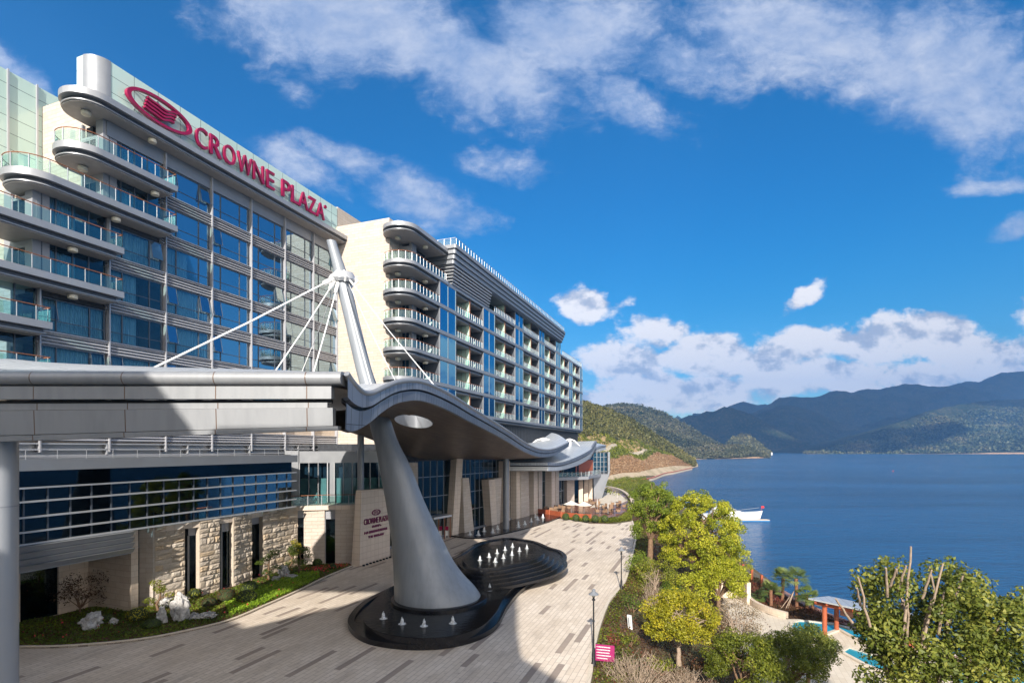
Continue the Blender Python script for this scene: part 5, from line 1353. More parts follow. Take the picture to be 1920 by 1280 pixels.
edge = [G(*p) for p in ((430, 1158), (500, 1132), (560, 1104), (600, 1086), (596, 1074), (560, 1078), (520, 1092), (470, 1112), (420, 1128))]
cover('lime_ground_cover', ccw([tuple(p) for p in edge]), 9000, .12, M['leaf_lime'], .15, .3, .6, 4, 'bright lime green low hedge patch along the garden kerb')
fl = [G(*p) for p in ((600, 1066), (655, 1060), (650, 1068), (600, 1078), (560, 1075))]
R = np.random.RandomState(2); fpts = scatter(ccw([tuple(p) for p in fl]), 160, 5)+scatter(gin, 90, 6)
o = leaf_cloud('red_flowers', M['flower'], None, np.array([(x, y, .33+R.uniform(0, .12)) for x, y in fpts]), .12, np.full(250, .5), None, 4, .9); tag(o, 'scattered small red flowers over the garden bed', 'flowers', None, 'stuff')
def rock(x, y, z, sx, sy, sz, seed, label, holes=.45):
    rt = thing('scholar_rock', label, 'rock', (x, y, z), 'pale weathered rocks in the garden bed'); bm = bmesh.new(); bmesh.ops.create_icosphere(bm, subdivisions=4, radius=1.0)
    for v_ in bm.verts:
        p = v_.co.copy(); k = 1+.45*fbm(p.x*1.3+seed, p.y*1.3, p.z*1.3, 4)+holes*.5*mnoise.noise(p*3.1+Vector((seed, 0, 0)))
        v_.co = Vector((p.x*k*sx, p.y*k*sy, (p.z*k*.8+.7)*sz))
    me = bpy.data.meshes.new('stone'); bm.to_mesh(me); bm.free(); me.materials.append(M['grey_rock'])
    o = bpy.data.objects.new('stone', me); COL.objects.link(o); o.parent = rt; return rt
for (px, py, w_, h_, lb) in ((171, 1180, .62, .85, 'squat pale limestone rock beside a low dark shrub, nearest the left end of the bed'), (214, 1172, .25, .4, 'small upright pale rock between the squat rock and the yellow shrub'), (303, 1170, .3, .95, 'narrow upright grey rock in front of the tall pierced rock'),
                           (338, 1165, .55, 1.5, 'tall pierced grey limestone rock, the largest in the bed'), (316, 1136, .55, .5, 'flat topped pale rock behind the tall pierced rock'), (390, 1160, .5, .38, 'low pale rock at the right of the tall pierced rock'), (366, 1162, .45, .35, 'low dark grey rock against the foot of the tall pierced rock'),
                           (532, 1082, .42, .85, 'white upright rock standing under the clipped pines'), (518, 1090, .35, .4, 'white low rock left of the clipped pines'), (545, 1086, .5, .4, 'white broken rock right of the clipped pines')):
    x, y = G(px, py); rock(x, y, .05, w_, w_*.8, h_*.75, px*.13, lb)
for (px, py, r_, h_, mt, lb, tn) in ((258, 1165, .72, .95, 'leaf_gold', 'round golden yellow clipped shrub in the shaded garden bed', .7), (285, 1178, .6, .6, 'leaf_green', 'dark round clipped shrub in front of the upright grey rock', .25),
                             (424, 1128, .75, 1.0, 'leaf_red', 'purplish brown round clipped shrub before the second stone pier', .5), (392, 1138, .6, .7, 'leaf_red', 'dark maroon low shrub behind the low pale rock', .3), (467, 1112, .75, 1.05, 'leaf_green', 'upper of two bright green clipped balls by the third stone pier', .75),
                             (462, 1130, .85, 1.0, 'leaf_green', 'lower of two bright green clipped balls by the third stone pier', .8), (200, 1166, .45, .5, 'leaf_green', 'small dark green mound shrub right of the squat pale rock', .3), (624, 1068, .4, .6, 'leaf_green', 'lone small green ball shrub before the flat stone wall', .5),
                             (595, 1062, .55, .8, 'leaf_green', 'rounded green shrub next to the clipped pines', .45), (365, 1122, .55, .8, 'leaf_olive', 'olive green rounded shrub between the rocks and the first pier', .6), (330, 1140, .5, .8, 'leaf_gold', 'yellow green mound shrub behind the tall pierced rock', .6)):
    x, y = G(px, py); bush('clipped_shrub', lb, (x, y, .05), r_, M[mt], px, h_, per=230, leaf=.1, tone=tn)
def bonsai(x, y, H, seed, label, mat='leaf_green', tone=.35, n=5, sp_=.6):
    rnd = random.Random(seed); rt = thing('clipped_pine', label, 'tree', (x, y, .05)); mb = MB(); cl = []; p = Vector((x, y, 0))
    pts = [p]; 
    for i in range(1, 6): pts.append(Vector((x+rnd.uniform(-.2, .2)*H*.4, y+rnd.uniform(-.2, .2)*H*.3, H*.85*i/5)))
    mb.tube(pts, [.11, .1, .09, .07, .05, .03], 7)
    for i in range(n):
        a = pts[1+i % 5]; e = a+Vector((rnd.uniform(-1, 1)*sp_, rnd.uniform(-1, 1)*sp_, .15+rnd.random()*.2)); limb(mb, a, e, .05, .02, rnd, .1, 3, 5); cl.append((*e, rnd.uniform(.3, .5)*H*.35+.12))
    cl.append((*pts[-1], .45*H*.35+.1)); mb.build('trunk', M['bark'], rt, smooth=60)
    foliage('crown', M[mat], rt, cl, 900, .11, seed, .5, tone, .2); return rt
for (px, py, H, lb, mt, tn) in ((505, 1088, 2.6, 'clipped pine with layered pads at the left of the white rocks', 'leaf_green', .3), (560, 1078, 2.7, 'clipped pine with layered pads at the right of the white rocks', 'leaf_green', .35), (545, 1070, 2.4, 'dark layered pine between the white rocks and the stone pier', 'leaf_green', .3),
                       (298, 1150, 2.1, 'small cloud pruned tree over the flat topped rock', 'leaf_olive', .6), (555, 1062, 2.6, 'pale yellow leafy shrub tree by the fourth pier', 'leaf_gold', .8)):
    x, y = G(px, py); bonsai(x, y, H, px, lb, mt, tn)
x, y = G(150, 1152); tree('dark_maple', 'dark spreading small tree against the recessed stone wall', 'tree', (x, y, 0), 3.2, 1.9, M['leaf_red'], M['bark'], 77, .07, .15, 9, .5, 150, .13, tone=.2, nclump=30)
# ================= land, lake, hills =================
WZ = -6.5
def interp(tab, y):
    if y <= tab[0][0]: return tab[0][1]
    for (a, b_), (c, d) in zip(tab, tab[1:]):
        if y <= c: return b_+(d-b_)*(y-a)/(c-a)
    return tab[-1][1]
XE = [(-60, 2.4)]+[(p[1], p[0]) for p in right[1:]]+[(100, 21), (125, 24), (160, 22), (300, 20)]
XS = [(-60, 27), (40, 29.3), (50, 30.0), (60, 30.6), (73, 32.5), (90, 35), (110, 39), (140, 46), (180, 55), (226, 63), (285, 72), (330, 88)]
def gz(x, y):
    d = x-interp(XE, y)
    if d < .25: return -.05
    k = min(1, max(0, (d-.8)/9.5)); k = k*k*(3-2*k)
    lo = -4.52 if y < 100 else -4.52-.8*min(1, (y-100)/60)
    z = lo*k + (.22*fbm(x*.12, y*.12, 0, 3) if .8 < d else 0)*min(1, d/3)*(1-k)
    if y > 110: z += 1.2*sin(pi*k)*min(1, (y-110)/40)
    return z
ys = list(np.arange(-60, 20, 8))+list(np.arange(20, 120, 2.0))+list(np.arange(120, 335, 6)); rows = []
for y in ys:
    xe, xs = interp(XE, y), interp(XS, y); row = [(-260, y, -.05), (-60, y, -.05), (-20, y, -.05), (xe-1, y, -.05), (xe+.2, y, -.05)]
    for i in range(1, 36): x = xe+.2+(xs-xe-.2)*i/35; row.append((x, y, gz(x, y)))
    row += [(xs+.02, y, WZ-.1), (xs+.5, y, WZ-4)]; rows.append(row)
m, t, b = material('bank_earth'); g = geo(t)
c0 = t.mix(t.rng(t.noise(g, .25, 5), .38, .62), (0.075, 0.075, 0.025), (0.13, 0.065, 0.045)); c0 = t.mix(t.rng(t.noise(g, 2.5, 4), .35, .7, 0, .6), c0, (0.11, 0.11, 0.035))
t.l.new(c0, b.inputs['Base Color']); b.inputs['Roughness'].default_value = .95; t.l.new(t.bump(t.noise(g, 3, 5), 1.0, .15), b.inputs['Normal']); M['bank'] = m
mb = MB(); mb.grid(rows); st(mb.build('ground', M['bank'], None, smooth=180))
# the lake and its bed
R_ = 9000; mb = MB(); mb.sheet([(-8800, -690), (8800, -690), (8800, 6990), (-8800, 6990)], WZ); st(mb.build('lake', M['lake']))

def loft(name, colsx, rows_fn, nv, mat, amp=0.0, freq=.02, kind='structure', back=120, zonefn=None, seed=0, foot=0.0):
    """colsx: photo columns; rows_fn(px, v) -> (py, Y). Real surface, displaced, closed off behind."""
    rows = []; tones = []
    for j in range(nv+1):
        v = j/nv; row = []
        for px in colsx:
            py, Y = rows_fn(px, v); p = Vector(P(px, py, Y)); e = sin(pi*min(1, v*1.02))**.5 if v < 1 else 0
            if amp: p.z += .05*amp*fbm(p.x*freq*7+seed, p.y*freq*7, 3, 3)*min(1, max(0, v-foot)*5) + amp*fbm(p.x*freq+seed, p.y*freq, 0, 5)*min(1, max(0, v-foot)*5)*min(1, (1.0001-v)*7)
            row.append(tuple(p))
        rows.append(row)
    rows.append([(x*1.0, y+back, min(WZ-5, z)) for x, y, z in rows[-1]])
    mb = MB(); mb.grid(rows); o = mb.build(name, mat, None, smooth=180)
    if zonefn:
        n = len(colsx)-1; vals = []
        for j in range(nv+1):
            for i in range(n): vals.append(zonefn(colsx[i], (j+.5)/nv))
        set_tone(o, vals)
    o['kind'] = kind; return o, rows
# near hill, a spur running down to the lake
SH = [(1030, 945), (1100, 925), (1165, 904), (1200, 899), (1230, 892), (1262, 885), (1300, 876.5), (1309, 874)]
SIL = [(1030, 735), (1101, 757), (1140, 769), (1180, 786), (1220, 811), (1250, 830), (1275, 846), (1295, 861), (1309, 873)]
RY = [(1030, 400), (1101, 440), (1180, 490), (1250, 530), (1309, 545)]
def near(px, v):
    ys_, yr = interp(SH, px), interp(SIL, px); Y0 = 18*F/(ys_-840); Y1 = max(Y0+1, interp(RY, px))
    return ys_+(yr-ys_)*v, Y0+(Y1-Y0)*(v**1.05)
def zone(px, v):
    if px > 1300: return .02
    k = max(0, min(1, (px-1200)/65)); a = .15+.11*k; b_ = .39+.19*k; c = .47+.11*k; r = .52+.06*k; e = .63-.05*k
    if px > 1270: q_ = min(1, (px-1270)/26); b_ = a+(b_-a)*(1-q_); c = r = e = b_
    if v < a: return .02
    if v < b_: return .25
    if v < c: return .45
    if v < r: return .60
    if v < e: return .78
    return .95
m, t, b = material('near_hill_ground'); a = t.add('ShaderNodeAttribute', attribute_name='tone').outputs['Fac']; g = geo(t)
col = t.ramp(a, [(0, (.50, .40, .28)), (.1, (.50, .40, .28)), (.12, (.26, .13, .06)), (.35, (.24, .13, .06)), (.38, (.12, .13, .04)), (.52, (.14, .14, .05)), (.55, (.46, .40, .32)), (.68, (.44, .38, .30)), (.70, (.40, .28, .15)), (.87, (.30, .22, .11)), (.88, (.07, .08, .025)), (1, (.07, .08, .025))]); col.node.color_ramp.interpolation = 'LINEAR'
nn_ = t.noise(g, .12, 6, .65); col = t.mix(t.rng(nn_, .4, .7, 0, .45), col, (.10, .10, .03)); t.l.new(col, b.inputs['Base Color']); b.inputs['Roughness'].default_value = .95; b.inputs['Specular IOR Level'].default_value = .1
t.l.new(t.bump(nn_, 1.0, 1.5), b.inputs['Normal']); M['near_hill'] = m
cx = list(np.linspace(1030, 1309, 110)); near_o, nrows = loft('near_hill', cx, near, 70, M['near_hill'], 5.0, .02, zonefn=zone, foot=.26)
def hill_cloud(name, cx, rows, nv, sel, n, size, rad, leaves, mat, tone, seed, label, spread=.28, flat=.8, clus=.5, off=0.0, cat='woodland'):
    R = np.random.RandomState(seed); PP = []; TT = []; DD = []; cnt = 0
    V = np.array(rows[:nv+1])
    while cnt < n:
        i = R.randint(0, len(cx)-1); j = R.randint(0, nv); v = (j+.5)/nv
        if not sel(cx[i], v): cnt += .02; continue
        f1, f2 = R.rand(), R.rand(); p = (V[j, i]*(1-f1)+V[j, i+1]*f1)*(1-f2)+(V[j+1, i]*(1-f1)+V[j+1, i+1]*f1)*f2
        r = rad*R.uniform(.6, 1.3); q_, d = clump_pts(R, p+np.array([0, 0, r*.5+off]), r, leaves, flat, .6)
        PP.append(q_); DD.append(d); t0 = tone+.9*(clus)*mnoise.noise(Vector((p[0]*.012, p[1]*.012, seed)))+R.uniform(-.2, .2); TT.append(t0+R.uniform(-spread, spread, leaves)*.6); cnt += 1
    o = leaf_cloud(name, mat, None, np.concatenate(PP), size, np.concatenate(TT), np.concatenate(DD), seed, .75); return tag(o, label, cat, None, 'stuff')
hill_cloud('hillside_forest', cx, nrows, 70, lambda px, v: zone(px, v) > .9, 5200, 1.5, 2.1, 26, M['leaf_hill'], .45, 11, 'dense olive green forest covering the near hillside above the road cut')
hill_cloud('dry_reeds', cx, nrows, 70, lambda px, v: .2 < zone(px, v) < .3, 3200, .6, .8, 16, leaf_mat('rust_reeds', (.22, .13, .07), (.34, .21, .11), (.42, .30, .19), .1), .5, 12, 'band of rust coloured dry reeds above the lakeside path', cat='reeds')
hill_cloud('hillside_shrubs', cx, nrows, 70, lambda px, v: .4 < zone(px, v) < .5 or (.7 < zone(px, v) < .8 and random.random() < .3), 1100, 1.0, 1.6, 22, M['leaf_olive'], .55, 13, 'green shrubs on the terraced slope between road and reeds', cat='shrubs')
# lakeside path with a red edge
pp = [(1160, 905, 899), (1185, 901.5, 893), (1205, 899, 889), (1225, 895, 884), (1245, 887.5, 879), (1262, 884.5, 875.5), (1280, 880.5, 872), (1298, 876.5, 869.5)]
def g2(px, py, z): Y = (EYE-z)*F/(py-840); return Vector(((px-960)/F*Y, Y))
mb = MB(); rows = []
for i, (px, ya, yb) in enumerate(cr(pp, 6)):
    a = g2(px, ya+.6, WZ+1.2); rows.append([(a.x, a.y-.5, WZ-1), (a.x, a.y, WZ+1.3), (a.x+1.0, a.y+6, WZ+1.4)])
mb.grid(rows); st(mb.build('lakeside_path', simple('pale_shore_paving', (.58, .48, .36), .8)))
mb = MB(); mb.tube([(r[1][0], r[1][1], WZ+1.5) for r in rows], .28, 6); o = mb.build('lakeside_kerb', simple('red_kerb', (.45, .09, .05), .7)); st(o)
# middle hill
SH2 = [(1110, 872), (1200, 866), (1295, 861), (1380, 859.5), (1440, 857.9)]
SIL2 = [(1110, 770), (1140, 762), (1170, 758), (1200, 760), (1240, 771), (1270, 787), (1310, 811), (1350, 834), (1385, 849), (1415, 855), (1440, 857.6)]
def mid(px, v):
    a, b_ = interp(SH2, px), interp(SIL2, px); Y0 = 18*F/(a-840); Y1 = interp([(1110, 1300), (1300, 1350), (1440, 1015)], px); Y1 = max(Y1, Y0+2); return a+(b_-a)*v, Y0+(Y1-Y0)*v
m, t, b = material('forest_slope'); a = t.add('ShaderNodeAttribute', attribute_name='tone').outputs['Fac']; g = geo(t)
col = t.mix(t.rng(t.noise(g, .012, 8, .7), .35, .68), (.020, .034, .018), (.050, .056, .026)); col = t.mix(t.rng(t.noise(g, .1, 4, .6), .5, .7, 0, .6), col, (.14, .11, .07))
col = t.mix(t.m('LESS_THAN', a, .5), col, (.50, .33, .20)); t.l.new(col, b.inputs['Base Color']); b.inputs['Roughness'].default_value = 1; b.inputs['Specular IOR Level'].default_value = 0
t.l.new(t.bump(t.noise(g, .05, 8, .7), 1.0, 12), b.inputs['Normal']); M['slope'] = m
cx2 = list(np.linspace(1110, 1440, 110)); _, r2s = loft('middle_hill', cx2, mid, 60, M['slope'], 18, .006, zonefn=lambda px, v: .2 if v < (.05 if px < 1370 else .05) else .9, seed=3)
hill_cloud('middle_hill_forest', cx2, r2s, 60, lambda px, v: v > (.06 if px < 1370 else .06), 6500, 3.2, 4.6, 16, leaf_mat('middle_hill_leaves', (.035, .045, .02), (.10, .10, .045), (.20, .16, .10), 0), .45, 14, 'brown and green wooded slope of the second hill by the lake', clus=.7)
SIL3 = [(1358, 851), (1366, 828), (1378, 819), (1392, 814.5), (1405, 818), (1420, 830), (1432, 842), (1442, 850.5)]
def isl(px, v):
    a, b_ = 852.2, interp(SIL3, px); Y0 = 18*F/(a-840); return a+(b_-a)*v, Y0+130*v*(a-b_)/30
cx3 = list(np.linspace(1358, 1444, 44)); _, r3s = loft('headland', cx3, isl, 20, M['slope'], 5, .02, zonefn=lambda px, v: .2 if v < .07 else .9, seed=8)
hill_cloud('headland_forest', cx3, r3s, 20, lambda px, v: v > .1, 900, 4.5, 6.5, 14, M['leaf_hill'], .5, 15, 'small rounded wooded headland in the middle of the far lake')
# far mountains
SA = [(1180, 800), (1240, 800), (1275, 786), (1292, 777), (1310, 779), (1324, 770), (1337, 771), (1357, 762), (1375, 766), (1395, 772), (1420, 782), (1450, 800), (1500, 825), (1560, 845), (1600, 848)]
SB = [(1360, 800), (1400, 780), (1440, 759), (1462, 745), (1490, 743), (1525, 746), (1557, 738), (1590, 737), (1627, 728), (1647, 730), (1695, 720), (1722, 720), (1740, 724), (1772, 725), (1810, 715), (1835, 716), (1875, 699), (1920, 695), (2000, 680), (2150, 700), (2400, 740)]
SC_ = [(1300, 775), (1340, 775), (1367, 761), (1380, 757), (1394, 752), (1407, 756), (1420, 759), (1435, 757), (1460, 765), (1500, 775), (1560, 790)]
SD = [(1510, 849), (1560, 838), (1620, 818), (1690, 790), (1750, 768), (1800, 758), (1860, 750), (1920, 748), (2000, 735), (2150, 740), (2400, 780)]
SF = [(1150, 812), (1230, 808), (1260, 790), (1270, 778), (1281, 786), (1300, 800), (1400, 820)]
def far_fn(S, base, Yb, depth):
    def f(px, v):
        b_ = min(interp(S, px), base-.2); Y0 = (EYE-WZ)*F/(base-840) if Yb is None else Yb
        return base+(b_-base)*v, Y0+depth*v*(.25+.75*(base-b_)/110)
    return f
def far_hill(name, S, base, Yb, depth, n, amp, seed, freq=.0016):
    cx = list(np.linspace(S[0][0], S[-1][0], n)); return loft(name, cx, far_fn(S, base, Yb, depth), 90, M['slope'], amp, freq, back=800, zonefn=lambda px, v: .2 if v < .012 else .9, seed=seed)
far_hill('far_peak', SC_, 800, 4200, 300, 160, 60, 1); far_hill('far_ridge', SF, 830, 4800, 300, 90, 40, 5)
far_hill('far_mountains', SB, 847.8, None, 1500, 420, 130, 2); far_hill('mountain_spur', SA, 848.4, None, 500, 240, 80, 6, .0025)
_, rds = far_hill('near_mountain_slope', SD, 850.6, None, 700, 320, 80, 4, .0025)
cxd = list(np.linspace(SD[0][0], SD[-1][0], 320))
hill_cloud('far_shore_forest', cxd, rds, 90, lambda px, v: .02 < v < .9 and px < 1990, 9000, 6.5, 9.0, 9, leaf_mat('far_shore_leaves', (.03, .05, .022), (.075, .09, .035), (.17, .15, .07), 0), .45, 16, 'wooded lower mountain slope along the far shore of the lake', clus=.9)

# added cloud bodies, unseen, placed towards the sun to shade the far mountains
def shade_cloud(x, y, z, rx, ry, rz, seed, label):
    bm = bmesh.new(); bmesh.ops.create_icosphere(bm, subdivisions=4, radius=1.0)
    for v_ in bm.verts:
        p = v_.co.copy(); k = 1+.55*fbm(p.x*1.2+seed, p.y*1.2, p.z*1.2, 4); v_.co = Vector((p.x*rx*k, p.y*ry*k, p.z*rz*k))
    me = bpy.data.meshes.new('cloud'); bm.to_mesh(me); bm.free(); me.materials.append(M['foam']); o = bpy.data.objects.new('cloud', me); COL.objects.link(o); o.location = (x, y, z)
    return tag(o, label, 'cloud', None, 'stuff')
def shade_at(x, y, z, height, rx, ry, seed, label, th=90):
    k = (height-z)/sun_dir.z; return shade_cloud(x+sun_dir.x*k, y+sun_dir.y*k, height, rx, ry, th, seed, label)

for a in ((-150, 2250, 250, 560, 500, 1), (450, 2450, 300, 600, 560, 2), (1050, 2500, 330, 620, 600, 3), (1650, 2500, 380, 650, 600, 4), (2300, 2500, 380, 650, 600, 5), (1000, 2060, 40, 520, 260, 6)):
    shade_at(a[0], a[1], a[2], 1500, a[3], a[4], a[5], 'broad cloud body added high above the lake to shade the far mountains, out of view')
for i, a in enumerate(((900, 3300, 350, 700, 700), (1800, 3200, 380, 800, 800), (2700, 3500, 420, 900, 900), (3600, 3900, 450, 900, 900), (1500, 3900, 350, 800, 600), (4500, 4300, 450, 900, 900))):
    shade_at(a[0], a[1], a[2], 2600, a[3], a[4], 10+i, 'high broad cloud body added to shade the far mountains, out of view')
# haze over the lake
m, t, b = material('haze_volume'); t.n.remove(b)
pv_ = t.add('ShaderNodeVolumePrincipled', {'Color': (0.18, 0.45, 1.0), 'Density': 0.00015, 'Anisotropy': 0.0}); t.l.new(pv_.outputs[0], t.n['Material Output'].inputs['Volume'])
mb = MB(); mb.box(-8900, 8900, -700, 7000, WZ-12, 900); hz_ = mb.build('haze', m); hz_['kind'] = 'stuff'; tag(hz_, 'thin blue haze in the air over the lake and the far mountains', 'haze')
# ================= planting on the bank =================
ZF = gz
bankpoly = [(interp(XE, y)+.35, y) for y in np.arange(14, 100, 3)]+[(interp(XE, y)+13, y) for y in np.arange(100, 14, -3)]
cover('bank_cover', bankpoly, 60000, .15, M['leaf_red'], 0, .25, .45, 31, 'reddish brown ground cover on the planted bank beside the forecourt', zf=ZF)
hedgep = [(interp(XE, y)+.3, y) for y in np.arange(20, 80, 2)]+[(interp(XE, y)+2.0+.7*sin(y*.3), y) for y in np.arange(80, 20, -2)]
cover('bank_grass', hedgep, 9000, .13, M['leaf_olive'], .0, .3, .35, 32, 'olive green low planting along the forecourt kerb', zf=ZF)
lower = [(interp(XE, y)+1, y) for y in np.arange(100, 300, 5)]+[(interp(XS, y)-2, y) for y in np.arange(300, 100, -5)]
pts = scatter(lower, 900, 33); R = np.random.RandomState(33); cl = [(x, y, ZF(x, y)+.5, R.uniform(.6, 1.5)*(1 if y < 180 else 1.4)) for x, y in pts]
o = foliage('undergrowth', M['leaf_olive'], None, cl, 34, .38, 34, .7, .5); tag(o, 'mixed green undergrowth on the slope beyond the restaurant terrace', 'undergrowth', None, 'stuff')
def base_at(px, py, z): x, y = G(px, py, z); return (x, y, z)
# the two big trees
b0 = base_at(1219, 1064, -.45)
tree('broadleaf_tree', 'tall narrow green tree with tiered crown, left of the big yellow green tree', 'tree', b0, 9.6, 2.5, M['leaf_green'], M['bark'], 5, .3, .30, 14, .5, 640, .16, crown_c=(P(1221, 960, b0[1])[0], b0[1], 4.9), tone=.72, nclump=130, crown_h=4.15, hollow=.3, gaps=.1, spread=.25)
b1 = base_at(1309, 1100, -1.9)
tree('camphor_tree', 'big rounded yellow green tree standing in front of the lake', 'tree', b1, 9.7, 4.25, M['leaf_yellow'], M['bark'], 8, .34, .34, 22, .56, 620, .17, crown_c=(P(1310, 1020, b1[1])[0], b1[1], 2.85), tone=.54, nclump=270, crown_h=4.6, hollow=.62, gaps=.12, spread=.36)
tree('low_camphor_tree', 'lower yellow green tree touching the base of the big rounded tree', 'tree', base_at(1345, 1150, -3.4), 5.0, 2.6, M['leaf_yellow'], M['bark'], 9, .2, .3, 10, .5, 600, .16, tone=.55, nclump=90, crown_h=2.1, lean=(.4, 0))
tree('slim_camphor_tree', 'slim green yellow tree between the big tree and the stairs to the pool', 'tree', base_at(1388, 1100, -3.9), 4.6, 1.5, M['leaf_yellow'], M['bark'], 19, .14, .3, 8, .5, 430, .15, tone=.55, nclump=26, crown_h=2.0)
tree('golden_tree', 'low spreading golden leaved tree on a short forked trunk in the middle of the bank', 'tree', base_at(1273, 1240, -1.2), 4.3, 2.45, M['leaf_gold'], M['pale_bark'], 12, .13, .3, 12, .4, 900, .12, tone=.62, nclump=150, crown_h=1.75, hollow=.45)
tree('feathery_tree', 'dense feathery olive tree at the bottom edge, left of the lime one', 'tree', base_at(1395, 1330, -3.0), 4.6, 2.25, M['leaf_olive'], M['bark'], 14, .14, .25, 12, .45, 800, .115, tone=.45, nclump=120, crown_h=1.9)
tree('feathery_tree', 'dense feathery lime olive tree between two darker ones by the pool paving', 'tree', base_at(1482, 1320, -3.4), 4.4, 2.0, M['leaf_olive'], M['bark'], 15, .14, .25, 12, .45, 800, .115, tone=.42, nclump=105, crown_h=1.85)
tree('feathery_tree', 'rounded dark olive tree nearest the small swimming pool', 'tree', base_at(1515, 1290, -4.2), 4.3, 1.95, M['leaf_dark'], M['bark'], 16, .14, .25, 12, .45, 800, .115, tone=.5, nclump=100, crown_h=1.7)
tree('pale_willow', 'pale thin leaved brownish shrub tree behind the golden tree', 'tree', base_at(1385, 1240, -3.4), 4.6, 1.7, M['leaf_brown'], M['pale_bark'], 17, .1, .2, 12, .5, 230, .12, tone=.5, nclump=42, crown_h=1.9)
tree('green_shrub_tree', 'rounded mid green shrub tree with bare pale stems beside the second lamp post', 'tree', base_at(1228, 1120, -1.2), 3.6, 1.9, M['leaf_olive'], M['pale_bark'], 18, .08, .3, 12, .55, 260, .14, tone=.62, nclump=36, crown_h=1.5)
tree('green_shrub_tree', 'mid green low tree below the tall narrow tree at the forecourt edge', 'tree', base_at(1196, 1085, -.3), 2.6, 1.5, M['leaf_green'], M['bark'], 21, .07, .3, 8, .5, 260, .15, tone=.7, nclump=24, crown_h=1.2)
tree('yellow_shrub_tree', 'bright yellow green bush filling the gap beneath the big rounded tree', 'tree', base_at(1290, 1140, -2.4), 3.2, 2.2, M['leaf_yellow'], M['bark'], 22, .08, .3, 8, .6, 260, .17, tone=.55, nclump=40, crown_h=1.5)
tree('dark_shrub_tree', 'dark green bush between the golden tree and the big rounded tree', 'tree', base_at(1262, 1150, -1.8), 2.6, 1.6, M['leaf_green'], M['bark'], 23, .08, .3, 8, .55, 260, .15, tone=.3, nclump=28, crown_h=1.2)
for (px, py, z, r, h, mt, lb, tn) in ((1186, 1150, -.3, 1.1, 1.3, 'leaf_green', 'low dark green bush behind the white light box', .35), (1152, 1215, -.2, .6, .7, 'leaf_red', 'small reddish bush beside the magenta sign', .8), (1180, 1215, -.4, .9, .9, 'leaf_olive', 'olive bush between magenta sign and golden tree', .5),
                               (1330, 1262, -1.8, 1.1, 1.0, 'leaf_red', 'reddish purple bush at the foot of the golden tree', .5), (1240, 1262, -.9, .9, .8, 'leaf_olive', 'olive yellow bush at the bottom edge before the golden tree', .6), (1425, 1215, -3.9, 1.0, 1.2, 'leaf_olive', 'small olive bush at the edge of the pale pool paving', .5)):
    bush('low_bush', lb, base_at(px, py, z), r, M[mt], px, h, 260, .12, 'bush', None, 10, tn, True, .8, shape='loose')
# twiggy bare shrubs
def twigs(name, label, base, r, h, n, seed, mat):
    rnd = random.Random(seed); rt = thing(name, label, 'shrub', base); mb = MB()
    for i in range(n):
        a = rnd.uniform(0, 2*pi); q_ = rnd.random()**.6; e = Vector(base)+Vector((cos(a)*r*q_, sin(a)*r*q_, h*rnd.uniform(.6, 1)*(1.1-.5*q_))); s0 = Vector(base)+Vector((cos(a)*r*.25*q_, sin(a)*r*.25*q_, -.05))
        pts = limb(mb, s0, e, .018, .006, rnd, .12, 4, 4)
        for _ in range(4):
            k = rnd.choice(pts[2:]); limb(mb, k, k+Vector((rnd.uniform(-1, 1)*.35, rnd.uniform(-1, 1)*.35, rnd.uniform(.1, .5))), .008, .004, rnd, .1, 2, 3)
    mb.build('twigs', mat, rt); R = np.random.RandomState(seed); cl = [(base[0]+R.uniform(-.6, .6)*r, base[1]+R.uniform(-.6, .6)*r, base[2]+h*R.uniform(.3, .8), r*.35) for _ in range(9)]
    foliage('sparse_leaves', M['leaf_brown'], rt, cl, 90, .09, seed, .8, .5); return rt
twigs('bare_shrub', 'grey brown leafless twiggy shrub at the bottom edge right of the magenta sign', base_at(1195, 1290, -.6), 1.75, 1.7, 110, 41, M['pale_bark'])
twigs('bare_shrub', 'pale leafless stems rising among the bushes by the second lamp post', base_at(1222, 1145, -1.0), .9, 2.9, 40, 42, M['pale_bark'])
twigs('bare_shrub', 'brown twiggy shrub at the bottom edge beneath the feathery trees', base_at(1290, 1300, -1.6), 1.3, 1.2, 60, 43, M['pale_bark'])
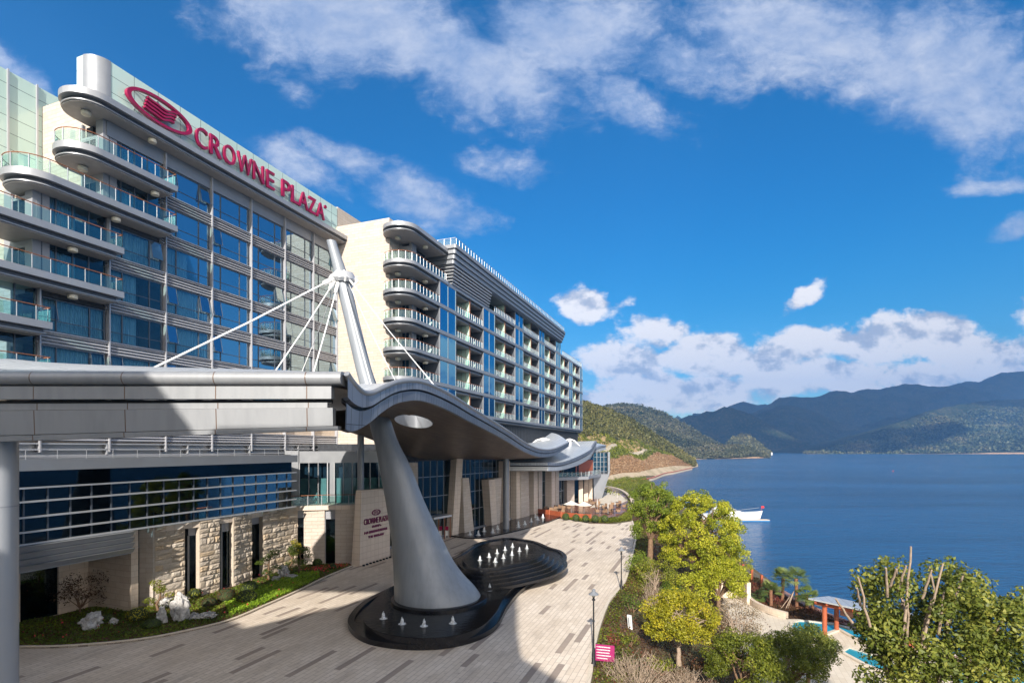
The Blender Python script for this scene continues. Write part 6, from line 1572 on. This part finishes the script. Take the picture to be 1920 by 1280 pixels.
# near magnolia with pruned stubs
def magnolia(base, crowns, seed, label, stubs):
    crowns = [(c, r*1.15, h*1.15, int(n*1.15)) for c, r, h, n in crowns]; rnd = random.Random(seed); rt = thing('magnolia_tree', label, 'tree', base); mb = MB(); cl = []
    for (c, r, h, n) in crowns:
        c = Vector(c)
        for i in range(n):
            while True:
                d = Vector((rnd.gauss(0, 1), rnd.gauss(0, 1), rnd.gauss(0, 1))).normalized()
                if d.z > -.8: break
            f = .5+.5*rnd.random()**.6; cl.append((c.x+d.x*r*f, c.y+d.y*r*f, c.z+d.z*h*f, rnd.uniform(.32, .6)))
    fk = Vector(base)+Vector((0, 0, 2.6)); limb(mb, Vector(base)-Vector((0, 0, .3)), fk, .3, .22, rnd, .05, 5, 9)
    for i in range(16):
        e = Vector(cl[int(i*len(cl)/16)][:3]); m1 = fk.lerp(e, .55)+Vector((0, 0, .4)); limb(mb, fk, m1, .14, .08, rnd, .08, 4, 7); limb(mb, m1, e, .08, .025, rnd, .12, 4, 6)
    mb.build('trunk', M['pale_bark'], rt, smooth=60)
    for (px, py, dx, dy, ln) in stubs:                       # sawn-off pale limbs rising out of the crown
        e = Vector(P(px, py, base[1]-1.2+rnd.uniform(-.4, .3))); s0 = e+Vector((dx, .5, -ln*1.25)); mb = MB(); limb(mb, s0, e, .05, .03, rnd, .035, 5, 8); mb.build('pruned_limb', M['pale_bark'], rt, smooth=60)
    foliage('crown', M['leaf_dark'], rt, cl, 330, .18, seed, .85, .6, .3, .5, .3); return rt
YM = 20.0
def mp(px, py, dy=0): return P(px, py, YM+dy)
magnolia((mp(1730, 1300)[0], YM, -4.3), [(mp(1730, 1120), 1.95, 1.3, 62), (mp(1665, 1185), .95, .8, 22), (mp(1810, 1150), 1.2, 1.2, 32), (mp(1745, 1215), 2.1, 1.1, 62), (mp(1690, 1262, -.5), 1.2, .7, 22), (mp(1830, 1240), 1.5, 1.1, 36), (mp(1900, 1200, -.8), 1.4, 1.25, 44), (mp(1895, 1130, .5), .7, .4, 8)], 51,
    'large dark green tree with pruned pale limbs at the lower right corner', [(1708, 1024, .15, 0, 2.2), (1768, 1056, -.35, 0, 2.4), (1808, 1072, -.2, 0, 1.6), (1747, 1068, .05, 0, .9), (1699, 1060, .08, 0, .8), (1661, 1064, .4, 0, .9), (1681, 1066, .12, 0, .6), (1609, 1082, .75, 0, 1.5), (1607, 1102, .45, 0, .6), (1703, 1118, .3, 0, 1.6), (1770, 1110, .2, 0, 1.3), (1567, 1122, .9, 0, .8), (1880, 1165, -.2, 0, 1.0)])
# palms
def palm(base, H, R_, seed, label, n=26):
    rnd = random.Random(seed); rt = thing('fan_palm', label, 'palm', base, 'fan palms on the lakeside bed'); mb = MB(); b_ = Vector(base); lean = Vector((rnd.uniform(-.15, .15), rnd.uniform(-.1, .1), 0))
    mb.tube([b_-Vector((0, 0, .2)), b_+lean*.4+Vector((0, 0, H*.5)), b_+lean+Vector((0, 0, H))], [.17, .15, .19], 9); mb.build('trunk', M['palm_bark'], rt, smooth=60)
    top = b_+lean+Vector((0, 0, H)); mb = MB(); tones = []
    for i in range(n):
        az = rnd.uniform(0, 2*pi); el = rnd.uniform(-.55, 1.15); d = Vector((cos(az)*cos(el), sin(az)*cos(el), sin(el))); side = d.cross(Vector((0, 0, 1))).normalized(); up = side.cross(d); ln = R_*rnd.uniform(.45, .6)
        c = top+d*ln; mb.tube([top, top+d*ln*.5+Vector((0, 0, .06)), c], .015, 3); tones += [.4]*(len(mb.f)-len(tones)); tn = rnd.uniform(.2, .9)
        for k in range(15):
            a = (k-7)/7*1.9; dd_ = (d*cos(a)+side*sin(a)).normalized(); L_ = R_*.52*(1-.25*abs(a)/1.9); e = c+dd_*L_+Vector((0, 0, -.16*L_-.05)); m_ = c+dd_*L_*.55; w_ = d.cross(dd_).length*.0+.035; s_ = dd_.cross(up).normalized()*w_
            mb.add([c, m_+s_, e, m_-s_], [(0, 1, 2, 3)]); tones.append(tn+rnd.uniform(-.15, .15))
    o = mb.build('fronds', M['leaf_palm'], rt); set_tone(o, tones); return rt
for (px, py, H, r, lb) in ((1467, 1126, 2.35, 1.45, 'tall fan palm, left one of the two tallest behind the curved wall'), (1494, 1140, 3.0, 1.45, 'tall fan palm propped by three poles, right one of the two tallest'), (1446, 1137, 1.7, 1.25, 'shorter fan palm just left of the two tallest palms'),
                       (1424, 1126, .5, 1.1, 'lowest fan palm with leaves close to the ground by the curved wall'), (1514, 1142, 1.5, 1.2, 'left palm of the pair beside the pavilion roof'), (1524, 1145, 1.25, 1.15, 'right palm of the pair beside the pavilion roof'), (1386, 1088, 1.2, 1.0, 'small dark fan palm near the red gate')):
    palm(base_at(px, py, -4.45), H, r, px, lb)
c = base_at(1480, 1140, -4.45)
pr_ = thing('palm_prop', 'three leaning wooden poles propping the tall palm', 'prop', c)
for (px, py) in ((1463, 1142), (1471, 1145), (1476, 1143)):
    a = Vector((*G(px, py, -4.45), -4.45)); mb = MB(); mb.tube([a, Vector(P(1489, 1107, a.y+1))], .035, 6); mb.build('pole', M['pale_bark'], pr_)
bedp = ccw([tuple(G(x, y, -4.4)) for x, y in ((1396, 1085), (1420, 1084), (1475, 1118), (1530, 1145), (1600, 1170), (1560, 1168), (1500, 1160), (1474, 1158), (1440, 1148), (1410, 1132), (1392, 1108))])
cover('bed_cover', bedp, 9000, .16, M['leaf_red'], -4.4, .35, .6, 61, 'reddish brown low planting under the palms')
# ================= pool terrace =================
def gp_(lst, z): return ccw([tuple(G(x, y, z)) for x, y in lst])
mb = MB(); mb.prism(gp_([(1372, 1078), (1386, 1112), (1410, 1136), (1440, 1151), (1474, 1160), (1500, 1160), (1560, 1168), (1640, 1182), (1800, 1228), (1925, 1260), (2100, 1330), (1900, 1500), (1500, 1340), (1385, 1240), (1345, 1150)], -4.4), -5.2, -4.4)
st(mb.build('pool_paving', M['pale_paving'], None, uv=True))
def pool(name, label, pts, z=-4.4):
    rt = thing(name, label, 'swimming pool', (*G(*pts[0], z), z)); C = [tuple(G(x, y, z)) for x, y in pts]; C = ccw(C); n = len(C); inn = offset(C, .3); mb = MB()
    vs = [(x, y, z+.002) for x, y in C]+[(x, y, z+.14) for x, y in C]+[(x, y, z+.14) for x, y in inn]+[(x, y, z+.002) for x, y in inn]
    mb.add(vs, [(k*n+i, k*n+(i+1) % n, (k+1)*n+(i+1) % n, (k+1)*n+i) for k in range(3) for i in range(n)]); mb.build('coping', M['pale_paving'], rt, uv=True); mb = MB(); mb.sheet(inn, z+.05); mb.build('pool_water', M['pool'], rt)
pool('swimming_pool', 'curved blue green swimming pool beside the pavilion, below the palms', [(1477, 1176), (1482, 1167), (1496, 1163), (1530, 1166), (1565, 1170), (1610, 1184), (1662, 1204), (1710, 1228), (1650, 1222), (1590, 1192), (1574, 1183), (1536, 1196), (1512, 1193), (1490, 1186)])
pool('splash_pool', 'small straight sided blue pool on the pale paving, nearer than the curved pool', [(1572, 1222), (1588, 1212), (1645, 1230), (1740, 1268), (1712, 1282), (1620, 1248)])
pool('large_pool', 'turquoise pool showing between the leaves at the lower right corner', [(1770, 1262), (1860, 1250), (1960, 1275), (2050, 1340), (1850, 1330)])
lw = cr([G(x, y, -4.4) for x, y in ((1384, 1108), (1396, 1122), (1412, 1137), (1440, 1150), (1474, 1160))], 5); wl2 = thing('curved_wall', 'low curved pale stone wall between the palms and the pool paving', 'wall', (*lw[0], -4.4))
mb = MB(); rows = []
for i, p in enumerate(lw):
    a, b2 = Vector(lw[max(0, i-1)]), Vector(lw[min(len(lw)-1, i+1)]); d = (b2-a).normalized(); n_ = Vector((-d.y, d.x))*.35; rows.append([(p[0], p[1], -4.4), (p[0], p[1], -3.8), (p[0]+n_.x, p[1]+n_.y, -3.8), (p[0]+n_.x, p[1]+n_.y, -4.4)])
mb.grid(rows); mb.build('stonework', M['smooth_stone'], wl2, uv=True)

x, y = G(1366, 1120, -4.4); gw = thing('stair_wall', 'cream rendered stair wall with an opening under the yellow tree', 'wall', (x, y, -4.4)); mb = MB(); mb.box(x-1.4, x+.9, y, y+.4, -4.4, -2.6); mb.box(x+.9, x+1.3, y-2.4, y+.4, -4.4, -2.2); mb.build('masonry', M['smooth_stone'], gw, uv=True)
x, y = G(1387, 1112, -4.4); g_ = thing('red_gate', 'small orange red timber gate at the end of the curved wall', 'gate', (x, y, -4.4)); mb = MB(); mb.box(x-.45, x+.45, y, y+.08, -4.2, -3.2); mb.build('gate_panel', M['orange_wood'], g_); mb = MB(); mb.box(x-.5, x-.42, y-.04, y+.1, -4.4, -3.1); mb.box(x+.42, x+.5, y-.04, y+.1, -4.4, -3.1); mb.build('gate_posts', M['orange_wood'], g_)
x, y = G(1394, 1078, -4.4); g_ = thing('glass_balustrade', 'glass lakeside balustrade with red timber posts left of the palms', 'balustrade', (x, y, -4.4))
a, b2 = Vector(G(1393, 1078, -4.4)), Vector(G(1428, 1100, -4.4)); mb = MB(); mb.add([(*a, -4.3), (*b2, -4.3), (*b2, -3.2), (*a, -3.2)], [(0, 1, 2, 3)]); mb.build('railing_glass', M['glass_rail'], g_)
for k in (0, .5, 1): p = a.lerp(b2, k); mb = MB(); mb.box(p.x-.12, p.x+.12, p.y-.12, p.y+.12, -4.4, -3.0); mb.build('post', M['orange_wood'], g_)
# timber boardwalk along the lake
bw = [G(x, y, -4.45) for x, y in ((1385, 1062), (1430, 1092), (1480, 1122), (1540, 1152), (1620, 1182), (1700, 1210), (1860, 1260))]
mb = MB(); rows = []
for i, p in enumerate(bw): rows.append([(p[0]-.2, p[1]-.9, -4.36), (p[0]+.9, p[1]+.3, -4.36), (p[0]+.9, p[1]+.3, -6.6)])
mb.grid(rows); st(mb.build('boardwalk', simple('rosy_decking', (.30, .17, .13), .6), None))
# pavilion
pvz = -4.4; c1 = Vector((26.45, 45.35)); e1_ = Vector((.8, .6)); e2_ = Vector((.6, -.8))
pv = thing('pool_pavilion', 'open pool pavilion with orange round timber posts and a flat grey roof', 'pavilion', (c1.x, c1.y, pvz))
for i, (u, v_) in enumerate(((0, 0), (2.3, 0), (0, 5.4), (2.3, 5.4))):
    p = c1+e1_*u+e2_*v_; mb = MB(); mb.lathe((p.x, p.y, pvz), [(.19, 0), (.19, 2.75)], 16); mb.build('post', M['orange_wood'], pv, smooth=40)
def pvp(u, v_, z): p = c1+e1_*u+e2_*v_; return (p.x, p.y, z)
mb = MB(); q4 = [(-.7, -1.0), (3.2, -1.0), (3.2, 6.4), (-.7, 6.4)]; zz = lambda u: -1.35-.12*u
mb.hexa([pvp(u, v_, zz(u)-.12) for u, v_ in q4], [pvp(u, v_, zz(u)) for u, v_ in q4]); mb.build('roof', M['zinc'], pv, uv=True)
for v_ in (-.5, .4, 1.4, 2.4, 3.4, 4.4, 5.4): mb = MB(); mb.hexa([pvp(-.6, v_-.06, -1.62), pvp(3.0, v_-.06, -2.0), pvp(3.0, v_+.06, -2.0), pvp(-.6, v_+.06, -1.62)], [pvp(-.6, v_-.06, -1.41), pvp(3.0, v_-.06, -1.84), pvp(3.0, v_+.06, -1.84), pvp(-.6, v_+.06, -1.41)]); mb.build('rafter', M['orange_wood'], pv)
mb = MB(); mb.hexa([pvp(-.1, -.8, -1.85), pvp(.1, -.8, -1.85), pvp(.1, 6.2, -1.85), pvp(-.1, 6.2, -1.85)], [pvp(-.1, -.8, -1.6), pvp(.1, -.8, -1.6), pvp(.1, 6.2, -1.6), pvp(-.1, 6.2, -1.6)]); mb.build('beam', M['orange_wood'], pv)
for k in range(4): mb = MB(); mb.hexa([pvp(2.25, .3+k*1.3, -2.95), pvp(2.3, .3+k*1.3, -2.95), pvp(2.3, 1.5+k*1.3, -2.95), pvp(2.25, 1.5+k*1.3, -2.95)], [pvp(2.25, .3+k*1.3, -1.9), pvp(2.3, .3+k*1.3, -1.9), pvp(2.3, 1.5+k*1.3, -1.9), pvp(2.25, 1.5+k*1.3, -1.9)]); mb.build('screen_panel', simple('rosy_screen', (.42, .2, .15), .7), pv)

# ================= forecourt furniture =================
def street_lamp(x, y, z, H, label):
    rt = thing('street_lamp', label, 'street lamp', (x, y, z), 'lamp posts along the forecourt kerb')
    mb = MB(); mb.lathe((x, y, z), [(.14, 0), (.14, .12), (.10, .2), (.085, .8), (.06, .9), (.045, 1.0), (.038, H-.62)], 14); mb.build('post', M['black_metal'], rt, smooth=40)
    mb = MB(); mb.lathe((x, y, z+H-.62), [(.04, 0), (.09, .03), (.09, .08), (.05, .12), (.06, .22)], 14); mb.build('collar', M['black_metal'], rt, smooth=40)
    mb = MB(); mb.lathe((x, y, z+H-.4), [(.06, 0), (.1, .02), (.11, .16), (.09, .17)], 14); mb.build('lantern', M['cream_lamp'], rt, smooth=40)
    mb = MB(); mb.lathe((x, y, z+H-.26), [(.12, -.0), (.27, -.03), (.27, .0), (.16, .08), (.1, .13), (.1, .22), (.06, .26), (.01, .27)], 16); mb.build('lamp_shade', M['alu_mid'], rt, smooth=40)
street_lamp(*G(1113, 1247), 0, 4.05, 'nearer black lamp post beside the magenta sign')
street_lamp(*G(1165, 1107), 0, 3.55, 'farther black lamp post in front of the tall narrow tree')
x, y = G(1132, 1248, -.1); sg = thing('magenta_sign', 'magenta notice board with white lines of writing beside the nearer lamp post', 'sign', (x, y, -.1))
a, b2 = Vector((x-.42, y+.15)), Vector((x+.55, y-.12)); d = (b2-a).normalized(); n_ = Vector((d.y, -d.x))
mb = MB(); mb.wall(a, b2, .05, .15, 1.02); mb.build('board', simple('magenta_board', (.30, .015, .11), .5), sg)
for k in (0.02, .98): p = a.lerp(b2, k)-n_*.06; mb = MB(); mb.tube([(p.x, p.y, -.2), (p.x, p.y, 1.05)], .025, 6); mb.build('post', M['black_metal'], sg)
mb = MB(); rnd = random.Random(4)
for r_ in range(5):
    u = .14
    z0 = .9-.15*r_; mb.cur = 0; p = a.lerp(b2, .07)+n_*.004; q_ = a.lerp(b2, .11)+n_*.004; mb.wall(p, q_, -.004, z0-.02, z0+.02)
    while u < rnd.uniform(.62, .92):
        w_ = rnd.uniform(.012, .03); p = a.lerp(b2, u)+n_*.004; q_ = a.lerp(b2, u+w_)+n_*.004; mb.wall(p, q_, -.004, z0-.028, z0+.028); u += w_+.012
mb.build('lettering', M['white_paint'], sg)
x, y = G(1184, 1180, -.35); lb_ = thing('light_box', 'small white framed light box board tilted on the planted bank', 'sign', (x, y, -.35))
mb = MB(); mb.hexa([(x-.24, y-.12, -.25), (x+.0, y-.3, -.25), (x+.06, y-.12, -.25), (x-.18, y+.06, -.25)], [(x-.30, y-.05, .62), (x-.06, y-.23, .62), (x+.0, y-.05, .62), (x-.24, y+.13, .62)]); mb.build('case', M['white_paint'], lb_)
mb = MB(); f = lambda u, v_: Vector((x-.24, y-.12, -.25))+Vector((.24, -.18, 0))*u+Vector((-.06, .07, .87))*v_+Vector((-.03, -.05, 0)).normalized()*.006
for (u0, u1, v0, v1) in ((.12, .42, .1, .88), (.55, .62, .15, .85), (.72, .8, .2, .8)): mb.add([f(u0, v0), f(u1, v0), f(u1, v1), f(u0, v1)], [(0, 1, 2, 3)])
mb.build('markings', M['alu_mid'], lb_)
# restaurant terrace
dk = [(1030, 968), (1070, 973), (1110, 974), (1150, 969), (1172, 958), (1181, 945), (1174, 930), (1155, 920), (1130, 914), (1112, 918), (1100, 935), (1062, 948), (1030, 952)]
mb = MB(); mb.prism(gp_(dk, 0.02), -1.5, .02); st(mb.build('terrace_decking', M['deck'], None, uv=True))
mb = MB(); mb.prism(gp_([(1106, 952), (1135, 948), (1160, 946), (1176, 938), (1163, 926), (1135, 918), (1118, 921), (1128, 930), (1120, 940)], .02), .03, .045); st(mb.build('terrace_paving', M['pale_paving'], None, uv=True))
rim = cr([G(x, y, .02) for x, y in ((1118, 913), (1140, 914.5), (1160, 920), (1176, 931), (1183, 945), (1176, 957))], 5); rw = thing('terrace_parapet', 'curved pale parapet round the lakeside edge of the restaurant terrace', 'wall', (*rim[0], 0)); mb = MB(); rows = []
for i, p in enumerate(rim):
    a, b2 = Vector(rim[max(0, i-1)]), Vector(rim[min(len(rim)-1, i+1)]); d = (b2-a).normalized(); n_ = Vector((-d.y, d.x))*.7; rows.append([(p[0], p[1], -1.6), (p[0], p[1], .5), (p[0]+n_.x, p[1]+n_.y, .5), (p[0]+n_.x, p[1]+n_.y, -1.6)])
mb.grid(rows); mb.build('coping', M['smooth_stone'], rw, uv=True)
fa, fb = Vector(G(1010, 963, 0)), Vector(G(1108, 975, 0))
fn = thing('orange_fence', 'low orange red timber fence along the front of the restaurant terrace', 'fence', (*fa, 0)); fpts = [Vector(G(*p)) for p in ((998, 962), (1030, 966), (1052, 970), (1080, 973), (1108, 975))]
for a, b2 in zip(fpts, fpts[1:]):
    mb = MB(); mb.wall(a, b2, .06, .15, .95); mb.build('fence_panel', M['orange_wood'], fn); mb = MB(); mb.box(b2.x-.07, b2.x+.07, b2.y-.07, b2.y+.07, 0, 1.05); mb.build('fence_post', M['orange_wood'], fn)
for i, (px, py) in enumerate(((1061, 975), (1080, 977), (1098, 978.5), (1116, 979), (1134, 979))):
    bush('ball_shrub', 'small clipped green ball shrub in the row before the orange fence', (*G(px, py), .0), .62, M['leaf_green'], px, 1.25, per=170, leaf=.14, tone=.5, group='row of clipped balls before the orange fence')
cover('terrace_hedge', gp_([(1050, 971), (1085, 976), (1140, 980), (1184, 975), (1186, 960), (1178, 962), (1160, 972), (1110, 976)], 0), 9000, .2, M['leaf_olive'], 0, .6, .45, 71, 'low green hedge along the forecourt edge of the restaurant terrace')
M['wicker_pale'] = simple('grey_canvas', (.40, .37, .34), .8)
def parasol(x, y, label, folded=False, g_=None):
    rt = thing('parasol', label, 'parasol', (x, y, .02), g_); mb = MB(); mb.tube([(x, y, .02), (x, y, 2.25)], .03, 6); mb.build('pole', M['frame_light'], rt); mb = MB()
    if folded: mb.lathe((x, y, 1.0), [(.05, 0), (.16, .2), (.12, .9), (.03, 1.3)], 8)
    else: mb.lathe((x, y, 1.75), [(1.35, 0), (1.36, .02), (.7, .33), (.03, .62)], 8, False); 
    mb.build('cover', M['wicker_pale'] if folded else M['canvas'], rt); mb = MB(); mb.lathe((x, y, .02), [(.3, 0), (.3, .08), (.05, .1)], 10); mb.build('base', M['black_metal'], rt)
parasol(*G(1071, 964), 'left open white parasol on the restaurant terrace'); parasol(*G(1095, 966), 'right open white parasol on the restaurant terrace'); parasol(*G(1130, 925), 'open white parasol at the far end of the terrace against the white wall')
for (px, py) in ((1120, 958), (1140, 964), (1158, 944)): parasol(*G(px, py), 'folded white parasol in the row along the curved terrace edge', True, 'folded parasols along the terrace edge')
def table0():
    rt = thing('dining_table', 'small dark dining table on the terrace', 'table', (0, 0, 0), 'terrace dining tables'); mb = MB(); mb.lathe((0, 0, .7), [(.45, 0), (.47, .03), (.01, .04)], 14); mb.build('tabletop', M['black_metal'], rt); mb = MB(); mb.lathe((0, 0, 0), [(.25, 0), (.04, .05), (.04, .7)], 8); mb.build('pedestal', M['black_metal'], rt); return rt
def wchair0():
    rt = thing('wicker_chair', 'tan wicker armchair on the restaurant terrace', 'chair', (0, 0, 0), 'wicker chairs on the restaurant terrace')
    mb = MB(); mb.box(-.28, .28, -.28, .28, .2, .44); mb.build('seat', M['wicker'], rt); mb = MB(); mb.hexa([(-.3, .24, .2), (.3, .24, .2), (.3, .32, .2), (-.3, .32, .2)], [(-.33, .32, .9), (.33, .32, .9), (.33, .38, .9), (-.33, .38, .9)]); mb.build('backrest', M['wicker'], rt)
    for sx in (-1, 1): mb = MB(); mb.box(*sorted((sx*.28, sx*.35)), -.28, .3, .2, .62); mb.build('armrest', M['wicker'], rt)
    for sx in (-.25, .25):
        for sy in (-.25, .25): mb = MB(); mb.box(sx-.02, sx+.02, sy-.02, sy+.02, 0, .2); mb.build('leg', M['black_metal'], rt)
    return rt
tb0, wc0 = table0(), wchair0(); k = 0
for (px, py) in ((1015, 957), (1033, 959), (1047, 961), (1025, 953), (1043, 954), (1058, 956), (1112, 944), (1121, 947), (1128, 952), (1137, 958), (1146, 953), (1150, 962), (1157, 948), (1128, 962), (1162, 952), (1117, 932)):
    x, y = G(px, py); lab = 'dark table among wicker chairs under the roof edge' if px < 1060 else 'dark table near the curved lakeside edge of the terrace'
    if k == 0: tb0.location = (x, y, .025); tb0['label'] = lab; t_ = tb0
    else: copy_tree(tb0, None, (x, y, .047 if px > 1105 else .025), 0, None, lab)
    for j in range(3 if px < 1060 else 2):
        a = j*2.1+px; lc = (x+.85*cos(a), y+.85*sin(a), .047 if px > 1105 else .025); lb2 = 'tan wicker chair in the shaded part of the terrace' if px < 1060 else 'tan wicker chair on the sunny lakeside part of the terrace'
        if k == 0 and j == 0: wc0.location = lc; wc0.rotation_euler = (0, 0, a-pi/2); wc0['label'] = lb2
        else: copy_tree(wc0, None, lc, a-pi/2, None, lb2)
    k += 1
# two magenta stands by the entrance door
for px in (826, 838): 
    x, y = G(px, 1008); rt = thing('door_stand', ('left' if px < 830 else 'right')+' magenta topped stand beside the entrance door', 'stand', (x, y, 0)); mb = MB(); mb.box(x-.2, x+.2, y-.05, y+.05, 1.0, 1.5); mb.build('panel', M['magenta'], rt); mb = MB(); mb.box(x-.2, x-.15, y-.04, y+.04, 0, 1.0); mb.box(x+.15, x+.2, y-.04, y+.04, 0, 1.0); mb.box(x-.15, x+.15, y-.02, y+.02, .3, .9); mb.build('frame', M['white_paint'], rt)

# ================= on the lake =================
def yacht(x, y, z, Ln, label, flag=True):
    rt = thing('motor_yacht', label, 'boat', (x, y, z)); B_ = Ln*.125; mb = MB(); rows = []
    for i in range(17):
        u = i/16; wdt = B_*(1-(max(0, u-.45)/.55)**2.2)*(1 if u > .05 else .92); sheer = z+1.35+.75*u**2; keel = z-.5+(.9 if u > .9 else 0)*(u-.9)*10; xx = x-Ln/2+Ln*u
        rk = .9*u**3
        rows.append([(xx, y, keel), (xx+rk*.3, y+wdt*.75, z+.1), (xx+rk, y+wdt, sheer), (xx+rk, y, sheer+.05), (xx+rk, y-wdt, sheer), (xx+rk*.3, y-wdt*.75, z+.1)])
    mb.grid(rows, close=True); mb.add(rows[0], [tuple(range(6))]); mb.build('hull', M['boat_white'], rt, smooth=40)
    mb = MB(); a = x-Ln*.3; b2 = x+Ln*.22; w_ = B_*.72
    mb.hexa([(a, y-w_, z+1.5), (b2, y-w_*.7, z+1.75), (b2, y+w_*.7, z+1.75), (a, y+w_, z+1.5)], [(a+.3, y-w_*.85, z+3.0), (b2-3.0, y-w_*.6, z+2.95), (b2-3.0, y+w_*.6, z+2.95), (a+.3, y+w_*.85, z+3.0)]); mb.build('cabin', M['boat_white'], rt)
    mb = MB(); mb.hexa([(a+.8, y-w_*1.0, z+2.15), (b2-1.0, y-w_*.78, z+2.2), (b2-1.0, y+w_*.78, z+2.2), (a+.8, y+w_*1.0, z+2.15)], [(a+1.0, y-w_*.92, z+2.7), (b2-2.5, y-w_*.68, z+2.65), (b2-2.5, y+w_*.68, z+2.65), (a+1.0, y+w_*.92, z+2.7)]); mb.build('cabin_window', M['alu_dark'], rt)
    mb = MB(); mb.hexa([(a+.8, y-w_*.7, z+3.0), (a+4.2, y-w_*.6, z+3.0), (a+4.2, y+w_*.6, z+3.0), (a+.8, y+w_*.7, z+3.0)], [(a+1.2, y-w_*.7, z+3.7), (a+3.2, y-w_*.6, z+3.6), (a+3.2, y+w_*.6, z+3.6), (a+1.2, y+w_*.7, z+3.7)]); mb.build('flybridge', M['boat_white'], rt)
    mb = MB(); mb.tube([(x+Ln*.1, y-B_*.8, z+2.5), (x+Ln*.3, y-B_*.6, z+2.75), (x+Ln*.5, y, z+2.95)], .04, 5); mb.build('deck_rail', M['frame_light'], rt)
    if flag: mb = MB(); mb.tube([(x+Ln/2+.6, y, z+2.2), (x+Ln/2+.6, y, z+3.4)], .03, 5); mb.add([(x+Ln/2+.6, y, z+3.4), (x+Ln/2+1.35, y+.1, z+3.3), (x+Ln/2+1.3, y+.1, z+2.8), (x+Ln/2+.6, y, z+2.9)], [(0, 1, 2, 3)]); mb.build('flag', simple('red_flag', (.6, .03, .03), .7), rt)
    return rt
yb = 18*F/(973-840); xb = (1424-960)/F*yb; yacht(xb-7.6, yb, WZ, 15, 'white motor yacht with a red bow flag moored behind the big yellow green tree')
dx_ = xb-7; dkk = thing('pontoon', 'long low blue edged mooring pontoon in front of the white yacht', 'pontoon', (dx_, yb-3, WZ)); mb = MB(); mb.box(dx_-9, dx_+7.6, yb-4.2, yb-2.6, WZ-.2, WZ+.28); mb.build('float', simple('blue_float', (.03, .16, .36), .6), dkk); mb = MB(); mb.box(dx_-9.05, dx_+7.65, yb-4.25, yb-2.55, WZ+.284, WZ+.38); mb.build('decking', M['smooth_stone'], dkk)
yy = 18*F/(849.6-840)
yacht((1886-960)/F*yy, yy, WZ, 26, 'tiny white ferry against the far shore near the right edge', False)
yacht((1541-960)/F*2100, 2100, WZ, 9, 'tiny white boat far out below the dark mountains', False)
x, y = (1674.5-960)/F*421, 421; bo = thing('buoy', 'small red buoy alone on the open lake', 'buoy', (x, y, WZ)); mb = MB(); mb.lathe((x, y, WZ-.3), [(.15, 0), (.4, .3), (.35, .6), (.1, .9), (.02, 1.0)], 12); mb.build('float', simple('red_float', (.6, .06, .04), .5), bo, smooth=40)
x, y = (1447-960)/F*1440, 1440; lh = thing('white_beacon', 'small white beacon tower at the tip of the headland', 'beacon', (x, y, WZ)); mb = MB(); mb.lathe((x, y, WZ), [(2.2, 0), (1.9, 4.5), (2.3, 4.6), (2.3, 5.2), (1, 6.8)], 12); mb.build('tower', M['white_paint'], lh)
# ================= unseen annex behind the camera, outline shaped to cast shade =================
an = thing('annex_shade_blocker', 'added unseen annex block behind the camera, outline shaped to shade the near forecourt', 'building', (-20, -18, 0))
def xz(name, pts, y0, y1, mat):
    mb = MB(); n = len(pts); mb.add([(x, y1, z) for x, z in pts]+[(x, y0, z) for x, z in pts], [tuple(range(n)), tuple(range(2*n-1, n-1, -1))]+[(i, i+n, (i+1) % n+n, (i+1) % n) for i in range(n)]); return mb.build(name, mat, an, uv=True)
xz('shade_block', [(-70, 0), (2.5, 0), (1.8, 12), (-.6, 17.0), (-1.6, 18.2), (-4.6, 20.3), (-5.7, 23.5), (-6.9, 28.75), (-16.2, 28.75), (-18.6, 25.4), (-20.5, 24.3), (-22.8, 22.8), (-27, 24.4), (-32.6, 24.4), (-34.6, 34), (-70, 34)], -10, -30, M['smooth_stone'])
xz('shade_screen', [(-28.4, 27.9), (-16.4, 27.5), (-17.4, 29.0), (-19.4, 31.6), (-28.4, 31.8)], -10.3, -10.9, M['alu_mid'])  # added screen, placed only to shade the left of the front fascia
for o in list(bpy.data.objects):
    if o.parent is None and o.type == 'MESH' and 'category' not in o and 'kind' not in o: print('UNTAGGED', o.name)
print('OBJECTS', len(bpy.data.objects), 'TRIS', sum(len(o.data.polygons) for o in bpy.data.objects if o.type == 'MESH'))
